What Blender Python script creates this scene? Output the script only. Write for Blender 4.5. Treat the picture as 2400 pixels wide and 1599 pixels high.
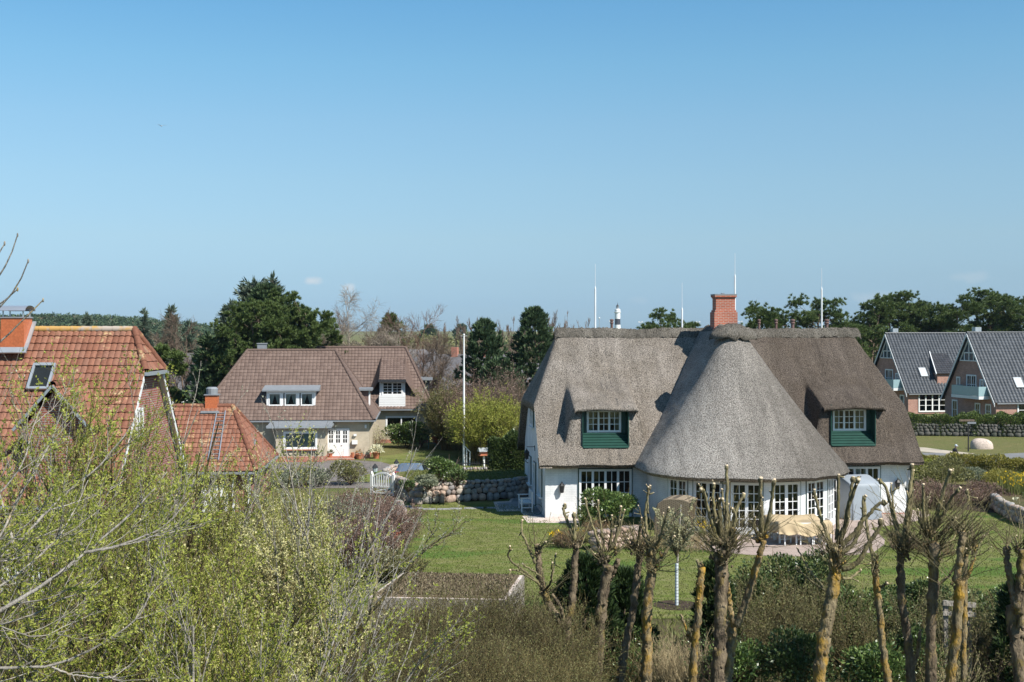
import bpy, bmesh, math, random
import numpy as np
from mathutils import Vector, Matrix
from mathutils.geometry import tessellate_polygon
for o in list(bpy.data.objects): bpy.data.objects.remove(o, do_unlink=True)
SC = bpy.context.scene; COL = SC.collection
R = np.random.default_rng(11); random.seed(5)
# ---------------------------------------------------------------- camera
F, CX, HY, H = 2941.0, 1176.5, 757.0, 8.8      # focal length, centre column and horizon row of the 2353x1568 picture; eye height
cd = bpy.data.cameras.new("camera"); cam = bpy.data.objects.new("camera", cd); COL.objects.link(cam)
cd.sensor_width = 36; cd.lens = 45.0; cd.shift_y = -27/2353; cd.clip_start = 0.3; cd.clip_end = 9000
cam.location = (0, 0, H); cam.rotation_euler = (math.radians(90), 0, 0); SC.camera = cam
# ---------------------------------------------------------------- sun and sky
SD = Vector((0.73, -0.60, 1.0)).normalized()
EL = math.asin(SD.z)
ld = bpy.data.lights.new("sun", 'SUN'); ld.energy = 5.0; ld.angle = math.radians(0.5); ld.color = (1.0, 0.955, 0.88)
sun = bpy.data.objects.new("sun", ld); COL.objects.link(sun)
sun.rotation_euler = (-SD).to_track_quat('-Z', 'Y').to_euler(); sun.location = (30, -20, 60)
wd = bpy.data.worlds.new("World"); SC.world = wd; wd.use_nodes = True
nt = wd.node_tree; nt.nodes.clear()
sky = nt.nodes.new('ShaderNodeTexSky'); sky.sky_type = 'NISHITA'; sky.sun_disc = False
sky.sun_elevation = EL; sky.sun_rotation = math.atan2(SD.x, SD.y)
sky.altitude = 0; sky.air_density = 1.0; sky.dust_density = 0.3; sky.ozone_density = 2.2
hs = nt.nodes.new('ShaderNodeHueSaturation'); hs.inputs['Saturation'].default_value = .97; hs.inputs['Value'].default_value = 1.0
bg = nt.nodes.new('ShaderNodeBackground'); bg.inputs['Strength'].default_value = 0.105
wo = nt.nodes.new('ShaderNodeOutputWorld')
# a few faint cloud puffs low over the horizon, fixed in direction
tc = nt.nodes.new('ShaderNodeTexCoord')
# the clear spring air is bluer low down than the model's: tint by elevation
sz = nt.nodes.new('ShaderNodeSeparateXYZ'); nt.links.new(tc.outputs['Generated'], sz.inputs[0])
rp = nt.nodes.new('ShaderNodeValToRGB'); nt.links.new(sz.outputs[2], rp.inputs[0]); rp.color_ramp.interpolation = 'LINEAR'
TINT = ((.0, (.32, .515, .885)), (.0194, (.323, .492, .814)), (.0398, (.371, .509, .737)), (.0705, (.471, .583, .707)), (.1138, (.54, .668, .731)), (.1572, (.564, .736, .778)), (.2021, (.52, .789, .831)), (.2487, (.448, .788, .873)), (.6, (.45, .78, .88)))
el = rp.color_ramp.elements
while len(el) < len(TINT): el.new(.5)
for e, (p, c) in zip(el, TINT): e.position = p; e.color = (*c, 1)
tm = nt.nodes.new('ShaderNodeMix'); tm.data_type = 'RGBA'; tm.blend_type = 'MULTIPLY'; tm.inputs['Factor'].default_value = 1
nt.links.new(sky.outputs[0], tm.inputs['A']); nt.links.new(rp.outputs[0], tm.inputs['B']); nt.links.new(tm.outputs['Result'], hs.inputs['Color'])
def wmath(op, a, b=None, c=None, clamp=False):
    n = nt.nodes.new('ShaderNodeMath'); n.operation = op; n.use_clamp = clamp
    for i, v in enumerate((a, b, c)):
        if v is None: continue
        if hasattr(v, 'links'): nt.links.new(v, n.inputs[i])
        else: n.inputs[i].default_value = v
    return n.outputs[0]
wn = nt.nodes.new('ShaderNodeTexNoise'); wn.inputs['Scale'].default_value = 110; wn.inputs['Detail'].default_value = 5
nt.links.new(tc.outputs['Generated'], wn.inputs['Vector'])
cl = None
for x, y, rx, ry, st in ((717, 646, 20, 9, .55), (803, 661, 15, 9, .5), (2230, 637, 42, 12, .16), (2020, 684, 55, 14, .2), (1470, 690, 25, 8, .08)):
    d = Vector(((x-CX)/F, 1, (HY-y)/F)).normalized()
    vs = nt.nodes.new('ShaderNodeVectorMath'); vs.operation = 'SUBTRACT'; nt.links.new(tc.outputs['Generated'], vs.inputs[0]); vs.inputs[1].default_value = d
    vm = nt.nodes.new('ShaderNodeVectorMath'); vm.operation = 'MULTIPLY'; nt.links.new(vs.outputs[0], vm.inputs[0]); vm.inputs[1].default_value = (F/rx, F/rx, F/ry)
    vl = nt.nodes.new('ShaderNodeVectorMath'); vl.operation = 'LENGTH'; nt.links.new(vm.outputs[0], vl.inputs[0])
    q = wmath('SUBTRACT', wmath('ADD', wmath('MULTIPLY', wn.outputs['Fac'], 1.8), .35), vl.outputs['Value'], clamp=True)
    q = wmath('MULTIPLY', q, st)
    cl = q if cl is None else wmath('MAXIMUM', cl, q)
mx = nt.nodes.new('ShaderNodeMix'); mx.data_type = 'RGBA'
nt.links.new(cl, mx.inputs['Factor']); nt.links.new(hs.outputs[0], mx.inputs['A']); mx.inputs['B'].default_value = (4.6, 4.75, 4.9, 1)
nt.links.new(mx.outputs['Result'], bg.inputs['Color']); nt.links.new(bg.outputs[0], wo.inputs['Surface'])
SC.view_settings.view_transform = 'Standard'; SC.view_settings.look = 'None'
SC.view_settings.exposure = 0.65; SC.view_settings.gamma = 1.0
SC.cycles.max_bounces = 6; SC.cycles.diffuse_bounces = 2; SC.cycles.glossy_bounces = 2; SC.cycles.transmission_bounces = 4; SC.cycles.transparent_max_bounces = 8
SC.cycles.use_denoising = True
try: SC.cycles.denoiser = 'OPENIMAGEDENOISE'
except Exception: pass

# ---------------------------------------------------------------- helpers
def S01(a, b, x):
    t = np.clip((x-a)/(b-a), 0, 1); return t*t*(3-2*t)
def terr(X, Y): return -1.2*S01(69.5, 81, Y)
def W(x, y, Y): return Vector(((x-CX)/F*Y, Y, H-(y-HY)/F*Y))
def G(x, y, z=None):
    Y = F*H/(y-HY)
    for _ in range(30):
        zz = float(terr(0, Y)) if z is None else z
        Y = .5*Y+.5*F*(H-zz)/(y-HY)
    return Vector(((x-CX)/F*Y, Y, H-(y-HY)/F*Y))
def cr(ox, oy, s): return lambda x, y: ((x/s+ox)*.98042, (y/s+oy)*.98042)
C2, C3, C4 = cr(1200, 1060, 2.91), cr(1600, 1060, 2.91), cr(2000, 1060, 2.91)
def nrm(v): return v/np.maximum(np.linalg.norm(v, axis=-1, keepdims=True), 1e-9)

class MB:
    """collects vertices and faces of one mesh"""
    def __init__(s): s.V = []; s.FS = []; s.n = 0; s.mk = []
    def mark(s, i): s.mk.append((len(s.FS), i)); return s      # faces added from here on use material i
    def add(s, V, *Fs):
        V = np.asarray(V, float).reshape(-1, 3)
        s.V.append(V)
        for f in Fs:
            f = np.asarray(f, int)
            if f.size: s.FS.append(f + s.n)
        s.n += len(V); return s
    def hexa(s, p):   # 8 corners: bottom loop then top loop
        return s.add(p, [(3,2,1,0),(4,5,6,7),(0,1,5,4),(1,2,6,5),(2,3,7,6),(3,0,4,7)])
    def box(s, c, d, rz=0, rx=0):
        x, y, z = np.array(d)/2
        p = np.array([(-x,-y,-z),(x,-y,-z),(x,y,-z),(-x,y,-z),(-x,-y,z),(x,-y,z),(x,y,z),(-x,y,z)])
        if rx: p = p @ np.array(Matrix.Rotation(rx, 3, 'X')).T
        if rz: p = p @ np.array(Matrix.Rotation(rz, 3, 'Z')).T
        return s.hexa(p+np.array(c))
    def bx(s, x0, x1, y0, y1, z0, z1): return s.box(((x0+x1)/2,(y0+y1)/2,(z0+z1)/2),(x1-x0,y1-y0,z1-z0))
    def bar(s, a, b, w, t, up=(0,0,1)):
        a = np.array(a, float); b = np.array(b, float); d = nrm(b-a); u = np.array(up, float)
        sd = np.cross(d, u); 
        if np.linalg.norm(sd) < 1e-3: sd = np.cross(d, (1,0,0))
        sd = nrm(sd); u = nrm(np.cross(sd, d)); p = []
        for q in (a, b):
            for i, j in ((-1,-1),(1,-1),(1,1),(-1,1)): p.append(q+sd*i*w/2+u*j*t/2)
        return s.hexa(p)
    def quad(s, *p): return s.add(p, [tuple(range(len(p)))])
    def prism(s, pts, ext):
        n = len(pts); a = np.array([list(p) for p in pts], float); b = a+np.array(ext, float)
        s.add(np.vstack([a, b]), [(i, (i+1) % n, n+(i+1) % n, n+i) for i in range(n)])
        s.FS.append(np.array([list(range(n))[::-1]])+s.n-2*n); s.FS.append(np.array([[n+i for i in range(n)]])+s.n-2*n); return s
    def tubes(s, P, r, sides=4, cap=False):
        P = np.asarray(P, float); r = np.asarray(r, float)
        if P.ndim == 2: P = P[None]; r = np.broadcast_to(r, P.shape[:2])
        N, K, _ = P.shape; r = np.broadcast_to(r, (N, K))
        T = np.gradient(P, axis=1); T = nrm(T)
        m = nrm(P[:, -1]-P[:, 0]); ref = np.where(np.abs(m[:, 2:3]) < .75, np.array([[0, 0, 1.]]), np.array([[1., 0.13, 0]]))
        A = nrm(np.cross(T, ref[:, None, :])); B = np.cross(T, A)
        th = np.arange(sides)*2*math.pi/sides
        V = P[:, :, None]+r[:, :, None, None]*(np.cos(th)[None, None, :, None]*A[:, :, None]+np.sin(th)[None, None, :, None]*B[:, :, None])
        i = np.arange(K-1)[:, None]*sides; j = np.arange(sides)[None]; j2 = (j+1) % sides
        f = np.stack([i+j, i+j2, i+sides+j2, i+sides+j], -1).reshape(-1, 4)
        f = (f[None]+np.arange(N)[:, None, None]*K*sides).reshape(-1, 4)
        n0 = s.n; s.add(V, f)
        if cap:
            e = np.arange(N)[:, None]*K*sides+(K-1)*sides+np.arange(sides)[None]; s.FS.append(e+n0)
            e = np.arange(N)[:, None]*K*sides+np.arange(sides)[::-1][None]; s.FS.append(e+n0)
        return s
    def grid(s, P, closed=False):
        P = np.asarray(P, float); n, m, _ = P.shape
        i = np.arange(n-1)[:, None]*m; J = np.arange(m if closed else m-1)[None]; J2 = (J+1) % m
        return s.add(P, np.stack([i+J, i+J2, i+m+J2, i+m+J], -1).reshape(-1, 4))
    def lathe(s, prof, c=(0,0,0), seg=16, cap=True):
        prof = np.array(prof, float); th = np.arange(seg)*2*math.pi/seg
        P = np.stack([prof[:, 0:1]*np.cos(th), prof[:, 0:1]*np.sin(th), np.repeat(prof[:, 1:2], seg, 1)], -1)+np.array(c, float)
        n0 = s.n; s.grid(P, True)
        if cap: s.FS.append(np.array([np.arange(seg)[::-1]])+n0); s.FS.append(np.array([np.arange(seg)+(len(prof)-1)*seg])+n0)
        return s
    def blob(s, c, d, n=8, m=6, jit=.12, flat=0):
        a = np.linspace(0, math.pi, m+1); b = np.arange(n)*2*math.pi/n
        u = np.stack([np.sin(a)[:, None]*np.cos(b), np.sin(a)[:, None]*np.sin(b), np.repeat(np.cos(a)[:, None], n, 1)], -1)
        k = R.normal(size=(3, 3))*1.4; ph = R.uniform(0, 6, 3)
        w = 1+jit*np.sin(u@k.T+ph).sum(-1, keepdims=True)*.6
        u = np.sign(u)*np.abs(u)**(1-flat)
        return s.grid((u*w*np.array(d, float)/2)[::-1]+np.array(c, float), True)
    def build(s, name, mat, parent=None, smooth=False, bevel=0, loc=None):
        V = np.vstack(s.V) if s.V else np.zeros((0, 3)); me = bpy.data.meshes.new(name)
        me.vertices.add(len(V)); me.vertices.foreach_set('co', V.astype(np.float32).ravel())
        li = np.concatenate([f.ravel() for f in s.FS]); cnt = np.concatenate([np.full(len(f), f.shape[1]) for f in s.FS])
        st = np.concatenate([[0], np.cumsum(cnt)[:-1]])
        me.loops.add(len(li)); me.loops.foreach_set('vertex_index', li.astype(np.int32))
        me.polygons.add(len(cnt)); me.polygons.foreach_set('loop_start', st.astype(np.int32))
        try: me.polygons.foreach_set('loop_total', cnt.astype(np.int32))
        except Exception: pass
        me.polygons.foreach_set('use_smooth', np.full(len(cnt), bool(smooth)))
        me.update(calc_edges=True); me.validate()
        if mat is not None:
            for q in (mat if isinstance(mat, (list, tuple)) else [mat]): me.materials.append(q)
        if s.mk:
            ix = np.zeros(len(s.FS), int)
            for a, i in s.mk: ix[a:] = i
            me.polygons.foreach_set('material_index', np.repeat(ix, [len(f) for f in s.FS]).astype(np.int32))
        o = bpy.data.objects.new(name, me); COL.objects.link(o)
        if parent is not None: o.parent = parent
        if loc is not None: o.location = loc
        if bevel:
            b = o.modifiers.new('bevel', 'BEVEL'); b.width = bevel; b.segments = 2; b.limit_method = 'ANGLE'
        return o
def tag(o, label, cat, group=None, kind=None):
    if label: o['label'] = label
    if cat: o['category'] = cat
    if group: o['group'] = group
    if kind: o['kind'] = kind
    return o
def thing(name, label, cat, loc=(0,0,0), rz=0, group=None):
    o = bpy.data.objects.new(name, None); COL.objects.link(o); o.location = loc; o.rotation_euler = (0, 0, rz); o.empty_display_size = .2
    return tag(o, label, cat, group)
def dup(root, loc, rz, label=None, scale=1):
    r = root.copy(); COL.objects.link(r); r.location = loc; r.rotation_euler = (0, 0, rz)
    r.scale = (scale,)*3 if np.isscalar(scale) else scale
    if label: r['label'] = label
    for ch in list(root.children):
        c = ch.copy(); COL.objects.link(c); c.parent = r
        for g in list(ch.children):
            d = g.copy(); COL.objects.link(d); d.parent = c
    return r
# ---------------------------------------------------------------- materials
class NT:
    def __init__(s, name):
        s.m = bpy.data.materials.new(name); s.m.use_nodes = True; s.t = s.m.node_tree; s.t.nodes.clear()
        s.o = s.t.nodes.new('ShaderNodeOutputMaterial')
    def n(s, ty, **kw):
        x = s.t.nodes.new(ty)
        for k, v in kw.items():
            if k in x.inputs.keys() if isinstance(k, str) else False: s.set(x.inputs[k], v)
            else: setattr(x, k, v)
        return x
    def set(s, i, v):
        if hasattr(v, 'is_linked') or hasattr(v, 'links'): s.t.links.new(v, i)
        else:
            if isinstance(v, tuple) and len(v) == 3 and i.type == 'RGBA': v = (*v, 1)
            i.default_value = v
    def noise(s, sc, det=4, vec=None, rough=.55, dist=0):
        x = s.n('ShaderNodeTexNoise'); x.inputs['Scale'].default_value = sc; x.inputs['Detail'].default_value = det; x.inputs['Roughness'].default_value = rough; x.inputs['Distortion'].default_value = dist
        s.t.links.new(vec if vec is not None else s.co(), x.inputs['Vector']); return x.outputs['Fac']
    def co(s, sc=None, rot=None):
        if not hasattr(s, 'tc'): s.tc = s.n('ShaderNodeTexCoord')
        v = s.tc.outputs['Object']
        if sc or rot:
            mp = s.n('ShaderNodeMapping'); s.t.links.new(v, mp.inputs['Vector'])
            if sc: mp.inputs['Scale'].default_value = sc
            if rot: mp.inputs['Rotation'].default_value = rot
            v = mp.outputs[0]
        return v
    def ramp(s, f, *st):
        x = s.n('ShaderNodeValToRGB'); s.t.links.new(f, x.inputs['Fac']); e = x.color_ramp.elements
        while len(e) < len(st): e.new(.5)
        for k, (p, c) in zip(e, st): k.position = p; k.color = (*c, 1) if not np.isscalar(c) else (c, c, c, 1)
        return x.outputs['Color']
    def mix(s, f, a, b, mode='MIX'):
        x = s.n('ShaderNodeMix'); x.data_type = 'RGBA'; x.blend_type = mode
        s.set(x.inputs['Factor'], f); s.set(x.inputs['A'], a); s.set(x.inputs['B'], b); return x.outputs['Result']
    def math(s, op, a, b=0., clamp=False):
        x = s.n('ShaderNodeMath'); x.operation = op; x.use_clamp = clamp; s.set(x.inputs[0], a); s.set(x.inputs[1], b); return x.outputs[0]
    def bump(s, h, st=.5, d=.05, nrm=None):
        x = s.n('ShaderNodeBump'); x.inputs['Strength'].default_value = st; x.inputs['Distance'].default_value = d
        s.t.links.new(h, x.inputs['Height'])
        if nrm is not None: s.t.links.new(nrm, x.inputs['Normal'])
        return x.outputs[0]
    def pr(s, col, rough=.7, metal=0, bump=None, spec=.4, **kw):
        p = s.n('ShaderNodeBsdfPrincipled'); s.set(p.inputs['Base Color'], col); s.set(p.inputs['Roughness'], rough); p.inputs['Metallic'].default_value = metal
        p.inputs['Specular IOR Level'].default_value = spec
        for k, v in kw.items(): s.set(p.inputs[k.replace('_', ' ')], v)
        if bump is not None: s.t.links.new(bump, p.inputs['Normal'])
        s.t.links.new(p.outputs[0], s.o.inputs['Surface']); return s.m
def plain(name, c, rough=.6, metal=0, var=.12, sc=3., spec=.4, bump=0):
    t = NT(name); c = np.array(c); f = t.noise(sc, 5)
    col = t.ramp(f, (.3, tuple(c*(1-var))), (.7, tuple(np.minimum(c*(1+var), .95))))
    b = t.bump(t.noise(sc*12, 3), bump, .02) if bump else None
    return t.pr(col, rough, metal, b, spec)
def leafmat(name, *cols, trans=.25, rough=.55, spec=.25):
    """leaf colour picked per leaf (mesh island) with a little noise between clumps"""
    t = NT(name); g = t.n('ShaderNodeNewGeometry'); k = len(cols)
    f = t.math('ADD', t.math('MULTIPLY', g.outputs['Random Per Island'], .75), t.math('MULTIPLY', t.noise(.9, 2), .35))
    f = t.math('SUBTRACT', f, .05)
    col = t.ramp(f, *[(i/max(k-1, 1), c) for i, c in enumerate(cols)])
    p = t.n('ShaderNodeBsdfPrincipled'); t.set(p.inputs['Base Color'], col); p.inputs['Roughness'].default_value = rough; p.inputs['Specular IOR Level'].default_value = spec
    tr = t.n('ShaderNodeBsdfTranslucent'); t.set(tr.inputs['Color'], col)
    m = t.n('ShaderNodeMixShader'); m.inputs[0].default_value = trans
    t.t.links.new(p.outputs[0], m.inputs[1]); t.t.links.new(tr.outputs[0], m.inputs[2]); t.t.links.new(m.outputs[0], t.o.inputs['Surface'])
    return t.m
def brickmat(name, c1, c2, mortar, rough=.85, bs=1.0, msize=.012, axis=None):
    """brick pattern on any upright wall: picks the horizontal axis from the face direction"""
    t = NT(name); g = t.n('ShaderNodeNewGeometry'); tc = t.co()
    sx = t.n('ShaderNodeSeparateXYZ'); t.t.links.new(tc, sx.inputs[0])
    ob = t.n('ShaderNodeVectorTransform'); ob.vector_type = 'NORMAL'; ob.convert_from = 'WORLD'; ob.convert_to = 'OBJECT'
    t.t.links.new(g.outputs['Normal'], ob.inputs[0]); sn = t.n('ShaderNodeSeparateXYZ'); t.t.links.new(ob.outputs[0], sn.inputs[0])
    isx = t.math('GREATER_THAN', t.math('ABSOLUTE', sn.outputs[0]), .7)
    u = t.n('ShaderNodeMix'); u.data_type = 'FLOAT'; t.set(u.inputs['Factor'], isx); t.set(u.inputs['A'], sx.outputs[0]); t.set(u.inputs['B'], sx.outputs[1])
    cb = t.n('ShaderNodeCombineXYZ'); t.set(cb.inputs[0], u.outputs['Result']); t.set(cb.inputs[1], sx.outputs[2])
    b = t.n('ShaderNodeTexBrick'); t.set(b.inputs['Vector'], cb.outputs[0]); b.inputs['Scale'].default_value = bs
    b.inputs['Brick Width'].default_value = .25; b.inputs['Row Height'].default_value = .083; b.inputs['Mortar Size'].default_value = msize; b.inputs['Mortar Smooth'].default_value = .2
    t.set(b.inputs['Color1'], c1); t.set(b.inputs['Color2'], c2); t.set(b.inputs['Mortar'], mortar)
    f = t.ramp(t.noise(1.3, 5), (.3, .82), (.7, 1.1)); col = t.mix(1., b.outputs['Color'], f, 'MULTIPLY')
    if name[:5] == 'white':   # earth splashed on the foot of the wall, faint runs higher up
        sp = t.math('MULTIPLY', t.math('SUBTRACT', 1., t.math('MULTIPLY', sx.outputs[2], 2.6), True), t.ramp(t.noise(2.2, 5), (.35, 0.), (.7, .7))); col = t.mix(sp, col, (.40, .36, .30))
        col = t.mix(1., col, t.ramp(t.noise(1., 5, t.co((3, 3, .25))), (.3, .93), (.6, 1.02)), 'MULTIPLY')
    bp = t.bump(b.outputs['Fac'], -.5, .012)
    return t.pr(col, rough, 0, bp, .3)
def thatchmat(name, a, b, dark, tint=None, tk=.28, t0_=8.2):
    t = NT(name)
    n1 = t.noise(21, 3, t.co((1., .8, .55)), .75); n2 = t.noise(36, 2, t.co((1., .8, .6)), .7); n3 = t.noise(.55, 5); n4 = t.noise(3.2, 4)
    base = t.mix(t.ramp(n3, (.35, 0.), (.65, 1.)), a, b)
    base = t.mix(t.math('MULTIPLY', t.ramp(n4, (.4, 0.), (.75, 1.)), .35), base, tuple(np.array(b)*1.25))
    if tint:  # reed tinted darker and browner towards one end of the house, blotched by noise
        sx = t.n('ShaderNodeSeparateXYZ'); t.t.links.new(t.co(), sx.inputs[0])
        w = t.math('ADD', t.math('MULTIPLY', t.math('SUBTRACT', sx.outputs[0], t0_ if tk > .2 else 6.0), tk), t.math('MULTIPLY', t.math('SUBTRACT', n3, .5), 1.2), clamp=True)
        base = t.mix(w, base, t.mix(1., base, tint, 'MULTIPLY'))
    base = t.mix(1., base, t.ramp(t.noise(1., 4, t.co((2.6, .35, .3)), .6), (.32, .80), (.68, 1.16)), 'MULTIPLY')
    sp = t.ramp(n1, (.38, 0.), (.52, 1.)); base = t.mix(sp, t.mix(.75, base, dark), base)
    base = t.mix(1., base, t.ramp(n2, (.35, .5), (.65, 1.4)), 'MULTIPLY')
    bp = t.bump(t.math('ADD', n1, t.math('MULTIPLY', n2, .5)), 1., .12)
    return t.pr(base, .9, 0, bp, .15)
def tilemat(name, cols, lichen=0., rough=.75, pit=.3, spec=.3):
    """roof tile: every tile has its own shade (vertex colour set by tile_roof), blotches of lichen on top"""
    t = NT(name); at = t.n('ShaderNodeAttribute', attribute_name='tile'); k = len(cols)
    f = t.math('ADD', t.math('MULTIPLY', at.outputs['Fac'], .7), t.math('MULTIPLY', t.noise(.8, 5), .35))
    col = t.ramp(f, *[(.08+.84*i/(k-1), c) for i, c in enumerate(cols)])
    if lichen:
        n = t.noise(1.6, 3, None, .6); m = t.noise(9, 3); w = t.math('MULTIPLY', t.ramp(n, (.60-.1*lichen, 0.), (.66, 1.)), t.ramp(m, (.42, 0.), (.6, 1.)))
        col = t.mix(t.math('MULTIPLY', w, .75), col, t.mix(t.noise(3.), (.55, .33, .06), (.42, .38, .30)))
    col = t.mix(1., col, t.ramp(t.noise(14, 3), (.3, .78), (.7, 1.14)), 'MULTIPLY')
    return t.pr(col, rough, 0, t.bump(t.noise(30, 3), pit, .01), spec)
def glassmat():
    t = NT('window_glass'); gl = t.n('ShaderNodeBsdfGlossy'); gl.inputs['Roughness'].default_value = .02; gl.inputs['Color'].default_value = (1, 1, 1, 1)
    tr = t.n('ShaderNodeBsdfTransparent'); tr.inputs['Color'].default_value = (.78, .84, .80, 1)
    fr = t.n('ShaderNodeFresnel'); fr.inputs['IOR'].default_value = 1.5
    b = t.bump(t.noise(1.1, 2), .04, .05); t.t.links.new(b, gl.inputs['Normal'])
    m = t.n('ShaderNodeMixShader'); t.t.links.new(t.math('MULTIPLY', fr.outputs[0], 1.5, True), m.inputs[0]); t.t.links.new(tr.outputs[0], m.inputs[1]); t.t.links.new(gl.outputs[0], m.inputs[2])
    t.t.links.new(m.outputs[0], t.o.inputs['Surface']); return t.m
def barkmat(name, a, b, lichen=None, lsc=3.5, lth=.5):
    t = NT(name); n = t.noise(9, 5, t.co((1, 1, .3))); col = t.mix(t.ramp(n, (.35, 0.), (.65, 1.)), a, b); gi = t.n('ShaderNodeNewGeometry'); col = t.mix(1., col, t.ramp(gi.outputs['Random Per Island'], (0., .62), (1., 1.42)), 'MULTIPLY')
    if lichen:
        w = t.ramp(t.noise(lsc, 5, t.co((1, 1, .6)), .65), (lth, 0.), (lth+.16, 1.)); col = t.mix(w, col, t.mix(t.noise(20, 2), lichen, tuple(np.array(lichen)*.6)))
    return t.pr(col, .9, 0, t.bump(t.noise(22, 4, t.co((1, 1, .35))), 1., .05), .15)
M = {}
M['white'] = plain('white_paint', (.72, .72, .71), .45, 0, .04, 1.5)
M['greywhite'] = plain('weathered_white_paint', (.66, .67, .67), .5, 0, .08, 2)
M['wbrick'] = brickmat('white_painted_brick', (.77, .77, .765), (.73, .73, .725), (.66, .66, .66), .6)
M['rbrick'] = brickmat('red_brick', (.42, .115, .06), (.34, .085, .05), (.36, .30, .25))
M['dbrick'] = brickmat('old_red_brick', (.30, .095, .065), (.22, .065, .05), (.30, .26, .23))
M['mbrick'] = brickmat('mixed_brick', (.42, .20, .14), (.30, .12, .085), (.40, .34, .30))
M['tanbrick'] = brickmat('sand_lime_brick', (.49, .42, .315), (.45, .385, .285), (.44, .38, .29), .85, 1, .006)
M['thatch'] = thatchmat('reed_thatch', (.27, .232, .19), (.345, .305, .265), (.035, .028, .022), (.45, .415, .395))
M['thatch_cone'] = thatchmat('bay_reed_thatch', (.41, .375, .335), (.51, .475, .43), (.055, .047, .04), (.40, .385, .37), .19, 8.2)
M['ridge'] = thatchmat('ridge_heather', (.15, .135, .113), (.215, .195, .165), (.026, .023, .018))
M['green'] = plain('dark_green_paint', (.012, .05, .038), .45, 0, .15)
M['glass'] = glassmat()
M['dark'] = plain('unlit_room_dark', (.025, .022, .02), .9)  # near-black colour stands in for the shade of unlit rooms
M['curtain'] = plain('curtain', (.62, .61, .57), .9, 0, .1, 6)
M['tancurtain'] = plain('tan_curtain', (.36, .30, .20), .9, 0, .1, 6)
M['black'] = plain('black_iron', (.02, .02, .02), .5)
M['lead'] = plain('grey_lead', (.20, .215, .23), .55, .0, .1)
M['zinc'] = plain('zinc', (.42, .45, .47), .45, .6, .1)
M['steel'] = plain('galvanised_steel', (.55, .56, .58), .35, .7, .05)
M['orange'] = tilemat('orange_slate', [(.43, .125, .05), (.48, .15, .062)], 0, .55, .1)
M['redtile'] = tilemat('red_pantile', [(.155, .063, .038), (.20, .083, .049), (.24, .107, .067), (.185, .09, .06)], .15)
M['browntile'] = tilemat('brown_pantile', [(.112, .075, .06), (.14, .096, .077), (.166, .116, .094)], .0)
M['greytile'] = tilemat('grey_glazed_pantile', [(.034, .04, .046), (.047, .053, .061), (.06, .067, .075)], 0, .42, .1, .5)
M['darktile'] = tilemat('dark_pantile', [(.03, .032, .036), (.05, .05, .055)], 0, .45, .1)
M['terracotta'] = plain('terracotta', (.42, .15, .075), .8)
M['stone'] = None
def stonemat(name, *cols):
    t = NT(name); g = t.n('ShaderNodeNewGeometry'); k = len(cols)
    col = t.ramp(g.outputs['Random Per Island'], *[(i/(k-1), c) for i, c in enumerate(cols)])
    col = t.mix(1., col, t.ramp(t.noise(7, 6), (.3, .7), (.7, 1.25)), 'MULTIPLY')
    return t.pr(col, .85, 0, t.bump(t.noise(14, 5), .5, .04), .25)
M['stone'] = stonemat('field_stone', (.17, .17, .175), (.34, .25, .20), (.40, .30, .235), (.30, .29, .28), (.22, .21, .20), (.42, .36, .29))
M['palestone'] = stonemat('pale_boulder', (.46, .37, .31), (.50, .42, .36))
M['soil'] = plain('soil', (.055, .04, .03), .95, 0, .3, 4, .1, .6)
M['bark'] = barkmat('grey_bark', (.155, .13, .10), (.24, .21, .165))
M['pollardbark'] = barkmat('pollard_bark', (.20, .155, .10), (.07, .053, .037), (.34, .25, .06), 2.2, .53)
M['lichenbark'] = barkmat('lichen_bark', (.25, .20, .115), (.10, .077, .05), (.42, .25, .04), 2.6, .47)
M['shoot'] = barkmat('shoot_bark', (.20, .175, .09), (.12, .10, .06), (.28, .23, .08), 6, .56)
M['cut'] = plain('fresh_cut_wood', (.58, .46, .31), .9)
M['greybranch'] = barkmat('smooth_grey_bark', (.30, .275, .24), (.20, .18, .155), (.55, .36, .05), 1.6, .64)
M['twig'] = barkmat('olive_twig', (.14, .115, .06), (.08, .065, .038))
M['olivetwig'] = barkmat('yellow_olive_twig', (.18, .145, .06), (.095, .075, .038))
M['browntwig'] = barkmat('brown_twig', (.175, .13, .10), (.12, .088, .066))
M['redtwig'] = barkmat('reddish_twig', (.19, .12, .09), (.13, .085, .065))
M['straw'] = barkmat('dry_straw', (.44, .36, .21), (.30, .24, .14))
M['birch'] = barkmat('birch_bark', (.34, .29, .23), (.22, .18, .14))
M['willowleaf'] = leafmat('young_willow_leaf', (.20, .23, .035), (.30, .34, .05), (.42, .44, .09), (.32, .30, .10), trans=.4)
M['catkin'] = leafmat('willow_catkin', (.50, .46, .20), (.60, .55, .28), (.46, .47, .20), trans=.25)
M['bud'] = leafmat('silver_bud', (.42, .42, .34), (.34, .36, .22), trans=.2)
M['laurel'] = leafmat('laurel_leaf', (.035, .065, .018), (.07, .12, .03), (.13, .19, .05), (.20, .25, .08), trans=.15, rough=.35, spec=.5)
M['hedgeleaf'] = leafmat('clipped_hedge_leaf', (.05, .075, .02), (.09, .125, .03), (.15, .18, .05), trans=.15, rough=.4)
M['evergreen'] = leafmat('dark_hedge_leaf', (.035, .06, .018), (.065, .10, .03), (.12, .155, .05), trans=.15, rough=.4, spec=.4)
M['conifer'] = leafmat('spruce_needle', (.035, .062, .03), (.065, .105, .048), (.115, .155, .07), trans=.15)
M['sitka'] = leafmat('blue_spruce_needle', (.045, .07, .045), (.085, .115, .08), (.14, .17, .115), trans=.15)
M['pine'] = leafmat('pine_needle', (.045, .075, .02), (.085, .125, .035), (.15, .19, .06), trans=.15)
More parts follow.
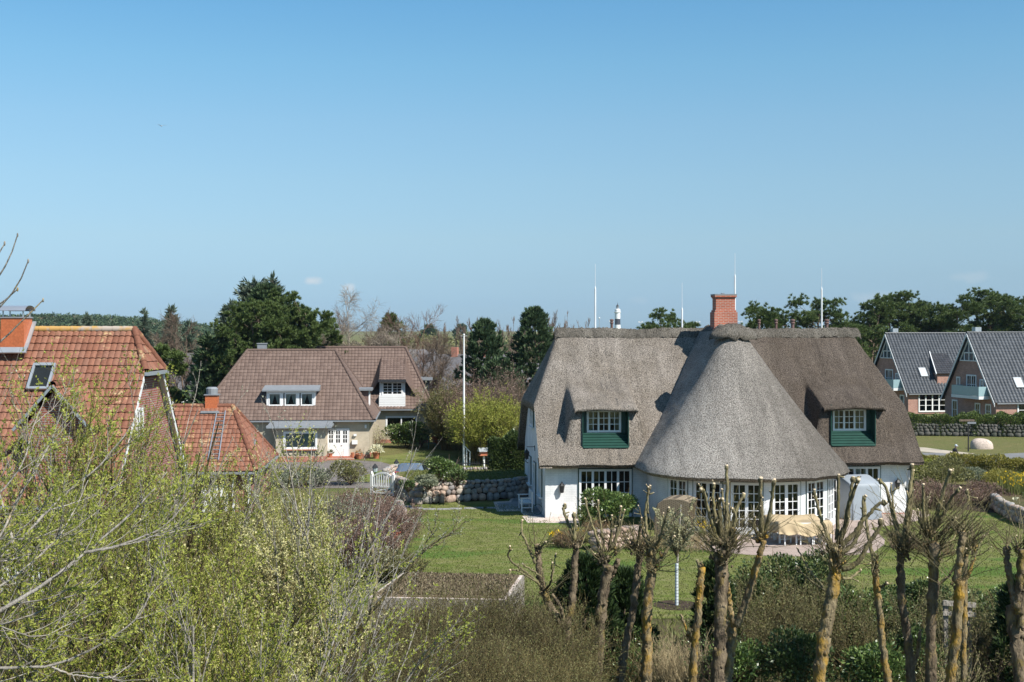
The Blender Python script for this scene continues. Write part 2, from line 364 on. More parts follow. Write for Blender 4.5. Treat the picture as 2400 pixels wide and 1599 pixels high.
M['cypress'] = leafmat('cypress_spray', (.020, .038, .014), (.036, .064, .022), (.07, .10, .03), trans=.1)
M['yellowgreen'] = leafmat('yellow_green_leaf', (.20, .22, .04), (.29, .31, .055), (.36, .36, .07), trans=.3)
M['gorse'] = leafmat('broom_stem', (.15, .14, .03), (.22, .20, .04), (.28, .25, .05), trans=.2)
M['olive'] = leafmat('olive_leaf', (.10, .10, .04), (.16, .16, .06), (.22, .21, .08), trans=.2)
M['greyleaf'] = leafmat('grey_green_leaf', (.12, .14, .09), (.20, .22, .14), (.28, .29, .20), trans=.2)
M['whitebud'] = leafmat('white_green_bud', (.30, .30, .15), (.44, .42, .24), (.55, .52, .34), (.22, .24, .10), trans=.2)
M['heath'] = leafmat('heather_spray', (.15, .10, .075), (.20, .135, .105), (.25, .17, .14), trans=.1)
M['brush'] = leafmat('bare_brush', (.12, .09, .06), (.18, .14, .09), (.16, .15, .07), trans=.1)
M['dryleaf'] = leafmat('dry_leaf', (.22, .14, .06), (.30, .19, .08), (.16, .11, .06), trans=.15)
M['yellowflower'] = leafmat('yellow_petal', (.75, .50, .02), (.80, .60, .04), trans=.2)
M['redflower'] = leafmat('red_petal', (.60, .10, .05), (.70, .16, .08), trans=.2)
M['paleflower'] = leafmat('cream_petal', (.62, .60, .40), (.72, .70, .52), trans=.2)
M['grassblade'] = leafmat('grass_blade', (.10, .125, .03), (.145, .165, .045), (.205, .205, .08), trans=.25)
M['skin'] = plain('skin', (.55, .33, .24), .6)
M['greycurtain'] = plain('grey_net_curtain', (.30, .36, .35), .9, 0, .1, 6)
M['dbrown'] = plain('brown_cladding', (.16, .10, .085), .8)
# ---------------------------------------------------------------- plants kit
def rdir(*s): return nrm(R.normal(size=(*s, 3)))
def walk(B, D, L, K, wig=.1, up=.05):
    B = np.asarray(B, float).reshape(-1, 3); d = nrm(np.asarray(D, float).reshape(-1, 3)); L = np.broadcast_to(L, len(B)); P = [B]
    for k in range(K-1):
        d = nrm(d+R.normal(size=d.shape)*wig+np.array([0, 0, up])); P.append(P[-1]+d*(L/(K-1))[:, None])
    return np.stack(P, 1)
def at(P, t):
    N, K, _ = P.shape; f = np.clip(t, 0, .9999)*(K-1); i = f.astype(int); f = (f-i)[..., None]; n = np.arange(N)[:, None]
    a, b = P[n, i], P[n, i+1]; return a+(b-a)*f, nrm(b-a)
def spawn(P, r, n, t0, t1, ang, L, K, wig=.12, up=.06, rr=.6, tip=.35, short=.45, rmin=.003):
    N = len(P); t = np.sort(R.uniform(t0, t1, (N, n)), 1); p, T = at(P, t)
    rad = np.take_along_axis(r, np.clip((t*(r.shape[1]-1)).astype(int), 0, r.shape[1]-1), 1)
    a = ang*R.uniform(.65, 1.3, (N, n, 1)); pe = nrm(np.cross(T, rdir(N, n)))
    d = T*np.cos(a)+pe*np.sin(a); l = L*R.uniform(.55, 1.2, (N, n))*(1-short*(t-t0)/max(t1-t0, 1e-6))
    Q = walk(p, d, l.ravel(), K, wig, up)
    q = np.maximum(rad.ravel()*rr, rmin)[:, None]*np.linspace(1, tip, K)[None]
    return Q, q
def leaves(mb, C, D, l, w):
    C = C.reshape(-1, 3); D = nrm(D.reshape(-1, 3)); n = len(C); l = l*R.uniform(.7, 1.3, (n, 1)); w = w*R.uniform(.75, 1.25, (n, 1))
    s = nrm(np.cross(D, rdir(n))); m = C+D*l*.45
    V = np.stack([C, m+s*w/2, C+D*l, m-s*w/2], 1); mb.add(V, np.arange(n*4).reshape(n, 4)); return mb
def onpath(mb, P, n, l, w, t0=.1, t1=1, per=1, spread=1.):
    t = R.uniform(t0, t1, (len(P), n)); p, T = at(P, t)
    p = np.repeat(p.reshape(-1, 3), per, 0); T = np.repeat(T.reshape(-1, 3), per, 0)
    return leaves(mb, p, T+rdir(len(p))*spread, l, w)
def tuft(mb, C, A, m, l, w, spread=.9, core=.12):
    """m narrow blades fanning out of every centre C about its axis A"""
    C = np.repeat(C.reshape(-1, 3), m, 0); A = np.repeat(A.reshape(-1, 3), m, 0); d = nrm(A+rdir(len(C))*spread)
    return leaves(mb, C+d*l*core+rdir(len(C))*l*.12, d, l, w)
def willow(name, label, cat, base, h, spread=.5, nst=7, nb=8, ntw=7, nl=9, leaf=.05, lw=.017, catk=0, lean=(0, 0), group=None, lmat='willowleaf', tmat='olivetwig', rs=.012, per=2, t0=.18, cm='catkin', twl=.13, cs=.04, wig=.10):
    t = thing(name, label, cat, base, 0, group); a = R.uniform(0, 6.28, nst); tl = spread*np.sqrt(R.uniform(.02, 1, nst))
    D = np.stack([np.cos(a)*tl+lean[0], np.sin(a)*tl+lean[1], np.ones(nst)], 1)
    B = np.stack([np.cos(a)*.06*h*R.uniform(0, 1, nst), np.sin(a)*.06*h*R.uniform(0, 1, nst), np.full(nst, -.1)], 1)
    P = walk(B, D, h*R.uniform(.72, 1.0, nst), 9, wig, .02); r = h*rs*R.uniform(.7, 1.2, (nst, 1))*np.linspace(1, .18, 9)[None]
    m = MB().tubes(P, r, 5); Q, q = spawn(P, r, nb, t0, .97, .5, .38*h, 7, .10, .07, .55)
    m.tubes(Q, q, 3); S, s_ = spawn(Q, q, ntw, .1, .98, .55, twl*h, 5, .1, .10, .6, .5, .3, .0032); m.tubes(S, s_, 3)
    m.build('branches', M[tmat], t, True)
    allp = [S]
    l = MB(); onpath(l, S, nl, leaf, lw, .05, 1, per, .9); T2, _ = spawn(P, r, 3, .6, 1, .4, .1*h, 5); onpath(l, T2, nl, leaf, lw, .05, 1, per, .9)
    l.build('leaves', M[lmat], t)
    if catk: c = MB(); onpath(c, S, catk, cs, cs*.55, .2, 1, 3, 1.1); c.build('catkins', M[cm], t)
    return t
def shrub(name, label, cat, base, rad, n=3000, l=.09, w=.045, mat='laurel', tmat='browntwig', lumps=9, group=None, lump=.5, twigs=40, low=.15, rz=0, sh=.72):
    t = thing(name, label, cat, base, rz, group); rx, ry, rh = rad; rz_ = rh/2
    c = rdir(lumps)*R.uniform(.35, .62, (lumps, 1)); c = np.vstack([c, [[0, 0, 0]]]); k = R.integers(0, len(c), n); d = rdir(n); d[:, 2] = np.where(d[:, 2] < -.5, -d[:, 2], d[:, 2])
    lr = np.append(R.uniform(.75, 1.1, lumps)*lump, .62)
    p = c[k]+d*lr[k][:, None]*np.power(R.uniform(sh**3, 1.15, (n, 1)), 1/3.)
    p = p*np.array([rx, ry, rz_])+np.array([0, 0, rz_+low*.5]); p[:, 2] = np.maximum(p[:, 2], low*R.uniform(.2, 1, n))
    leaves(MB(), p, d+rdir(n)*.9+np.array([0, 0, .25]), l, w).build('leaves', M[mat], t)
    if twigs:
        a = R.uniform(0, 6.28, twigs); D = np.stack([np.cos(a)*rx*.7, np.sin(a)*ry*.7, np.full(twigs, rh*.8)], 1)*R.uniform(.5, 1, (twigs, 1))
        P = walk(np.zeros((twigs, 3)), D, np.linalg.norm(D, axis=1)*1.25, 6, .12, 0); MB().tubes(P, np.linspace(.022, .006, 6)[None]*np.ones((twigs, 1)), 3).build('stems', M[tmat], t, True)
    return t
def hedge(name, label, cat, pts, wd, h, n, l=.09, w=.05, mat='evergreen', group=None, lump=.14, z0=None, top=.5, tmat='browntwig'):
    """clipped hedge along a line: leaves over top, both sides and ends of an uneven rounded body, short stems inside"""
    pts = [np.array([p[0], p[1]]) for p in pts]; seg = [(a, b, np.linalg.norm(b-a)) for a, b in zip(pts, pts[1:])]; tot = sum(s[2] for s in seg)
    o = pts[0]; zb = float(terr(*o)) if z0 is None else z0; t = thing(name, label, cat, (*o, zb), 0, group)
    out, nr, st = [], [], []
    for a, b, L in seg:
        m = max(int(n*L/tot), 10); u = R.uniform(-.02, 1.02, m); dv = (b-a)/L; sd = np.array([-dv[1], dv[0]]); th = R.uniform(-.25, math.pi+.25, m)
        cx = np.sign(np.cos(th))*np.abs(np.cos(th))**.45; cz = np.where(np.sin(th) > 0, np.abs(np.sin(th))**.5, 0)
        low = R.uniform(0, 1, m) < .45; cz = np.where(low, R.uniform(.03, .9, m), cz); cx = np.where(low, np.sign(cx)*R.uniform(.9, 1, m), cx)
        ww = u*L; bu = 1+lump*np.sin(ww*2.1+a[0])+lump*.7*np.sin(ww*5.3+1)+lump*.5*R.normal(size=m)*.5
        xy = a+(b-a)*u[:, None]+sd*(cx*wd/2*bu)[:, None]
        gz = terr(xy[:, 0], xy[:, 1])-zb if z0 is None else 0
        out.append(np.column_stack([xy-o, cz*h*(1+.55*(bu-1))+gz])); nr.append(np.column_stack([sd*cx[:, None], cz]))
        ms = max(int(L*5), 4); us = R.uniform(0, 1, ms); q = a+(b-a)*us[:, None]-o; g2 = (terr(q[:, 0]+o[0], q[:, 1]+o[1])-zb) if z0 is None else np.zeros(ms)
        st.append(walk(np.column_stack([q, g2-.05]), np.column_stack([R.normal(size=(ms, 2))*.25, np.ones(ms)]), h*.9, 5, .1))
    p = np.vstack(out); d = np.vstack(nr)
    leaves(MB(), p, d+rdir(len(p))*.9, l, w).build('leaves', M[mat], t)
    P = np.vstack(st); MB().tubes(P, np.linspace(.03, .012, 5)[None]*np.ones((len(P), 1)), 3).build('stems', M[tmat], t, True)
    return t
def twigs(name, label, cat, base, r, h, n=90, sub=6, tmat='browntwig', lmat=None, nl=4, l=.04, w=.02, group=None, spread=.5, rad=.008, ry=None, sl=.35, wig=.12, sub2=0, per=1, hv=.45):
    t = thing(name, label, cat, base, 0, group); a = R.uniform(0, 6.28, n); q = np.sqrt(R.uniform(0, 1, n)); ry = ry or r
    B = np.stack([np.cos(a)*q*r*.6, np.sin(a)*q*ry*.6, np.full(n, -.05)], 1); D = np.stack([np.cos(a)*q*spread*R.uniform(.4, 1.3, n), np.sin(a)*q*spread*R.uniform(.4, 1.3, n), np.ones(n)], 1)
    P = walk(B, D, h*R.uniform(1-hv, 1.05, n)*(1-.25*q**2), 7, wig, .03); rr = rad*R.uniform(.6, 1.3, (n, 1))*np.linspace(1, .35, 7)[None]
    m = MB().tubes(P, rr, 3); Q, qq = spawn(P, rr, sub, .25, 1, .55, sl*h, 5, wig, .06, .7, .5, .4, .003); m.tubes(Q, qq, 3); last = Q
    if sub2: S, ss = spawn(Q, qq, sub2, .2, 1, .6, sl*.5*h, 4, wig, .06, .8, .6, .3, .003); m.tubes(S, ss, 3); last = np.concatenate([S[:, ::1]], 0)
    m.build('branches', M[tmat], t, True)
    if lmat: onpath(MB(), last, nl, l, w, .1, 1, per, 1.).build('leaves', M[lmat], t)
    return t
def conifer(name, label, cat, base, h, r, nw=22, nb=9, mat='conifer', group=None, l=.42, w=.14, droop=-.05, pw=.8, dens=9, top=.02, bare=.04, open_=0):
    """whorled conifer: limbs get shorter towards the tip, hung with sprays"""
    t = thing(name, label, cat, base, 0, group)
    T = walk([(0, 0, -.2)], [(R.normal()*.02, R.normal()*.02, 1)], h, 10, .012, 0); rr = h*.017*np.linspace(1, .12, 10)[None]
    m = MB().tubes(T, rr, 6); N = nw*nb; u = np.sort(R.uniform(bare, .985, N)); p, _ = at(T, u[None]); p = p[0]; a = R.uniform(0, 6.28, N)
    ln = r*np.power(1-u, pw)*R.uniform(.62, 1.12, N)*(1-open_*R.uniform(0, 1, N))+.12+top*h*.2
    D = np.stack([np.cos(a), np.sin(a), .12+.5*u+R.normal(size=N)*.08], 1); Q = walk(p, D, ln, 5, .07, droop)
    m.tubes(Q, np.linspace(.03, .008, 5)[None]*np.ones((N, 1))*h/9, 3); m.build('trunk', M['browntwig'], t, True)
    k = np.maximum((dens*ln/r).astype(int), 2); tt = np.concatenate([R.uniform(.15, 1.02, x) for x in k]); ix = np.repeat(np.arange(N), k)
    f = np.clip(tt, 0, .999)*4; i = f.astype(int); g = (f-i)[:, None]; C = Q[ix, i]*(1-g)+Q[ix, i+1]*g; X = nrm(Q[ix, -1]-Q[ix, 0])
    c = MB(); tuft(c, C, X+np.array([0, 0, .15]), 4, l, w, .75, .0); tuft(c, T[0, -1][None], np.array([[0, 0, 1.]]), 14, l*1.2, w, .4, 0)
    c.build('crown', M[mat], t); return t
def pine(name, label, cat, base, h, cr_, cb=.45, nlimb=13, ncl=9, m=26, mat='pine', group=None, l=.34, w=.085, lean=(0, 0), flat=.6, tmat='browntwig', fork=1, cl=1.):
    """open pine: bare lower trunk, spreading limbs with needle clumps at and near their ends"""
    t = thing(name, label, cat, base, 0, group)
    T = walk(np.repeat([(0, 0, -.2)], fork, 0), np.column_stack([R.normal(size=(fork, 2))*.12*(fork > 1)+np.array(lean), np.ones(fork)]), h*.93*np.linspace(1, .85, fork), 9, .06, .03)
    rr = h*.02*np.linspace(1, .25, 9)[None]*np.ones((fork, 1)); mm = MB().tubes(T, rr, 6)
    Q, q = spawn(T, rr, nlimb, cb, .98, 1.15, cr_*1.05, 6, .16, .08, .55, .35, .35); mm.tubes(Q, q, 4)
    S, s_ = spawn(Q, q, 4, .4, .95, .7, cr_*.42, 4, .15, .1, .6); mm.tubes(S, s_, 3); mm.build('trunk', M[tmat], t, True)
    e = np.vstack([Q[:, -1], S[:, -1], T[:, -1]]); e = np.repeat(e, ncl, 0); off = rdir(len(e))*np.array([1, 1, flat])*R.uniform(.1, 1, (len(e), 1))*cr_*.2*cl
    C = e+off; c = MB(); tuft(c, C, nrm(off)*.6+np.array([0, 0, .8]), m, l, w, .8, .1); c.build('crown', M[mat], t); return t
def clump_tree(name, label, cat, base, h, rad, ncl=260, m=22, mat='pine', group=None, l=.34, w=.1, low=.1, shape=1.0, lumps=14):
    """dense rounded evergreen: needle clumps over lumpy tiers that reach almost to the ground"""
    t = thing(name, label, cat, base, 0, group); rx, ry = rad
    MB().tubes(walk([(0, 0, -.2)], [(0, 0, 1)], h*.9, 7, .03, 0), h*.022*np.linspace(1, .2, 7)[None], 6).build('trunk', M['browntwig'], t, True)
    k = R.uniform(0, 1, ncl)**.8; a = R.uniform(0, 6.28, ncl); z = h*(low+(1-low)*k); pr_ = np.power(np.clip(1-k, 0, 1), .55*shape)*np.power(np.clip(k*4+.35, 0, 1), .5)
    lump = 1+.16*np.sin(a*3+k*9)+.12*np.sin(a*5-k*14+1); q = R.uniform(.55, 1.06, ncl)*lump*pr_
    C = np.stack([np.cos(a)*q*rx, np.sin(a)*q*ry, z], 1); A = np.stack([np.cos(a), np.sin(a), .55+k], 1)
    tuft(MB(), np.repeat(C, 3, 0)+rdir(ncl*3)*.22*np.array([1, 1, .7])*rx*.3, np.repeat(A, 3, 0), m//3+1, l, w, .75, .1).build('crown', M[mat], t); return t
def bare(name, label, cat, base, h, spread=.5, nst=1, nb=9, tmat='browntwig', group=None, rs=.014, lv=3, droop=0., lmat=None, up=.06, ang=.6, t0=.25, nl=3, l=.06, sub=(7, 6), rmin=.006):
    t = thing(name, label, cat, base, 0, group); a = R.uniform(0, 6.28, nst); D = np.column_stack([np.cos(a)*.25*(nst > 1), np.sin(a)*.25*(nst > 1), np.ones(nst)])
    P = walk(np.tile([0, 0, -.2], (nst, 1)), D, h*R.uniform(.85, 1.05, nst), 10, .05, .03); r = h*rs*np.linspace(1, .15, 10)[None]*np.ones((nst, 1)); m = MB().tubes(P, r, 6)
    Q, q = spawn(P, r, nb, t0, .98, ang, spread*h, 7, .12, up, .55, .25, .6); m.tubes(Q, q, 4); L = Q
    S, s_ = spawn(Q, q, sub[0], .2, .98, ang, spread*.42*h, 5, .13, up+droop*.5, .6, .35, .4, rmin); m.tubes(S, s_, 3)
    if lv > 2: S, s2 = spawn(S, s_, sub[1], .2, .98, ang, spread*.22*h, 4, .13, up+droop, .7, .5, .4, rmin*.8); m.tubes(S, s2, 3)
    m.build('trunk' if not lmat else 'branches', M[tmat], t, True)
    if lmat: onpath(MB(), S, nl, l, l*.4, .1, 1, 1, 1).build('leaves', M[lmat], t)
    return t
# ---------------------------------------------------------------- ground, lawns, paving, roads
def bi(ms, pts, dz, mat, name, kind='structure', z=None, th=0):
    """flat sheet from an outline in ground metres; cut across every metre where the land slopes so it follows it"""
    bm = bmesh.new(); vs = [bm.verts.new((p[0], p[1], 0)) for p in pts]
    for t in tessellate_polygon([[Vector((p[0], p[1], 0)) for p in pts]]):
        bm.faces.new([vs[i] for i in t])
    ys = [p[1] for p in pts]
    if z is None and max(ys) > 69:
        for y in np.arange(69, 83, .75):
            if min(ys) < y < max(ys): bmesh.ops.bisect_plane(bm, geom=bm.verts[:]+bm.edges[:]+bm.faces[:], plane_co=(0, y, 0), plane_no=(0, 1, 0))
    for v in bm.verts: v.co.z = (float(terr(v.co.x, v.co.y)) if z is None else z)+dz
    bmesh.ops.recalc_face_normals(bm, faces=bm.faces)
    if sum(f.normal.z for f in bm.faces) < 0: bmesh.ops.reverse_faces(bm, faces=bm.faces)
    me = bpy.data.meshes.new(name); bm.to_mesh(me); bm.free(); me.materials.append(mat); o = bpy.data.objects.new(name, me); COL.objects.link(o)
    if kind: o['kind'] = kind
    return o
def lawnmat(name, a, b, c, patch=True):
    t = NT(name); v = t.co((1, 1.0, 1)); n1 = t.noise(.35, 5, t.co((.55, 1.2, 1))); n2 = t.noise(1.7, 5, t.co((.8, 1.5, 1))); n3 = t.noise(16, 4); n4 = t.noise(60, 2)
    col = t.mix(t.ramp(n1, (.36, 0.), (.62, 1.)), a, b); col = t.mix(t.ramp(n2, (.42, 0.), (.68, .9)), col, c)
    if patch: w = t.ramp(t.noise(.28, 2, t.co((.5, 1.5, 1)), .4), (.57, 0.), (.64, 1.)); col = t.mix(t.math('MULTIPLY', w, .7), col, (.065, .145, .022))
    col = t.mix(1., col, t.ramp(n3, (.3, .72), (.7, 1.2)), 'MULTIPLY'); col = t.mix(1., col, t.ramp(n4, (.3, .75), (.7, 1.25)), 'MULTIPLY')
    return t.pr(col, .95, 0, t.bump(t.math('ADD', n3, n4), .7, .06), .1)
M['lawn'] = lawnmat('mown_lawn', (.112, .148, .030), (.162, .182, .048), (.225, .21, .095))
M['meadow'] = lawnmat('rough_meadow', (.10, .125, .035), (.14, .14, .05), (.18, .15, .07), False)
M['rough'] = lawnmat('rough_ground', (.075, .085, .03), (.11, .095, .045), (.13, .10, .06), False)
def pavemat(name, c1, c2, mort, bw, rh, tint=.12, ms=.012):
    t = NT(name); b = t.n('ShaderNodeTexBrick'); t.set(b.inputs['Vector'], t.co()); b.inputs['Scale'].default_value = 1
    b.inputs['Brick Width'].default_value = bw; b.inputs['Row Height'].default_value = rh; b.inputs['Mortar Size'].default_value = ms
    t.set(b.inputs['Color1'], c1); t.set(b.inputs['Color2'], c2); t.set(b.inputs['Mortar'], mort)
    col = t.mix(1., b.outputs['Color'], t.ramp(t.noise(1.1, 6), (.3, 1-tint*2), (.7, 1+tint)), 'MULTIPLY'); col = t.mix(1., col, t.ramp(t.noise(25, 3), (.3, .85), (.7, 1.12)), 'MULTIPLY')
    return t.pr(col, .9, 0, t.bump(b.outputs['Fac'], -.4, .01), .2)
M['terrace'] = pavemat('pinkish_clinker_paving', (.40, .315, .265), (.34, .265, .225), (.28, .23, .20), .24, .12)
M['slab'] = pavemat('grey_slabs', (.29, .29, .285), (.25, .25, .25), (.17, .17, .16), .8, .8)
M['greypave'] = pavemat('grey_brown_paving', (.20, .175, .16), (.17, .15, .14), (.12, .11, .10), .22, .11)
def gravelmat(name, *c):
    t = NT(name); v = t.n('ShaderNodeTexVoronoi'); t.set(v.inputs['Vector'], t.co()); v.inputs['Scale'].default_value = 14
    sx = t.n('ShaderNodeSeparateColor'); t.t.links.new(v.outputs['Color'], sx.inputs[0])
    col = t.ramp(sx.outputs[0], *[(i/(len(c)-1), k) for i, k in enumerate(c)])
    return t.pr(col, .9, 0, t.bump(v.outputs['Distance'], -.8, .04), .2)
M['gravel'] = gravelmat('pale_gravel', (.50, .40, .34), (.62, .54, .48), (.38, .30, .25), (.55, .50, .46))
M['asphalt'] = plain('worn_asphalt', (.17, .17, .17), .9, 0, .12, .7, .2, .4)
M['sandpath'] = plain('sandy_path', (.40, .35, .28), .95, 0, .15, 1.2, .1, .3)
# one sheet to the horizon; the far land lies a little lower than the gardens
xs = np.unique(np.concatenate([np.linspace(-4000, -150, 14), np.linspace(-150, 150, 61), np.linspace(150, 4000, 14)]))
ys = np.unique(np.concatenate([np.linspace(-60, 66, 22), np.linspace(66, 98, 33), np.linspace(98, 320, 38), np.linspace(320, 6000, 30)]))
X, Y = np.meshgrid(xs, ys, indexing='ij'); Z = terr(X, Y)+.35*S01(98, 140, Y)*np.sin(X*.07+Y*.05)*S01(135, 180, Y)
g = MB().grid(np.stack([X, Y, Z], -1)[:, ::1]); g.FS = [f[:, ::-1] for f in g.FS]; g = g.build('ground', M['meadow']); g['kind'] = 'structure'
if g.data.polygons[0].normal.z < 0: g.data.flip_normals()
def GP(*pp): return [G(*p) for p in pp]
bi(0, [(-14, 18), (40, 18), (40, 39.2), (12, 39.4), (4, 39.0), (-3, 38.6), (-14, 40)], .004, M['rough'], 'planting_ground')
bi(0, [(-5.2, 38.4), (4, 38.9), (12, 39.2), (29.5, 39), (29.5, 66), (21, 69), (2, 69), (2, 65.2), (-1, 65.2), (-5.8, 65.4), (-7.4, 68), (-8.4, 67.6), (-7.6, 62), (-5.0, 57), (-4.4, 50)], .008, M['lawn'], 'garden_lawn')
ter = GP((1500, 1240), (1560, 1256), (1640, 1268), (1720, 1276), (1800, 1280), (1900, 1279), (1960, 1277), (2008, 1270), (2032, 1252), (2033, 1240), (2018, 1226), (2000, 1215), (2060, 1206), (2100, 1200), (2120, 1193), (2140, 1184), (2118, 1176), (2080, 1170))
bi(0, ter+[(18.2, 62.2), (9, 61), (8, 60.5)], .016, M['terrace'], 'terrace_paving')
bi(0, GP((1200, 1187), (1262, 1187), (1330, 1190), (1330, 1203), (1212, 1202)), .016, M['gravel'], 'gravel_strip')
bi(0, GP((1134, 1154), (1170, 1152), (1180, 1137), (1228, 1137), (1262, 1188), (1204, 1186), (1196, 1175), (1142, 1176)), .012, M['gravel'], 'gravel_border')
bi(0, GP((1142, 1157), (1174, 1155), (1185, 1141), (1226, 1141), (1258, 1184), (1216, 1183), (1204, 1171), (1148, 1172)), .018, M['slab'], 'bluestone_patio')
bi(0, GP((1210, 1183), (1258, 1184), (1262, 1191), (1214, 1191)), .020, M['slab'], 'patio_step')
for i, (x, y, a) in enumerate(((915, 1160, .2), (933, 1165, .15), (957, 1169, .1), (987, 1171, .05), (1019, 1171, 0), (1047, 1170, 0), (1081, 1169, 0), (1105, 1168, 0), (1125, 1168, 0))):
    p = G(x, y); o = MB().box((0, 0, .012), (.62, .42, .05), a).build('stepping_stone', M['slab'], None, False, .008, p)
    tag(o, ['grey stepping stone in the lawn, nearest the white gate', 'stepping stone, second in the row from the white gate', 'stepping stone, third in the row from the white gate', 'stepping stone, fourth in the row from the white gate', 'middle stepping stone of the row of nine', 'stepping stone just before the shadow edge of the house, sixth from the gate', 'shaded stepping stone, third from the patio corner', 'shaded stepping stone, second from the patio corner', 'shaded stepping stone beside the corner of the patio'][i], 'stepping stone', 'stepping stones across the lawn')
# neighbour: drive, lawn and curving path of the brown roofed house
bi(0, [(-12.5, 94.5), (-6, 95.5), (-3.4, 90), (-2.9, 86), (-6.2, 83), (-10.6, 84.5)], .010, M['lawn'], 'front_lawn')
bi(0, [(-11.5, 99), (-2.2, 112), (0.5, 108), (-0.5, 98), (-3, 90.5), (-6, 95.8), (-10, 96)], .010, M['lawn'], 'side_lawn')
bi(0, [(-31, 84), (-10.9, 84.3), (-9.9, 88.5), (-8.9, 92), (-9.0, 94.6), (-10.0, 96.6), (-10.9, 97.0), (-12, 97.6), (-16, 97.2), (-31, 96)], .012, M['greypave'], 'front_path')
bi(0, [(-30, 73), (-2, 73), (0.5, 80), (-2.6, 83.2), (-6.2, 82.5), (-10.6, 84.0), (-30, 83.7)], .014, M['greypave'], 'driveway')
bi(0, [(-5.2, 108.5), (-1.2, 108), (-1.0, 113), (-5.5, 113)], .016, M['greypave'], 'garden_seating_area')
# right: road, verge, path
bi(0, GP((2090, 1040), (2150, 1041), (2240, 1046), (2353, 1041), (2600, 1034), (2600, 1052), (2353, 1057), (2270, 1062), (2180, 1064), (2090, 1062)), .012, M['asphalt'], 'road')
bi(0, GP((2090, 1028), (2125, 1029), (2170, 1035), (2240, 1043), (2225, 1046), (2150, 1041), (2090, 1036)), .016, M['sandpath'], 'sandy_path')
# short grass over the lawn: blades too many to count
n = 90000; X = R.uniform(-5, 27, n); Y = R.uniform(39.3, 64, n); k = (Y > 45) | (R.uniform(0, 1, n) < .9)
inl = (X > -4.2-(Y-50)*.1) & ~((X > 1.0) & (Y > 58.8)) & ~((np.hypot(X-10.6, Y-58.5) < 8.8) & (Y > 49.2)); X, Y = X[inl], Y[inl]
o = leaves(MB(), np.column_stack([X, Y, np.full(len(X), .008)]), np.column_stack([R.normal(size=(len(X), 2))*.5, np.ones(len(X))]), .055, .03).build('lawn_grass', M['grassblade'])
tag(o, 'short green grass blades all over the garden lawn', 'grass', kind='stuff')
n = 26000; X = R.uniform(-13, 22, n); Y = R.uniform(20, 39.2, n)
o = leaves(MB(), np.column_stack([X, Y, np.zeros(n)]), np.column_stack([R.normal(size=(n, 2))*.6, np.ones(n)]), .30, .035).build('rough_grass', M['grassblade'])
tag(o, 'long rough grass under the pollards and bushes at the garden edge', 'grass', kind='stuff')
# wooded hill far off to the left
hx = np.linspace(-900, -120, 60); hy = np.linspace(640, 1150, 16); X, Y = np.meshgrid(hx, hy, indexing='ij')
prof = lambda X, Y: (S01(640, 860, Y)*(1-S01(960, 1150, Y)))*(4.7+6.7*S01(-200, -310, X)+1.0*np.sin(X*.021)*S01(-215, -330, X)-7*S01(-235, -140, X))-1.2
hl = MB().grid(np.stack([X, Y, prof(X, Y)], -1)); hl.FS = [f[:, ::-1] for f in hl.FS]; hl = hl.build('hills', M['rough'], None, True); hl['kind'] = 'structure'
if hl.data.polygons[0].normal.z < 0: hl.data.flip_normals()
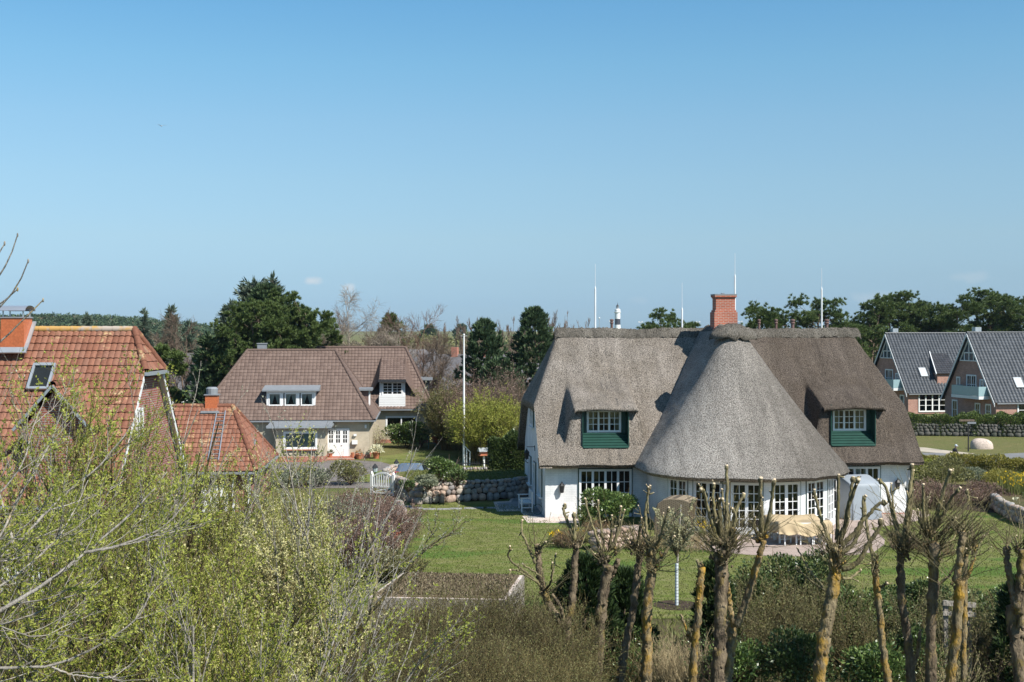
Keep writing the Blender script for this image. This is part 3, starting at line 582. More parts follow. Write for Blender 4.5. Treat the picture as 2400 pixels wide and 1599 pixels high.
# ---------------------------------------------------------------- building kit
def obx(mb, c, u, u0, u1, n0, n1, z0, z1):
    c = np.array(c, float); u = np.array(u, float); n = np.array((u[1], -u[0], 0)); z = np.array((0, 0, 1.))
    f = lambda a, b, d: c+u*a+n*b+z*d
    mb.hexa([f(u0,n1,z0), f(u1,n1,z0), f(u1,n0,z0), f(u0,n0,z0), f(u0,n1,z1), f(u1,n1,z1), f(u1,n0,z1), f(u0,n0,z1)]); return mb
def win(parent, c, u, w, h, sash=2, cols=2, rows=4, fr=.06, sf=.05, gb=.028, mat='white', name='window', curtain=None, cmat='curtain', sill=None, edge=None, back=.30, panel=0., label=None, hinge=0):
    """window or glazed door: frame mesh, with pane / curtain / sill / dark backing as sub-parts"""
    m = MB(); c = np.array(c, float); u = np.array(u, float)
    obx(m, c, u, -w/2, -w/2+fr, -.05, .05, 0, h); obx(m, c, u, w/2-fr, w/2, -.05, .05, 0, h); obx(m, c, u, -w/2+fr, w/2-fr, -.047, .047, 0, fr); obx(m, c, u, -w/2+fr, w/2-fr, -.047, .047, h-fr, h)
    iw = (w-2*fr)/sash
    for i in range(sash):
        a = -w/2+fr+i*iw; b = a+iw; z0, z1 = fr, h-fr
        obx(m, c, u, a, a+sf, -.03, .036, z0, z1); obx(m, c, u, b-sf, b, -.03, .036, z0, z1); obx(m, c, u, a+sf, b-sf, -.028, .034, z0, z0+sf+panel); obx(m, c, u, a+sf, b-sf, -.028, .034, z1-sf, z1)
        for k in range(1, cols): x = a+sf+(iw-2*sf)*k/cols; obx(m, c, u, x-gb/2, x+gb/2, -.012, .022, z0+sf+panel, z1-sf)
        for k in range(1, rows): z = z0+sf+panel+(z1-z0-2*sf-panel)*k/rows; obx(m, c, u, a+sf, b-sf, -.010, .020, z-gb/2, z+gb/2)
    o = m.build(name, M[mat], parent)
    n = np.array((u[1], -u[0], 0)); q = lambda a, b, d: c+u*a+n*b+np.array((0, 0, d))
    MB().quad(q(-w/2+fr, .002, fr), q(w/2-fr, .002, fr), q(w/2-fr, .002, h-fr), q(-w/2+fr, .002, h-fr)).build('pane', M['glass'], o)
    if back: MB().quad(q(-w/2, -back, 0), q(w/2, -back, 0), q(w/2, -back, h), q(-w/2, -back, h)).build('dark_backing', M['dark'], o)  # dark sheet behind the pane, room shade put into its colour
    if curtain:
        for a0, a1, b0, b1 in curtain:     # spans in fractions of the width: top a0..a1 and bottom b0..b1
            k = MB(); t = np.linspace(0, 1, 15); z = np.linspace(fr, h-fr, 5)[:, None]; s = (z-fr)/(h-2*fr)
            x = ((b0+(b1-b0)*t)*(1-s)+(a0+(a1-a0)*t)*s-.5)*(w-2*fr); d = -.10+.018*np.sin(t*40)[None]*np.ones_like(z)
            k.grid(c+u*x[..., None]+n*d[..., None]+np.array((0, 0, 1.))*(z*np.ones_like(x))[..., None])
            k.build('curtain', M[cmat], o)
    if sill: obx(MB(), c, u, -w/2-.06, w/2+.06, -.06, .14, -.07, -.004).build('sill', M[sill], o)
    if edge: e = MB(); obx(e, c, u, -w/2-.045, -w/2-.002, -.04, .022, -.01, h+.04); obx(e, c, u, w/2+.002, w/2+.045, -.04, .022, -.01, h+.04); obx(e, c, u, -w/2-.002, w/2+.002, -.04, .020, h+.003, h+.04); e.build('frame_edge', M[edge], o)
    if label: o['label'] = label
    return o
def wall_open(mb, c, u, L, h, ops, th=.3, z0=0):
    """straight wall from c along u, with openings (a, b, zlo, zhi); outer face on the line"""
    ops = sorted(ops); x = 0
    for a, b, l, t in ops:
        if a > x: obx(mb, c, u, x, a, -th, 0, z0, h)
        if l > z0: obx(mb, c, u, a, b, -th, 0, z0, l)
        if t < h: obx(mb, c, u, a, b, -th, 0, t, h)
        x = b
    if x < L: obx(mb, c, u, x, L, -th, 0, z0, h)
    return mb
def tile_roof(name, o, ud, vd, poly, mat, parent, roll=.30, course=.34, amp=.028, step=.03, q=5, th=.0):
    """pantiled plane: real rolls and stepped courses cut to an outline given in (along the eave, up the slope) metres"""
    o = np.array(o, float); ud = np.array(ud, float); vd = np.array(vd, float); nd = nrm(np.cross(ud, vd)); P = np.array(poly, float)
    u0, u1, v0, v1 = P[:, 0].min()-.01, P[:, 0].max()+.01, P[:, 1].min(), P[:, 1].max(); nc = int(math.ceil((v1-v0)/course)); nr = int(math.ceil((u1-u0)/roll))
    ph = np.arange(nr*q+1)/q; us = u0+ph*roll; w = np.abs(np.sin(np.pi*ph))**.75*amp
    bm = bmesh.new(); la = bm.faces.layers.int.new('t')
    for c in range(nc):
        va, vb = v0+c*course, min(v0+(c+1)*course, v1+.001); rows = []
        for v, e in ((va, -.004), (va, step), (vb, .004)):
            rows.append([bm.verts.new(o+ud*u+vd*v+nd*(k+e)) for u, k in zip(us, w)])
        for a, b in zip(rows, rows[1:]):
            for i in range(len(us)-1): f = bm.faces.new((a[i], a[i+1], b[i+1], b[i])); f[la] = (c*977+(i//q)*131) % 1000003
    for i in range(len(P)):
        a, b = P[i], P[(i+1) % len(P)]; d = b-a
        if abs(d[0]) < 1e-6 and abs(d[1]) < 1e-6: continue
        no = ud*d[1]-vd*d[0]
        bmesh.ops.bisect_plane(bm, geom=bm.verts[:]+bm.edges[:]+bm.faces[:], plane_co=o+ud*a[0]+vd*a[1], plane_no=no, clear_outer=True)
    me = bpy.data.meshes.new(name); bm.faces.ensure_lookup_table(); ids = np.array([f[la] for f in bm.faces]); bm.to_mesh(me); bm.free()
    ca = me.attributes.new('tile', 'FLOAT', 'FACE'); h = np.sin(ids*12.9898)*43758.5453; ca.data.foreach_set('value', (h-np.floor(h)).astype(np.float32))
    me.attributes.remove(me.attributes['t']) if 't' in me.attributes else None
    me.materials.append(mat); r = bpy.data.objects.new(name, me); COL.objects.link(r); r.parent = parent; return r
def ridge_tiles(mb, a, b, r=.13, n=None, up=.0):
    a = np.array(a, float); b = np.array(b, float); L = np.linalg.norm(b-a); n = n or max(int(L/.38), 1); d = (b-a)/L
    for i in range(n):
        p = a+(b-a)*i/n; q = a+(b-a)*(i+1.12)/n; mb.tubes(np.array([p, q]), np.array([r*1.08, r*.94])[None], 10)
    return mb
# ---------------------------------------------------------------- thatched house
RZ = math.atan(.0862)
TH = thing('thatched_house', 'white brick house with a grey reed thatched roof, round bay and red brick chimney', 'house', (1.55, 59.6, 0), RZ)
def th_roof(x, y):
    z = np.stack([2.7+(y+.5)*1.11+0*x, 2.7+(10.4-y)*1.11+0*x, 5.2+(x+.35)*2.29+0*y, 5.2+(17.95-x)*2.29+0*y]); k = 5.5
    return -np.log(np.exp(-k*(z-9)).sum(0))/k+9
DX = (2.85, 14.75); yl = .10
xs = np.unique(np.round(np.concatenate([np.linspace(-.35, 17.95, 150)]+[np.linspace(d-1.9, d+1.9, 48) for d in DX]+[[d-1.06, d+1.06] for d in DX]), 4))
ysr = np.concatenate([np.linspace(-.66, yl-.002, 8), np.linspace(yl, 3.4, 44), np.linspace(3.47, 10.56, 62)])
Xg, Yg = np.meshgrid(xs, ysr, indexing='ij'); Zg = th_roof(Xg, Yg)
for d in DX:
    a = np.abs(Xg-d); sd = np.log1p(np.exp((a-1.54)*22))/22*5+.015*a**2
    hd = 5.26+.40*(Yg-yl)-sd; hd = np.where((Yg >= yl) & (Yg < 4), hd, -9); Zg = np.where((Yg >= yl) & (Yg < 4), np.log(np.exp(7*(Zg-7))+np.exp(7*(hd-7)))/7+7, Zg)
Zg = Zg+.012*np.sin(Xg*1.3+Yg)+.016*np.sin(Xg*3.1-Yg*2.3)+R.normal(size=Zg.shape)*.006
m = MB(); nx, ny = Xg.shape; m.add(np.stack([Xg, Yg, Zg], -1)); jl = 7
I, J = np.meshgrid(np.arange(nx-1), np.arange(ny-1), indexing='ij'); xc = (xs[:-1]+xs[1:])/2
cut = np.zeros(I.shape, bool)
for d in DX: cut[:, jl] |= np.abs(xc-d) < 1.06
f = np.stack([I*ny+J, (I+1)*ny+J, (I+1)*ny+J+1, I*ny+J+1], -1)[~cut]; m.FS.append(f)
# thick cut edge and underside all round
def skirt(P, inw, dn=.34, i1=.12, i2=.6, up=.0):
    P = np.asarray(P, float); inw = np.asarray(inw, float); dn = np.broadcast_to(dn, len(P)); zz = np.array([0, 0, 1.]); a = P+inw*i1-zz*dn[:, None]; b = P+inw*i2+zz*(up-dn)[:, None]; return np.stack([P, a, b], 0)
DV = .12+.24*S01(-.66, .5, ysr)*(1-S01(9.4, 10.56, ysr))
m.grid(skirt(np.stack([xs, np.full(nx, -.66), Zg[:, 0]], -1), (0, 1, 0), .15, .13, .75, .45))
m.grid(skirt(np.stack([xs, np.full(nx, 10.56), Zg[:, -1]], -1), (0, -1, 0), .33, .13, .75, .55)[:, ::-1])
m.grid(skirt(np.stack([np.full(ny, -.35), ysr, Zg[0]], -1), (1, 0, 0), DV, .05, .6)[:, ::-1]); m.grid(skirt(np.stack([np.full(ny, 17.95), ysr, Zg[-1]], -1), (-1, 0, 0), DV, .05, .6))
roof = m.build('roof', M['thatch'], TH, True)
for d in DX:   # dormers: thick reed lip, green surround, cheeks and sloping apron, window with curtains
    k = np.abs(xs-d) < 1.52; xx = xs[k]; zz = Zg[k, jl+1]; lp = MB(); zb = zz-.17-.0*xx
    lp.grid(np.stack([np.stack([xx, np.full(len(xx), yl+.02), zz+.005], -1), np.stack([xx, np.full(len(xx), yl-.26), zz-.10], -1), np.stack([xx, np.full(len(xx), yl-.31), zz-.17], -1), np.stack([xx, np.full(len(xx), yl-.25), zb-.11], -1), np.stack([xx, np.full(len(xx), .72), zb+.02], -1)])[:, ::-1])
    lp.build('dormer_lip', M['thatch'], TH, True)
    g = MB(); g.bx(d-1.06, d-.83, .60, .72, 3.80, 5.22).bx(d+.83, d+1.06, .60, .72, 3.80, 5.22).bx(d-.83, d+.83, .60, .72, 4.99, 5.22)
    g.bx(d-1.10, d-1.062, .02, .72, 3.2, 5.22).bx(d+1.062, d+1.10, .02, .72, 3.2, 5.22)
    dg = g.build('dormer_surround', M['green'], TH)
    ap = MB()
    for i in range(6):
        a, b = i/6, (i+1)/6; A = np.array([0, -.04+.66*a, 3.235+.70*a]); B = np.array([0, -.04+.66*b, 3.235+.70*b]); nn = np.array([0, -.72, .69])
        p0, p1, p2, p3 = A+nn*.045, B+nn*.012, B-nn*.03, A-nn*.03
        ap.prism([p+np.array([d-1.058, 0, 0]) for p in (p0, p1, p2, p3)], (2.116, 0, 0))
    ap.build('dormer_apron', M['green'], TH)
    win(TH, (d, .62, 3.93), (1, 0, 0), 1.64, 1.06, 3, 2, 3, .055, .045, .03, curtain=[(.0, .3, 0, .12), (.7, 1., .86, 1.)] if d < 9 else [(.0, .16, 0, .2), (.68, 1., .72, 1.)], cmat='tancurtain', back=.5)
# round bay roof
AX, AY, RR = 8.85, -1.85, 4.76; ph = np.linspace(-math.pi/2, math.pi/2, 73); eav = np.column_stack([AX+RR*np.sin(ph), AY-RR*np.cos(ph)]); tp = np.column_stack([AX+.42*np.sin(ph), -.30-.42*np.cos(ph)])
sl = np.linspace(0, 1, 16)[1:]; L_ = lambda s: (np.column_stack([np.full(15, AX+s*RR), AY+sl*3.4]), np.column_stack([np.full(15, AX+s*.42), -.30+sl*5.0]))
eL, tL = L_(-1); eR, tR = L_(1); E = np.vstack([eL[::-1], eav, eR]); T = np.vstack([tL[::-1], tp, tR])
s = np.linspace(0, 1, 46)[:, None]; Pz = (2.53+6.17*(s-.035*np.sin(math.pi*s)))*np.ones((1, len(E))); PP = np.concatenate([E[None]*(1-s[..., None])+T[None]*s[..., None], Pz[..., None]], -1)
PP = PP+R.normal(size=PP.shape)*.006; PP[..., 2] += .016*np.sin(PP[..., 0]*2.7+PP[..., 1]*1.9)
PP[0, :, 2] -= .05+.03*np.sin(np.linspace(0, 9, len(E)))
m = MB().grid(PP); ce = np.column_stack([AX-E[:, 0], np.where(E[:, 1] < AY, AY-E[:, 1], 0), np.zeros(len(E))]); ce = nrm(ce)
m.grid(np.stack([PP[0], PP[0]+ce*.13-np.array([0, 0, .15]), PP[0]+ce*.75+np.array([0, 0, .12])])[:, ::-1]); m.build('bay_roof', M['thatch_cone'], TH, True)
# ridge capping of heather sods
def sod(pts, hw, drop, nm, c=22):
    pts = np.array(pts, float); n = len(pts); d = nrm(np.gradient(pts, axis=0)); sd = np.column_stack([d[:, 1], -d[:, 0], np.zeros(n)]); a = np.linspace(-1, 1, c)
    P = pts[:, None]+sd[:, None]*(a*hw)[None, :, None]; P[..., 2] -= drop*np.abs(a)**1.5*hw; rg = .035*np.sin(np.arange(n)*.9)[:, None]*np.abs(a)
    P[..., 2] += rg+R.normal(size=P.shape[:2])*.022; P[:, [0, -1], 2] -= .12; P = P+R.normal(size=P.shape)*.012
    e0 = P[:1]-d[0]*.12; e0[..., 2] -= .16; e1 = P[-1:]+d[-1]*.12; e1[..., 2] -= .16
    return np.concatenate([e0, P, e1])
rx_ = np.linspace(1.12, 16.72, 170); m = MB().grid(sod(np.column_stack([rx_, np.full(170, 4.95), 8.85+.02*np.sin(rx_*2.1)+.025*np.sin(rx_*.9)]), .36, 1.0, ''))
ry_ = np.linspace(4.9, -.62, 52); m.grid(sod(np.column_stack([np.full(52, AX)+.02*np.sin(ry_*3), ry_, 8.99-.16*np.clip((-.1-ry_), 0, 1)**1.4*2+.03*np.sin(ry_*4)]), .42, .95, ''))
a = np.linspace(-2.3, 2.3, 30); rows = []   # rounded sod hood draped over the point of the bay
for q in np.linspace(0, 1, 9): rr = .12+1.02*q; rows.append(np.column_stack([AX+rr*np.sin(a)*.98, -.25-rr*np.cos(a)*(.95-.1*q), np.full(30, 9.06-.08*q-.50*q**2)+R.normal(size=30)*.025*(1+q)]))
rows.append(rows[-1]*np.array([1, 1, 1])+np.array([0, .06, -.14])); m.grid(np.array(rows)[:, ::-1])
m.build('ridge_cap', M['ridge'], TH, True)
# walls
m = MB(); ops = [(1.55, 4.09, .04, 2.30)]
wall_open(m, (0, 0, 0), (1, 0, 0), 5.2, 2.78, [(1.55, 4.09, .04, 2.30)]); m.build('wall', M['wbrick'], TH); m = MB(); wall_open(m, (12.4, 0, 0), (1, 0, 0), 5.2, 2.78, [(1.11, 3.65, .04, 2.30)])
gp = lambda x: [(x, .001, 0), (x, 9.9, 0), (x, 9.9, 2.75), (x, 7.45, 5.4), (x, 2.45, 5.4), (x, .001, 2.75)]
m.build('wall', M['wbrick'], TH); MB().bx(.3, 17.3, 9.6, 9.9, 0, 2.78).build('wall', M['wbrick'], TH)
MB().prism(gp(-.002), (.25, 0, 0)).build('gable_wall', M['wbrick'], TH); MB().prism(gp(17.602), (-.25, 0, 0)).build('gable_wall', M['wbrick'], TH)
MB().bx(-.02, 1.5, -.015, .2, -.1, .02).build('plinth', M['rbrick'], TH); MB().bx(12.6, 17.62, -.015, .2, -.1, .045).build('plinth', M['rbrick'], TH)
win(TH, (2.82, -.03, .05), (1, 0, 0), 2.48, 2.22, 4, 2, 4, .05, .055, .03, edge='green', curtain=None, back=.6, name='french_window')
win(TH, (14.78, -.03, .05), (1, 0, 0), 2.48, 2.22, 4, 2, 4, .05, .055, .03, edge='green', curtain=[(.55, .63, .55, .60), (.70, .78, .73, .78)], back=.6, name='french_window')
RW = 4.05; arc = lambda a, b, r, n=8: [(AX+r*math.sin(t), AY-r*math.cos(t)) for t in np.linspace(math.radians(a), math.radians(b), n)]
cs = (-59, -36.5, -12.5, 12.5, 36.5, 59); hwd = (8.6, 9.6, 9.6, 9.6, 9.6, 8.6); m = MB()
def curved(a, b, z0, z1):
    o = arc(a, b, RW); i = arc(a, b, RW-.28); m.prism([(x, y, z0) for x, y in o]+[(x, y, z0) for x, y in i[::-1]], (0, 0, z1-z0))
ang = -90.
for c, h_ in zip(cs, hwd): curved(ang, c-h_, 0, 2.7); curved(c-h_, c+h_, 2.30, 2.7); ang = c+h_
curved(ang, 90, 0, 2.7)
for s_ in (-1, 1): m.bx(AX+s_*(RW-.14)-.14, AX+s_*(RW-.14)+.14, AY+.003, .05, 0, 2.7)
m.build('bay_wall', M['wbrick'], TH)
for c, h_ in zip(cs, hwd):
    a = math.radians(c); wd = 2*RW*math.sin(math.radians(h_))-.02; r = RW*math.cos(math.radians(h_))-.015
    win(TH, (AX+r*math.sin(a), AY-r*math.cos(a), .05), (math.cos(a), math.sin(a), 0), wd, 2.22, 2, 2, 5, .05, .07, .03, edge='green', back=0, panel=.18, name='french_window')
P = np.array([[(x, y, z) for x, y in arc(-89, 89, 3.25, 24)] for z in (.01, 2.6)]); MB().grid(P).build('bay_dark_backing', M['dark'], TH)  # curved dark sheet painting in the unlit bay room
for y, w, h, z, nm in ((1.85, 1.25, 1.45, .82, 'window'), (4.5, 1.0, 2.1, .03, 'side_door'), (6.9, 1.1, 1.4, .80, 'window'), (5.8, 1.5, 1.05, 3.85, 'window')):
    win(TH, (-.03, y, z), (0, -1, 0), w, h, 2 if nm == 'window' else 1, 2, 3, .06, .05, .03, edge='green', back=.02, sill='white' if nm == 'window' else None, name=nm, panel=.0 if nm == 'window' else .7)
def lantern(parent, p, bracket=None):
    m = MB(); x, y, z = p
    m.lathe([(.05, -.26), (.085, -.24), (.13, .06), (.15, .07), (.07, .18), (.03, .21), (.02, .27)], (x, y, z), 6)
    for a in range(0): pass
    if bracket: m.tubes(np.array([(x, y, z+.24), (x, y, z+.36), (x+bracket, y, z+.36)]), .018, 5); m.bx(x+bracket-.03, x+bracket, y-.06, y+.06, z+.16, z+.42); m.tubes(np.array([(x, y, z-.24), (x-.06, y, z-.36), (x+.07, y, z-.46)]), .02, 5)
    else: m.bx(x-.05, x+.05, y, y+.16, z-.05, z+.05)
    o = m.build('wall_lantern', M['black'], parent)
    MB().lathe([(.078, -.2), (.118, .05)], (x, y, z), 6, False).build('lantern_glass', plain('lantern_glass_%d' % len(bpy.data.materials), (.35, .36, .33), .15), o); return o
lantern(TH, (.76, -.16, 1.45)); lantern(TH, (16.85, -.16, 1.45)); lantern(TH, (-.42, 4.6, 2.55), .42)
# chimney, lightning rods, vent pots
cx, cy = 9.25, 3.1; m = MB().box((cx, cy, 8.9), (1.16, .9, 1.5)).box((cx, cy, 9.69), (1.06, .8, .12)).box((cx, cy, 10.0), (.96, .72, .9)).box((cx, cy, 10.37), (1.02, .78, .07)).box((cx, cy, 10.44), (1.10, .86, .10))
ch = m.build('chimney', M['rbrick'], TH); MB().box((cx, cy, 10.515), (1.12, .88, .05)).bx(cx-.12, cx+.02, cy-.1, cy+.1, 10.54, 10.59).build('chimney_cap', M['lead'], ch)
for x, y, z0, z1, z2, r in ((3.10, 4.95, 8.7, 10.95, 12.1, .045), (8.35, 8.5, 6.0, 9.95, 11.3, .05), (10.32, 5.0, 8.8, 11.6, 12.7, .045), (14.85, 4.95, 8.7, 10.95, 11.95, .045)):
    MB().lathe([(r, z0), (r, z1-.1), (r*.5, z1), (.012, z1+.02), (.008, z2)], (x, y, 0), 8).build('lightning_rod', M['greywhite'], TH)
for x, y, k in ((4.02, 5.4, .75), (11.75, 5.6, .7), (12.65, 5.6, .75), (13.4, 5.2, 1), (15.2, 5.2, 1)):
    MB().lathe([(.09*k, 8.6), (.09*k, 9.08), (.13*k, 9.10), (.13*k, 9.14), (.10*k, 9.16), (.10*k, 9.22), (.14*k, 9.24), (.13*k, 9.30), (.04, 9.32)], (x, y, 0), 10).build('vent_pot', plain('vent_clay_%d' % int(x*10), (.14, .085, .075), .8), TH)
dp = MB().tubes(np.array([(17.5, -.1, 2.4), (17.5, -.1, .1)]), .05, 8).build('downpipe', M['greywhite'], TH)
# ---------------------------------------------------------------- other houses
def plane_roof(nm, A, B, C, D, mat, par, **k):
    """tile one plane whose eave runs A->B (as seen from outside, left to right) and whose upper edge runs D->C"""
    A, B, C, D = [np.array(p, float) for p in (A, B, C, D)]; u = nrm(B-A); n = nrm(np.cross(B-A, D-A)); v = np.cross(n, u)
    uv = lambda p: ((p-A)@u, (p-A)@v); pts = [uv(A), uv(B), uv(C)]
    if np.linalg.norm(C-D) > .01: pts.append(uv(D))
    return tile_roof(nm, A, u, v, pts, mat, par, **k)
def hip_roof(par, x0, x1, y0, y1, ze, zr, il, ir, mat, rmat=None, back=True, **k):
    ym = (y0+y1)/2; a, b = (x0+il, ym, zr), (x1-ir, ym, zr)
    plane_roof('roof', (x0, y0, ze), (x1, y0, ze), b, a, M[mat], par, **k)
    plane_roof('roof', (x1, y0, ze), (x1, y1, ze), b, b, M[mat], par, **k); plane_roof('roof', (x0, y1, ze), (x0, y0, ze), a, a, M[mat], par, **k)
    if back: plane_roof('roof', (x1, y1, ze), (x0, y1, ze), a, b, M[mat], par, **k)
    m = MB(); ridge_tiles(m, a, b)
    for p, q in (((x1, y0, ze), b), ((x0, y0, ze), a), ((x1, y1, ze), b), ((x0, y1, ze), a)): ridge_tiles(m, p, q)
    m.build('ridge_tiles', M[rmat or mat], par, True)
    g = MB().bx(x0-.1, x1+.1, y0-.12, y0+.0, ze-.12, ze-.02).bx(x1-.0, x1+.12, y0, y1, ze-.12, ze-.02); g.build('gutter', M['lead'], par)
    MB().bx(x0+.02, x1-.02, y0+.02, y1-.02, ze-.16, ze-.02).build('soffit', M['lead'], par)
# ---- brown roofed neighbour
BH = thing('brown_roofed_house', 'sand coloured brick house with a brown tiled hip roof and white dormers', 'house', (-11.05, 99.1, -1.2), .068)
hip_roof(BH, -13.4, .4, -.4, 10.4, 3.0, 8.3, 3.4, 3.35, 'browntile', roll=.30, course=.36, amp=.03, step=.035)
hip_roof(BH, -9, 5.12, 13.08, 22.9, 3.0, 8.35, 2.6, 2.6, 'browntile', roll=.30, course=.36, amp=.03, step=.035)
m = MB(); wall_open(m, (-13, 0, 0), (1, 0, 0), 13, 2.9, [(9.72, 11.48, .2, 2.36)]); m.bx(-.3, 0, 0.01, 10, 0, 2.9).bx(-13, -12.7, .3, 10, 0, 2.9).build('wall', M['tanbrick'], BH)
m = MB(); wall_open(m, (-9, 13.5, 0), (1, 0, 0), 13.7, 2.9, [(9.85, 12.6, .85, 2.35)]); m.bx(4.4, 4.7, 13.8, 22.5, 0, 2.9).build('rear_wing_wall', M['tanbrick'], BH)
MB().bx(-13.04, -6.9, -.03, .0, 0, .3).bx(-3.2, -3.0, -.03, 0, 0, .3).bx(-1.45, .03, -.03, .0, 0, .3).bx(0, .03, 0, 10, 0, .3).bx(-9, 4.73, 13.46, 13.49, 0, .3).build('plinth', M['rbrick'], BH)
m = MB(); m.bx(-3.3, -1.3, -.75, -.035, 0, .18).bx(-3.5, -1.1, -1.1, -.74, 0, .09).build('door_steps', M['rbrick'], BH)
d = win(BH, (-2.4, -.02, .2), (1, 0, 0), 1.74, 2.14, 3, 2, 3, .06, .12, .05, name='front_door', panel=.85, back=.5)
MB().lathe([(.05, 0), (.055, .015), (.03, .03)], (0, 0, 0), 10).build('door_knob', M['white'], d, loc=(-2.1, -.08, 1.05))
m = MB(); wall_open(m, (-6.9, -2.3, 0), (1, 0, 0), 3.7, 2.55, [(.55, 3.1, .95, 2.3)]); m.bx(-6.9, -6.6, -2.0, -.01, 0, 2.55).bx(-3.5, -3.2, -2.0, -.01, 0, 2.55); m.build('bay_wall', M['tanbrick'], BH)
MB().bx(-6.93, -3.17, -2.33, -2.303, 0, .4).bx(-3.198, -3.17, -2.3, -.04, 0, .4).build('bay_plinth', M['rbrick'], BH)
m = MB(); m.prism([(-7.5, -2.75, 2.62), (-7.5, -2.75, 2.74), (-7.5, -.05, 2.98), (-7.5, -.05, 2.62)], (4.75, 0, 0)); m.build('bay_canopy', M['lead'], BH)
MB().bx(-7.55, -2.7, -2.84, -2.753, 2.58, 2.72).bx(-7.56, -7.503, -2.75, -.1, 2.62, 2.76).bx(-2.747, -2.69, -2.75, -.1, 2.62, 2.76).build('bay_gutter', M['zinc'], BH)
win(BH, (-5.07, -2.28, .95), (1, 0, 0), 2.55, 1.35, 1, 1, 1, .12, .05, .03, curtain=[(0, 1, 0, 1)], cmat='greycurtain', back=.5, name='picture_window', sill='terracotta')
fc = bpy.data.curves.new('wall_lettering', 'FONT'); fc.body = 'OCKSEMINN'; fc.size = .42; fc.extrude = .012; fc.space_character = 1.12; fo = bpy.data.objects.new('wall_lettering', fc); COL.objects.link(fo); fo.parent = BH; fo.location = (-6.35, -2.325, .50); fo.rotation_euler = (math.pi/2, 0, 0); bpy.context.view_layer.update(); me = bpy.data.meshes.new_from_object(fo.evaluated_get(bpy.context.evaluated_depsgraph_get())); bpy.data.objects.remove(fo); me.materials.clear(); me.materials.append(M['black']); fo = bpy.data.objects.new('wall_lettering', me); COL.objects.link(fo); fo.parent = BH; fo.location = (-6.35, -2.325, .50); fo.rotation_euler = (math.pi/2, 0, 0)
win(BH, (2.23, 13.52, .85), (1, 0, 0), 2.75, 1.5, 2, 1, 1, .1, .05, .03, back=.9, name='picture_window', sill='white')
# front dormer with three curtained windows
m = MB(); m.bx(-7.95, -7.80, .64, 2.0, 3.95, 5.15).bx(-4.35, -4.2, .64, 2.0, 3.95, 5.15).bx(-7.95, -4.2, .62, .70, 3.92, 4.07).bx(-7.95, -4.2, .62, .70, 5.05, 5.2); m.bx(-6.86, -6.66, .625, .70, 4.07, 5.05).bx(-5.62, -5.42, .625, .70, 4.07, 5.05)
m.build('dormer_wall', M['white'], BH)
for i in range(3): win(BH, (-7.33+i*1.24+.01, .66, 4.07), (1, 0, 0), .96, .98, 1, 1, 1, .05, .04, .03, curtain=[(0, .52, 0, .22), (.48, 1, .78, 1)], back=.5, name='dormer_window')
MB().prism([(-8.25, .25, 5.20), (-8.25, .25, 5.32), (-8.25, 2.3, 5.62), (-8.25, 2.3, 5.2)], (4.35, 0, 0)).build('dormer_roof', M['lead'], BH)
# side dormer on the right hip
MB().bx(-2.6, -.2, 3.3, 4.8, 3.75, 5.1).build('side_dormer', M['dbrown'], BH); MB().bx(-2.9, .1, 3.0, 5.1, 5.103, 5.28).build('side_dormer_roof', M['lead'], BH)
win(BH, (-.17, 4.05, 3.85), (0, 1, 0), 1.2, 1.2, 1, 1, 2, .08, .05, .03, back=.02, name='side_window')
# rear dormer with boarded balcony
plane_roof('dormer_roof', (.25, 13.45, 5.55), (2.6, 13.45, 5.55), (2.45, 17.2, 7.45), (.4, 17.2, 7.45), M['browntile'], BH, roll=.30, course=.36, amp=.03)
m = MB(); m.prism([(.25, 13.44, 5.5), (.27, 17.1, 7.4), (-.55, 14.6, 4.75), (-.65, 13.9, 4.1)], (.06, 0, .05)); m.build('dormer_cheek', M['browntile'], BH); m = MB(); m.prism([(2.6, 13.44, 5.5), (2.58, 17.1, 7.4), (3.4, 14.6, 4.75), (3.5, 13.9, 4.1)], (-.06, 0, .05)); m.build('dormer_cheek', M['browntile'], BH)
MB().bx(.2, 2.65, 13.38, 13.447, 5.35, 5.58).build('dormer_fascia', M['darktile'], BH)
win(BH, (1.43, 14.0, 4.15), (1, 0, 0), 1.85, 1.22, 2, 2, 4, .08, .06, .04, back=.4, name='balcony_window'); MB().bx(.3, .5, 14.0, 14.12, 3.6, 5.5).bx(2.36, 2.56, 14.0, 14.12, 3.6, 5.5).bx(.5, 2.36, 14.0, 14.12, 5.37, 5.5).build('dormer_wall', M['white'], BH)
m = MB(); [m.bx(.28, 2.58, 13.25, 13.31, 3.2+i*.2, 3.385+i*.2) for i in range(5)]; m.bx(.28, .34, 13.311, 14.0, 3.3, 4.18).bx(2.52, 2.58, 13.311, 14.0, 3.3, 4.18).bx(.34, 2.52, 13.311, 14.0, 3.3, 3.36).build('balcony_parapet', M['white'], BH)
MB().bx(2.3, 4.7, 16.3, 19.2, 4.0, 5.4).build('box_dormer', M['darktile'], BH); MB().bx(2.1, 5.0, 16.0, 19.5, 5.403, 5.6).build('box_dormer_roof', M['lead'], BH)
MB().bx(-9.25, -8.55, 5.2, 5.9, 7.6, 8.8).bx(-9.3, -8.5, 5.15, 5.95, 8.803, 8.88).build('chimney', M['lead'], BH)
MB().bx(-1.2, -.98, -.16, -.02, 1.75, 1.9).bx(-1.32, -.9, -.24, -.021, 1.12, 1.42).build('letter_box', M['white'], BH); MB().bx(-.35, -.2, -.16, -.02, 2.35, 2.62).build('outside_light', M['white'], BH)
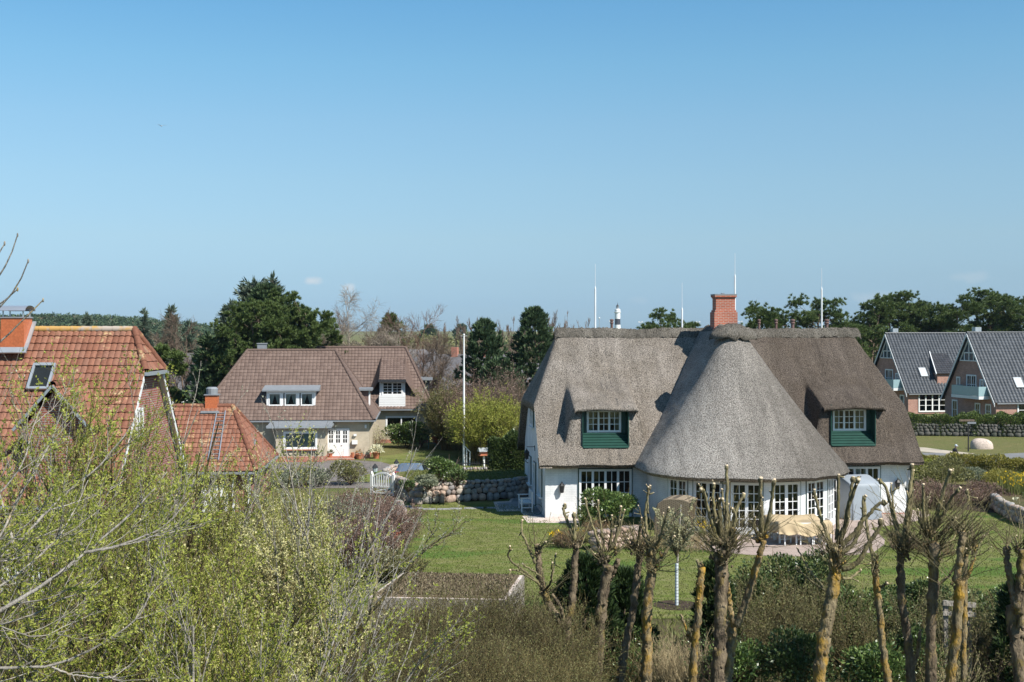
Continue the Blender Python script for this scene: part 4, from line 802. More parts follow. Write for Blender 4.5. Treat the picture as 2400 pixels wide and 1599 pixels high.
# ---- red roofed house on the left
LH = thing('red_roofed_house', 'red brick house with a lichen spotted red pantile roof and orange clad chimney', 'house', (-13.1, 42.1, 0))
zr = 8.78; sl_ = 1.19; x0 = -15; yr = 4.87; ze = zr-sl_*yr; zh = 7.3; yh = (zh-ze)/sl_
tk = dict(roll=.215, course=.345, amp=.034, step=.045, q=6)
tile_roof('roof', (x0, 0, ze), (1, 0, 0), nrm(np.array([0, 1, sl_])), [(0, 0), (15, 0), (15, yh*1.5543), (14.23, yr*1.5543), (0, yr*1.5543)], M['redtile'], LH, **tk)
tile_roof('roof', (0, 2*yr, ze), (-1, 0, 0), nrm(np.array([0, -1, sl_])), [(0, 0), (15, 0), (15, yr*1.5543), (.77, yr*1.5543), (0, yh*1.5543)], M['redtile'], LH, **tk)
plane_roof('hip_roof', (0, yh, zh), (0, 2*yr-yh, zh), (-.77, yr, zr), (-.77, yr, zr), M['redtile'], LH, roll=.5, course=.345, amp=.03, step=.04)
t = NT('lichen_ridge'); n_ = t.noise(2.2, 4); t.pr(t.mix(t.ramp(n_, (.42, 0.), (.55, 1.)), (.36, .30, .25), (.42, .25, .08)), .85); M['lridge'] = t.m
m = MB(); ridge_tiles(m, (x0, yr, zr+.02), (-.75, yr, zr+.02), .12); m.build('ridge_tiles', M['lridge'], LH, True)
m = MB(); ridge_tiles(m, (.02, yh, zh), (-.75, yr, zr+.02), .13); ridge_tiles(m, (.02, 2*yr-yh, zh), (-.75, yr, zr+.02), .13); m.build('hip_tiles', M['redtile'], LH, True)
MB().prism([(-.02, yh-.1, zh-.03), (.14, yh-.1, zh-.03), (.14, yh-.1, zh-.16), (-.02, yh-.1, zh-.16)], (0, 2*(yr-yh)+.2, 0)).build('hip_gutter', M['zinc'], LH)
gw = [(-.5, .4, 0), (-.5, 2*yr-.4, 0), (-.5, 2*yr-.4, ze+.2), (-.5, 2*yr-yh, zh-.25), (-.5, yh, zh-.25), (-.5, .4, ze+.2)]
MB().prism(gw, (.25, 0, 0)).build('gable_wall', M['dbrick'], LH)
for a, b in (((0, -.0, ze-.06), (0, yh, zh-.06)), ((0, 2*yr, ze-.06), (0, 2*yr-yh, zh-.06))): 
    m = MB(); a = np.array(a); b = np.array(b); m.prism([a+(-.02, 0, 0), a+(-.02, 0, -.26), b+(-.02, 0, -.26), b+(-.02, 0, 0)], (-.045, 0, 0)); m.prism([a+(-.07, 0, -.02), a+(-.07, 0, -.10), b+(-.07, 0, -.10), b+(-.07, 0, -.02)], (-.45, 0, 0)); m.build('bargeboard', M['greywhite'], LH)
m = MB(); wall_open(m, (x0, .5, 0), (1, 0, 0), 14.5, ze+.3, [(10.9, 12.8, .05, 2.3), (5.0, 7.2, .8, 2.3), (8.3, 9.4, .05, 2.2)]); m.build('front_wall', M['dbrick'], LH)
win(LH, (-3.15, .52, .05), (1, 0, 0), 1.9, 2.25, 2, 1, 1, .09, .06, .03, name='french_window', panel=.72, back=.5); win(LH, (-8.9, .52, .8), (1, 0, 0), 2.2, 1.5, 2, 2, 2, .09, .06, .03, back=.5); win(LH, (-6.15, .52, .05), (1, 0, 0), 1.1, 2.15, 1, 2, 3, .09, .08, .03, back=.5, name='glazed_door', panel=.6)
win(LH, (-.23, 3.7, 4.9), (0, 1, 0), .8, 1.1, 1, 2, 2, .08, .05, .03, back=.02); win(LH, (-.23, 4.0, 1.0), (0, 1, 0), 1.3, 1.3, 2, 1, 2, .08, .05, .03, back=.02, sill='white')
MB().bx(x0, .1, -.12, 0, ze-.1, ze+.0).build('gutter', M['zinc'], LH); MB().tubes(np.array([(-.65, .34, ze-.1), (-.65, .34, 0)]), .05, 8).build('downpipe', M['zinc'], LH)
# chimney with slate cladding, flashing and arched metal cowl
m = MB(); cxx = -4.86; cy0 = 3.9
for i in range(3): m.bx(cxx-.415-.008*(2-i), cxx+.415+.008*(2-i), cy0-.008*(2-i), cy0+.8, 8.0+i*.40-.02, 8.0+(i+1)*.40)
c = m.build('chimney', M['orange'], LH); c.data.attributes.new('tile', 'FLOAT', 'FACE'); MB().bx(cxx-.45, cxx+.45, cy0-.03, cy0+.83, 9.203, 9.25).build('chimney_slab', M['lead'], c)
k = MB(); a = np.linspace(0, math.pi, 9); P = np.array([[(cxx+x, cy0+.4-.5*math.cos(t), 9.48+.18*math.sin(t)) for t in a] for x in (-.5, .5)]); k.grid(P); P2 = P.copy(); P2[..., 2] -= .02; k.grid(P2[::-1])
for dx in (-.36, .36):
    for dy in (.08, .72): k.bx(cxx+dx-.02, cxx+dx+.02, cy0+dy-.02, cy0+dy+.02, 9.25, 9.52)
k.build('chimney_cowl', M['steel'], c)
MB().prism([(cxx-.56, cy0-.16, 7.93), (cxx+.56, cy0-.16, 7.93), (cxx+.56, cy0+.0, 8.12), (cxx-.56, cy0+.0, 8.12)], (0, -.05, .04)).prism([(cxx+.43, cy0-.1, 7.98), (cxx+.56, cy0-.1, 7.98), (cxx+.56, cy0+.85, 9.05), (cxx+.43, cy0+.85, 9.05)], (0, -.04, .04)).build('chimney_flashing', M['zinc'], LH)
# skylight
ry0 = lambda z: (z-ze)/sl_
v = nrm(np.array([0, 1, sl_])); nn = np.array([0, -sl_, 1])/1.5543; o = np.array([-4.0, ry0(6.6), 6.6])+nn*.05; m = MB(); U = np.array([1., 0, 0])
fr_ = lambda a, b, c2, d2, n0, n1: MB.hexa(m, [o+U*a+v*c2+nn*n0, o+U*b+v*c2+nn*n0, o+U*b+v*d2+nn*n0, o+U*a+v*d2+nn*n0, o+U*a+v*c2+nn*n1, o+U*b+v*c2+nn*n1, o+U*b+v*d2+nn*n1, o+U*a+v*d2+nn*n1])
fr_(0, .09, 0, 1.15, .03, .14); fr_(.71, .8, 0, 1.15, .03, .14); fr_(.09, .71, 0, .1, .03, .135); fr_(.09, .71, 1.03, 1.15, .03, .16); sk = m.build('skylight', M['zinc'], LH)
q = lambda a, c2: o+U*a+v*c2+nn*.11
MB().quad(q(.09, .1), q(.71, .1), q(.71, 1.03), q(.09, 1.03)).build('pane', M['glass'], sk); q = lambda a, c2: o+U*a+v*c2+nn*.075; MB().quad(q(.09, .1), q(.71, .1), q(.71, 1.03), q(.09, 1.03)).build('skylight_dark_backing', M['dark'], sk)  # dark sheet under the pane stands in for the unlit loft
# gabled dormer to the front
gx, gw_, gz, gr, gy = -2.15, 1.25, 5.5, 6.95, .35
plane_roof('dormer_roof', (gx+gw_, gy, gz), (gx+gw_, ry0(gz)+.1, gz), (gx, ry0(gr)+.1, gr), (gx, gy, gr), M['redtile'], LH, **tk); plane_roof('dormer_roof', (gx-gw_, ry0(gz)+.1, gz), (gx-gw_, gy, gz), (gx, gy, gr), (gx, ry0(gr)+.1, gr), M['redtile'], LH, **tk)
MB().prism([(gx-gw_+.2, gy+.3, 3.2), (gx+gw_-.2, gy+.3, 3.2), (gx+gw_-.2, gy+.3, gz), (gx, gy+.3, gr-.15), (gx-gw_+.2, gy+.3, gz)], (0, 1.5, 0)).build('dormer_wall', M['dbrick'], LH)
m = MB()
for s in (-1, 1): m.bar((gx+s*(gw_+.05), gy-.03, gz-.06), (gx, gy-.03, gr-.03), .05, .09)
m.build('dormer_bargeboard', M['zinc'], LH); m = MB(); ridge_tiles(m, (gx, gy, gr), (gx, ry0(gr), gr), .12); m.build('dormer_ridge', M['redtile'], LH, True)
# ---- extension
EX = thing('red_roofed_annexe', 'low brick annexe with a red pantile hip roof and small orange chimney', 'annexe', (-12.2, 61.2, 0), .064)
hip_roof(EX, -11, .0, 0, 8, 2.0, 4.9, 1.7, 1.75, 'redtile', roll=.22, course=.345, amp=.03, step=.04)
m = MB(); wall_open(m, (-10.7, .4, 0), (1, 0, 0), 10.4, 1.95, [(8.0, 9.3, .02, 1.85), (3.5, 5.5, .6, 1.7)]); m.bx(-.6, -.3, .701, 7.6, 0, 1.95); m.build('wall', M['dbrick'], EX)
win(EX, (-2.05, .38, .02), (1, 0, 0), 1.3, 1.83, 1, 1, 1, .1, .1, .03, name='white_door', panel=1.1, back=.02); win(EX, (-6.2, .38, .6), (1, 0, 0), 2.0, 1.1, 2, 1, 2, .08, .05, .03, back=.02); MB().bx(-.45, -.33, .2, .32, 0, 1.9).bx(-1.2, -1.08, .2, .32, 0, 1.9).bx(-1.3, -.25, .15, .38, 1.901, 1.99).build('porch_post', M['greywhite'], EX)
m = MB().bx(-3.1, -2.5, 3.8, 4.4, 4.3, 5.45); c = m.build('chimney', M['orange'], EX); c.data.attributes.new('tile', 'FLOAT', 'FACE'); MB().bx(-3.16, -2.44, 3.74, 4.46, 5.453, 5.5).lathe([(.28, 5.5), (.30, 5.78), (.22, 5.86)], (-2.8, 4.1, 0), 12).build('chimney_cap', M['lead'], c); MB().bx(-3.25, -2.35, 3.35, 3.82, 4.58, 4.68).build('chimney_flashing', M['zinc'], EX)
MB().tubes(np.array([(-.62, 3.2, 2.75), (-.5, 3.2, 3.25)]), .05, 8, True).build('vent_pipe', M['zinc'], EX)
def front(y): return 2.0+.725*y
m = MB(); a, b = np.array([-2.15, .55, front(.55)+.10]), np.array([-2.25, 3.55, front(3.55)+.10])
for s in (-.23, .23): m.bar(a+(s*1.1, 0, 0), b+(s*.9, 0, 0), .045, .07)
for i in range(12): p = a+(b-a)*(i+.5)/12; w = .24*(1.1-.2*i/12); m.bar(p+(-w, 0, 0), p+(w, 0, 0), .035, .035)
o = m.build('ladder', M['steel'], None, loc=(-12.2, 61.2, 0)); o.rotation_euler.z = .064; tag(o, 'aluminium roof ladder lying on the red tiled annexe roof', 'ladder')
# ---- grey roofed brick houses on the right
def gable_house(name, label, X, Y, rz, L, Wd, ze, zr, dorm=None, sky=(4, 6.3), sy=2.0, tw=5.0):
    t = thing(name, label, 'house', (X, Y, -1.2), rz); ym = Wd/2; sl = (zr-ze)/ym; k = dict(roll=.40, course=.36, amp=.075, step=.035)
    plane_roof('roof', (-.35, -.3, ze-.3*sl), (L, -.3, ze-.3*sl), (L, ym, zr), (-.35, ym, zr), M['greytile'], t, **k); plane_roof('roof', (L, Wd+.3, ze-.3*sl), (-.35, Wd+.3, ze-.3*sl), (-.35, ym, zr), (L, ym, zr), M['greytile'], t, **k)
    m = MB(); ridge_tiles(m, (-.38, ym, zr+.02), (L, ym, zr+.02), .13); m.build('ridge_tiles', M['greytile'], t, True)
    m = MB()
    for s in (0, 1): m.prism([(-.36, -.34 if not s else Wd+.34, ze-.34*sl-.03), (-.36, ym, zr-.02), (-.36, ym, zr-.34), (-.36, (-.34 if not s else Wd+.34), ze-.34*sl-.33)], (-.05, 0, 0))
    m.build('bargeboard', M['greywhite'], t)
    g = MB().prism([(0, 0, 0), (0, Wd, 0), (0, Wd, ze-.2), (0, ym, zr-.3), (0, 0, ze-.2)], (.25, 0, 0)); g.bx(.25, L, 0.002, .25, 0, ze-.15).build('wall', M['mbrick'], t)
    zt = zr-3.0; hw = (zr-.55-zt)/sl; c = (-.03, ym, zt)
    f = MB()
    for a, b in (((-hw, 0), (hw, 0)), ((-hw, 0), (0, zr-.55-zt)), ((hw, 0), (0, zr-.55-zt)), ((0, 0), (0, zr-.6-zt)), ((-hw*.5, .85), (hw*.5, .85)), ((-hw*.5, 0), (-hw*.5, .9)), ((hw*.5, 0), (hw*.5, .9))): f.bar((-.05, ym+a[0], zt+a[1]), (-.05, ym+b[0], zt+b[1]), .1, .14, (1, 0, 0))
    f = f.build('gable_window', M['white'], t); MB().quad((-.02, ym-hw, zt), (-.02, ym, zr-.55), (-.02, ym+hw, zt)).build('pane', M['darkglass'], f)
    b = MB().bx(-1.35, -.003, 1.0, 6.4, ze-.1, ze+.22).build('balcony', M['greywhite'], t); r = MB(); r.bx(-1.34, -1.30, 1.05, 6.35, ze+.25, ze+1.22).bx(-1.3, -.05, 1.05, 1.09, ze+.25, ze+1.22).bx(-1.3, -.05, 6.31, 6.35, ze+.25, ze+1.22).build('balcony_glass', M['tealglass'], b)
    for y, w, z, h in ((2.6, .7, ze+.25, 1.7), (4.6, 1.9, ze+.25, 2.1), (7.2, .7, ze+.25, 1.8), (1.4, 1.0, .7, 1.5), (3.4, 1.0, .7, 1.5), (7.9, 1.1, .2, 2.1)): win(t, (-.03, y, z), (0, -1, 0), w, h, 1 if w < 1.2 else 2, 2, 2, .08, .06, .04, back=.02)
    for x, w in ((tw, 3.6), (11.5, 3.6)): win(t, (x, -.03, .2), (1, 0, 0), w, 2.2, 4, 1, 3, .08, .08, .05, back=.02, name='terrace_window')
    for x in sky:
        vv = nrm(np.array([0, 1, sl])); nv = np.array([0, -vv[2], vv[1]]); o = np.array([x, sy, ze+sy*sl])+nv*.07; Q = lambda u, v_, n: o+np.array([u, 0, 0])+vv*v_+nv*n
        s = MB().hexa([Q(0, 0, .02), Q(.95, 0, .02), Q(.95, 1.3, .02), Q(0, 1.3, .02), Q(0, 0, .13), Q(.95, 0, .13), Q(.95, 1.3, .13), Q(0, 1.3, .13)]).build('skylight', M['lead'], t); MB().quad(Q(.1, .1, .134), Q(.85, .1, .134), Q(.85, 1.2, .134), Q(.1, 1.2, .134)).build('pane', M['paleglass'], s)
    MB().bx(.8, 1.5, ym+.2, ym+.9, zr-.8, zr+.6).build('chimney', M['zinc'], t); MB().bx(L-.1, L, -.3, -.2, 0, ze-.4).bx(-.1, L, -.42, -.31, ze-.3*sl-.12, ze-.3*sl-.0).build('gutter', M['lead'], t)
    if dorm:
        x, w, z, zt = dorm; yb = lambda q: (q-ze)/sl
        plane_roof('dormer_roof', (x-w, .25, z-.2), (x+w, .25, z-.2), (x+w*.95, yb(zt-.2)+.05, zt-.2), (x-w*.45, yb(zt-.2)+.05, zt-.2), M['darktile'], t, roll=.36, course=.36, amp=.04); MB().bar((x-w-.05, .2, z-.25), (x-w*.45-.05, yb(zt-.2), zt-.15), .09, .2).build('dormer_bargeboard', M['white'], t)
        MB().prism([(x-w+.25, .5, ze-.3), (x+w-.1, .5, ze-.3), (x+w-.1, .5, z-.1), (x-w+.25, .5, z-.1)], (0, 2.0, 0)).build('dormer_wall', M['mbrick'], t)
    if 0:
        plane_roof('dormer_roof', (x-w, yb(z)+.2, z), (x-w, .2, z), (x, .2, zt), (x, yb(zt)+.1, zt), M['darktile'], t, roll=.36, course=.36, amp=.04); plane_roof('dormer_roof', (x+w, .2, z), (x+w, yb(z)+.2, z), (x, yb(zt)+.1, zt), (x, .2, zt), M['darktile'], t, roll=.36, course=.36, amp=.04)
        MB().prism([(x-w+.25, .5, ze-.3), (x+w-.25, .5, ze-.3), (x+w-.25, .5, z+.1), (x, .5, zt-.2), (x-w+.25, .5, z+.1)], (0, 3.2, 0)).build('dormer_wall', M['mbrick'], t); m = MB()
        for s in (-1, 1): m.bar((x+s*(w+.05), .17, z-.1), (x, .17, zt-.05), .06, .2)
        m.build('dormer_bargeboard', M['white'], t)
    return t
M['darkglass'] = plain('dark_pane', (.05, .07, .09), .08, 0, .1, 1, .6); M['tealglass'] = plain('frosted_teal_glass', (.28, .40, .42), .25, 0, .05); M['paleglass'] = plain('pale_skylight_glass', (.55, .62, .66), .15, 0, .05)
gable_house('grey_roofed_house', 'brick house with grey tiled roof and glass balcony at the right edge of the picture', 50.0, 132.2, .197, 16, 10.0, 2.8, 9.63, None, (2.75,), .75, 4.2)
gable_house('grey_roofed_house', 'brick house with grey tiled roof and dark gabled dormer, half behind the thatched roof', 46.8, 151.2, .197, 17, 10.0, 2.8, 9.5, (5.3, 1.5, 4.9, 7.4), (2.2,), 1.1, 3.1)
# ---- houses farther off
def cottage(name, label, X, Y, rz, L, Wd, ze, zr, wall, roofm, chim=(), wins=((.3, 1.2), (.7, 1.2)), z0=-1.2):
    t = thing(name, label, 'house', (X, Y, z0), rz); ym = Wd/2
    MB().prism([(0, 0, 0), (0, Wd, 0), (0, Wd, ze), (0, ym, zr-.1), (0, 0, ze)], (L, 0, 0)).build('wall', M[wall], t)
    m = MB(); sl = (zr-ze)/ym
    for s in (0, 1):
        y = -.3 if not s else Wd+.3; m.prism([(-.3, y, ze-.3*sl), (-.3, ym, zr), (-.3, ym, zr+.12), (-.3, y, ze-.3*sl+.12)], (L+.6, 0, 0))
    m.build('roof', M[roofm], t)
    for x in chim: MB().bx(x*L-.45, x*L+.45, ym-.4, ym+.4, zr-.6, zr+1.1).build('chimney', M['rbrick'], t)
    for f, w in wins: win(t, (f*L, -.03, .8), (1, 0, 0), w, 1.3, 2, 1, 2, .1, .06, .05, back=.02)
    return t
M['slate'] = plain('weathered_slate', (.11, .105, .11), .8, 0, .25, 2)
cottage('white_cottage', 'small white cottage with lattice window behind the brown bare shrub', -39.2, 141, .1, 9, 7, 3.0, 7.2, 'white', 'slate', (), ((.72, 1.6), (.2, 1.2)))
cottage('grey_cottage', 'long grey roofed cottage with two red chimneys behind the flagpole', -16.5, 176, -.25, 17, 9, 2.0, 6.4, 'white', 'slate', (.45, .72))
cottage('grey_cottage', 'dark slate roof without chimneys, left of the two red chimneys', -24, 205, .3, 13, 9, 2.0, 6.6, 'greywhite', 'slate')
cottage('white_cottage', 'white far cottage with pale roof behind the dark pines beside the thatch', 1.5, 168, .15, 11, 8, 2.2, 5.4, 'white', 'slate')
# lighthouse, floodlight masts
t = thing('lighthouse', 'tall white lighthouse with one black band on the horizon', 'lighthouse', ((1419-CX)/F*1600, 1600, -1.2))
MB().lathe([(4.4, 0), (3.6, 15.6)], (0, 0, 0), 24).build('tower', M['white'], t)
MB().lathe([(3.58, 15.62), (3.5, 23)], (0, 0, 0), 24).build('black_band', plain('lighthouse_black', (.035, .035, .045), .6), t)
MB().lathe([(3.48, 23.02), (3.4, 30), (4.3, 31), (4.3, 31.6), (3.5, 31.7), (3.5, 34.0), (3.3, 35), (2.0, 35.6)], (0, 0, 0), 24).build('tower', M['white'], t)
MB().lathe([(1.7, 35.6), (1.7, 38), (1.9, 38.2), (1.6, 38.6)], (0, 0, 0), 14).build('lantern_room', M['lead'], t); MB().lathe([(1.9, 38.6), (1.2, 40), (.3, 41.2), (.1, 43.5)], (0, 0, 0), 14).build('dome', M['black'], t)
for i, (x, top, lb) in enumerate(((1377, 733, 'white mast with a round head left of the lighthouse'), (1405, 739, 'floodlight mast just left of the lighthouse'), (1472, 741, 'floodlight mast between lighthouse and pines'), (1604, 741, 'floodlight mast beside the pines behind the ridge'), (1701, 740, 'floodlight mast right of the red brick chimney'))):
    z = H+(HY-top)/F*520; t = thing('floodlight_mast', lb, 'light mast', ((x-CX)/F*520, 520, -1.2), 0, 'masts on the horizon'); MB().lathe([(.14, 0), (.09, z+1.2)], (0, 0, 0), 6).build('mast', M['zinc'], t)
    (MB().blob((0, 0, z+1.5), (.7, .7, .7)) if i == 0 else MB().bx(-.9, .9, -.1, .1, z+1.1, z+1.25).bx(-.9, -.35, -.15, .15, z+1.26, z+1.6).bx(.35, .9, -.15, .15, z+1.26, z+1.6)).build('lamp_head', M['greywhite'], t)
# ---------------------------------------------------------------- stone walls (field stones stacked in a bank)
def stone_wall(name, label, cat, pts, h, size=(.30, .62), rows=None, thick=.35, top=None, z0=None, group=None, lean=.1, gap=.92, mat='stone'):
    """dry wall of rounded boulders, big at the foot and small on top; one mesh, earth core behind"""
    pts = [np.array(p[:2], float) for p in pts]; zb = float(terr(*pts[0])) if z0 is None else z0
    t = thing(name, label, cat, (*pts[0], zb), 0, group); m = MB(); core = MB()
    L = [np.linalg.norm(b-a) for a, b in zip(pts, pts[1:])]; cum = np.concatenate([[0], np.cumsum(L)])
    def loc(s):
        i = min(max(int(np.searchsorted(cum, s)-1), 0), len(L)-1); d = (pts[i+1]-pts[i])/L[i]; return pts[i]+d*(s-cum[i]), d
    z = 0; k = 0
    while z < h-.06:
        sz = size[1]*(1-z/h)+size[0]*(z/h); hh = min(sz*.82, h-z+.06); s = -R.uniform(0, sz)*.5
        while s < cum[-1]:
            w = sz*R.uniform(.7, 1.4); p, d = loc(min(max(s+w/2, 0), cum[-1])); n = np.array([d[1], -d[0]]); o = p-pts[0]; gz = float(terr(*p))-zb if z0 is None else 0
            n0 = len(m.V); m.blob((0, 0, 0), (w*gap*1.05, thick*1.1, hh*1.1*R.uniform(.85, 1.1)), 9, 6, .14, .25)
            rot = np.array(Matrix.Rotation(math.atan2(d[1], d[0]), 3, 'Z') @ Matrix.Rotation(R.uniform(-.35, .35), 3, 'Y')); q = m.V[n0] @ rot.T
            m.V[n0] = q+np.array([o[0]-n[0]*lean*z, o[1]-n[1]*lean*z, gz+z+hh*.48+R.uniform(-.03, .03)]); s += w*gap
        z += hh*.86; k += 1
    m.build('stones', M[mat], t, True)
    for a, b, l in zip(pts, pts[1:], L):
        d = (b-a)/l; n = np.array([-d[1], d[0]]); A = a-pts[0]; B = b-pts[0]; za = float(terr(*a))-zb if z0 is None else 0; zc = float(terr(*b))-zb if z0 is None else 0
        core.prism([(*A, za), (*B, zc), (*B, zc+h*.94), (*A, za+h*.94)], (*(n*thick*.45), 0))
    core.build('earth_core', M['soil'], t); return t
M['pinkstone'] = stonemat('pinkish_field_stone', (.34, .235, .18), (.44, .33, .26), (.27, .22, .19))
M['shadestone'] = stonemat('shaded_dark_stone', (.05, .055, .045), (.09, .085, .075), (.06, .065, .05), (.12, .11, .10))  # shade below the hedge is put into these stone colours
g = lambda x, y: G(x, y)
stone_wall('stone_wall', 'retaining wall of rounded field stones behind the lawn, between white gate and thatched house', 'stone wall', [g(905, 1137), g(935, 1152), g(962, 1160), g(1075, 1152), g(1150, 1148), g(1222, 1139)], 1.02, (.19, .50))
a = [g(905, 1137), g(935, 1152), g(962, 1160), g(1075, 1152), g(1150, 1148), g(1222, 1139)]
WALLTOP = [(p.x, p.y) for p in a[1:]]
bk = [(p.x, p.y+.12) for p in a]+[(1.9, 70.9), (-3, 71.4), (-5.4, 71.2), (-6.3, 70.4)]
m = MB(); m.prism([(x, y, 0) for x, y in bk], (0, 0, .95)); m.build('planted_bank', M['meadow'])['kind'] = 'structure'
stone_wall('stone_wall', 'curved stone wall of the flower bed on the right, behind the bare pollard tips', 'stone wall', [g(2281, 1168), g(2296, 1180), g(2330, 1198), g(2365, 1212), g(2440, 1238)], .72, (.20, .42), group=None)
q = [g(2281, 1168), g(2296, 1180), g(2330, 1198), g(2365, 1212), g(2440, 1238)]
m = MB(); m.prism([(p.x, p.y+.14, 0) for p in q]+[(33, 57, 0), (33, 66, 0), (27.5, 69, 0)], (0, 0, .66)); m.build('planted_bank', M['rough'])['kind'] = 'structure'
stone_wall('stone_wall', 'short stone wall between the driveway car and the front lawn of the brown roofed house', 'stone wall', [g(886, 1104), g(905, 1092), g(930, 1092), (-5.0, 84.2), (-1.0, 84.2)], .75, (.2, .42))
stone_wall('stone_wall', 'shaded stone wall between the birdhouse and the dark hedge at the driveway', 'stone wall', [(-2.9, 76), (-.4, 76.5), (1.8, 77)], 1.25, (.2, .42))
stone_wall('stone_wall', 'long dark stone wall under the clipped hedge beyond the road', 'stone wall', [(36.5, 120.2), (41, 119.8), (48, 118.6), (56, 117.2)], 1.15, (.25, .5), mat='shadestone')
stone_wall('stone_wall', 'end of a stone edging left of the lawn, beside the reddish bush', 'stone wall', [g(905, 1245), g(927, 1212), g(918, 1188)], .75, (.35, .6), thick=.4)
stone_wall('rockery', 'heap of round stones in front of the bay, behind the pollards', 'rockery', [g(1372, 1268), g(1410, 1262), g(1440, 1258), g(1478, 1252)], .75, (.18, .32), thick=.6, lean=.5, mat='pinkstone')
# ---------------------------------------------------------------- furniture and garden objects
def bench():
    t = thing('garden_bench', 'white slatted wooden bench against the white gable wall', 'bench', (1.55-.085*2.6-.5, 59.6+2.45, .03), RZ-math.pi/2)
    m = MB(); [m.bx(-.7, .7, -.42+i*.085, -.42+i*.085+.065, .42, .445) for i in range(6)]; m.build('seat', M['white'], t)
    m = MB(); [m.bx(x-.02, x+.02, .075, .10, .5, .88) for x in np.linspace(-.6, .6, 12)]; m.bx(-.72, .72, .07, .11, .88, .96).bx(-.72, .72, .07, .11, .47, .52); m.build('backrest', M['white'], t)
    for s in (-1, 1):
        MB().bx(s*.72-.03, s*.72+.03, -.46, -.40, 0, .66).build('leg', M['white'], t); MB().bx(s*.72-.03, s*.72+.03, .05, .11, 0, .97).build('leg', M['white'], t); MB().bx(s*.72-.04, s*.72+.04, -.5, .05, .66, .70).bx(s*.72-.02, s*.72+.02, -.40, .05, .2, .24).build('armrest', M['white'], t)
    MB().bx(-.69, .69, -.44, -.425, .34, .41).build('apron', M['white'], t); return t
bench()
# covered beach chair (grey tarpaulin) and wicker beach chair
def drape(w, d, h, hb, seg=14, rows=12, fold=.03, top=.86):
    """upright cover: rounded rectangular section, arched roof tipped to the front, folds to the hem"""
    th = np.linspace(0, 2*math.pi, seg*4, endpoint=False); c, s = np.cos(th), np.sin(th); e = .24; X = np.sign(c)*np.abs(c)**e; Y = np.sign(s)*np.abs(s)**e; P = []
    for k in np.linspace(0, 1, rows):
        sc = 1+.05*(1-k); f = fold*(1-k)*np.sin(th*9+1); z = np.full_like(th, k)*(h+(hb-h)*(Y+1)/2*1.0)
        P.append(np.column_stack([X*w/2*sc+f*c, (Y*d/2+(.10*k**2))*sc+f*s, z]))
    for q in (.93, .75, .45, .12): P.append(np.column_stack([X*w/2*q, (Y*d/2)*q+.10, (h+(hb-h)*(Y*q+1)/2)+.13*(1-q**2)]))
    return np.array(P)
p = g(1990, 1196)
t = thing('covered_beach_chair', 'tall hooded beach chair wrapped in a pale grey tarpaulin by the right terrace doors', 'beach chair', (p.x-.1, p.y+.6, .02), .25); c = MB(); c.grid(drape(1.55, 1.15, 1.62, 1.95), True); M['tarp'] = plain('grey_tarpaulin', (.25, .28, .31), .55, 0, .08, 2, .3, .2); c.build('cover', M['tarp'], t, True)
MB().bx(-.6, .6, -.45, .45, 0, .06).build('base', M['lead'], t)
t0 = NT('wicker'); br = t0.n('ShaderNodeTexBrick'); tx = t0.n('ShaderNodeSeparateXYZ'); t0.t.links.new(t0.co(), tx.inputs[0]); cb = t0.n('ShaderNodeCombineXYZ'); t0.set(cb.inputs[0], t0.math('ADD', tx.outputs[0], tx.outputs[1])); t0.set(cb.inputs[1], tx.outputs[2]); t0.set(br.inputs['Vector'], cb.outputs[0]); br.inputs['Scale'].default_value = 1; br.inputs['Brick Width'].default_value = .12; br.inputs['Row Height'].default_value = .045; br.inputs['Mortar Size'].default_value = .008
t0.set(br.inputs['Color1'], (.30, .235, .155)); t0.set(br.inputs['Color2'], (.23, .18, .12)); t0.set(br.inputs['Mortar'], (.08, .06, .04)); M['wicker'] = t0.pr(br.outputs['Color'], .8, 0, t0.bump(br.outputs['Fac'], -.7, .02))
p = g(1560, 1252)
t = thing('wicker_beach_chair', 'brown wicker hooded beach chair seen from behind, in front of the left bay doors', 'beach chair', (p.x-.05, p.y+.45, .02), -1.95); t.scale = (1.0, 1.4, 1.0)
a = np.linspace(0, 1, 22); hprof = [(-.52, .35), (-.52, 1.0), (-.50, 1.35), (-.42, 1.62), (-.25, 1.80), (0, 1.86), (.3, 1.84), (.52, 1.76)]
def hood(w):
    P = np.array([[(-w/2, y, z), (-w/2+.03, y-.02 if y < 0 else y, z+.03), (w/2-.03, y-.02 if y < 0 else y, z+.03), (w/2, y, z)] for y, z in hprof]); return P
m = MB().grid(hood(1.35)); m.grid(hood(1.27)[::-1]-np.array([0, -.03, .03])); pp = [(y, z) for y, z in hprof]
for s in (-1, 1): m.prism([(s*.675, y, z) for y, z in pp]+[(s*.675, .45, 1.2), (s*.675, .40, .35)], (-s*.03, 0, 0))
m.build('hood', M['wicker'], t); MB().bx(-.68, .68, -.5, .55, .06, .42).build('seat_box', M['wicker'], t); MB().bx(-.6, .6, -.4, .4, .42, .52).build('seat_cushion', M['curtain'], t); MB().bx(-.7, .7, -.55, .6, 0, .058).build('base', M['browntwig'], t)
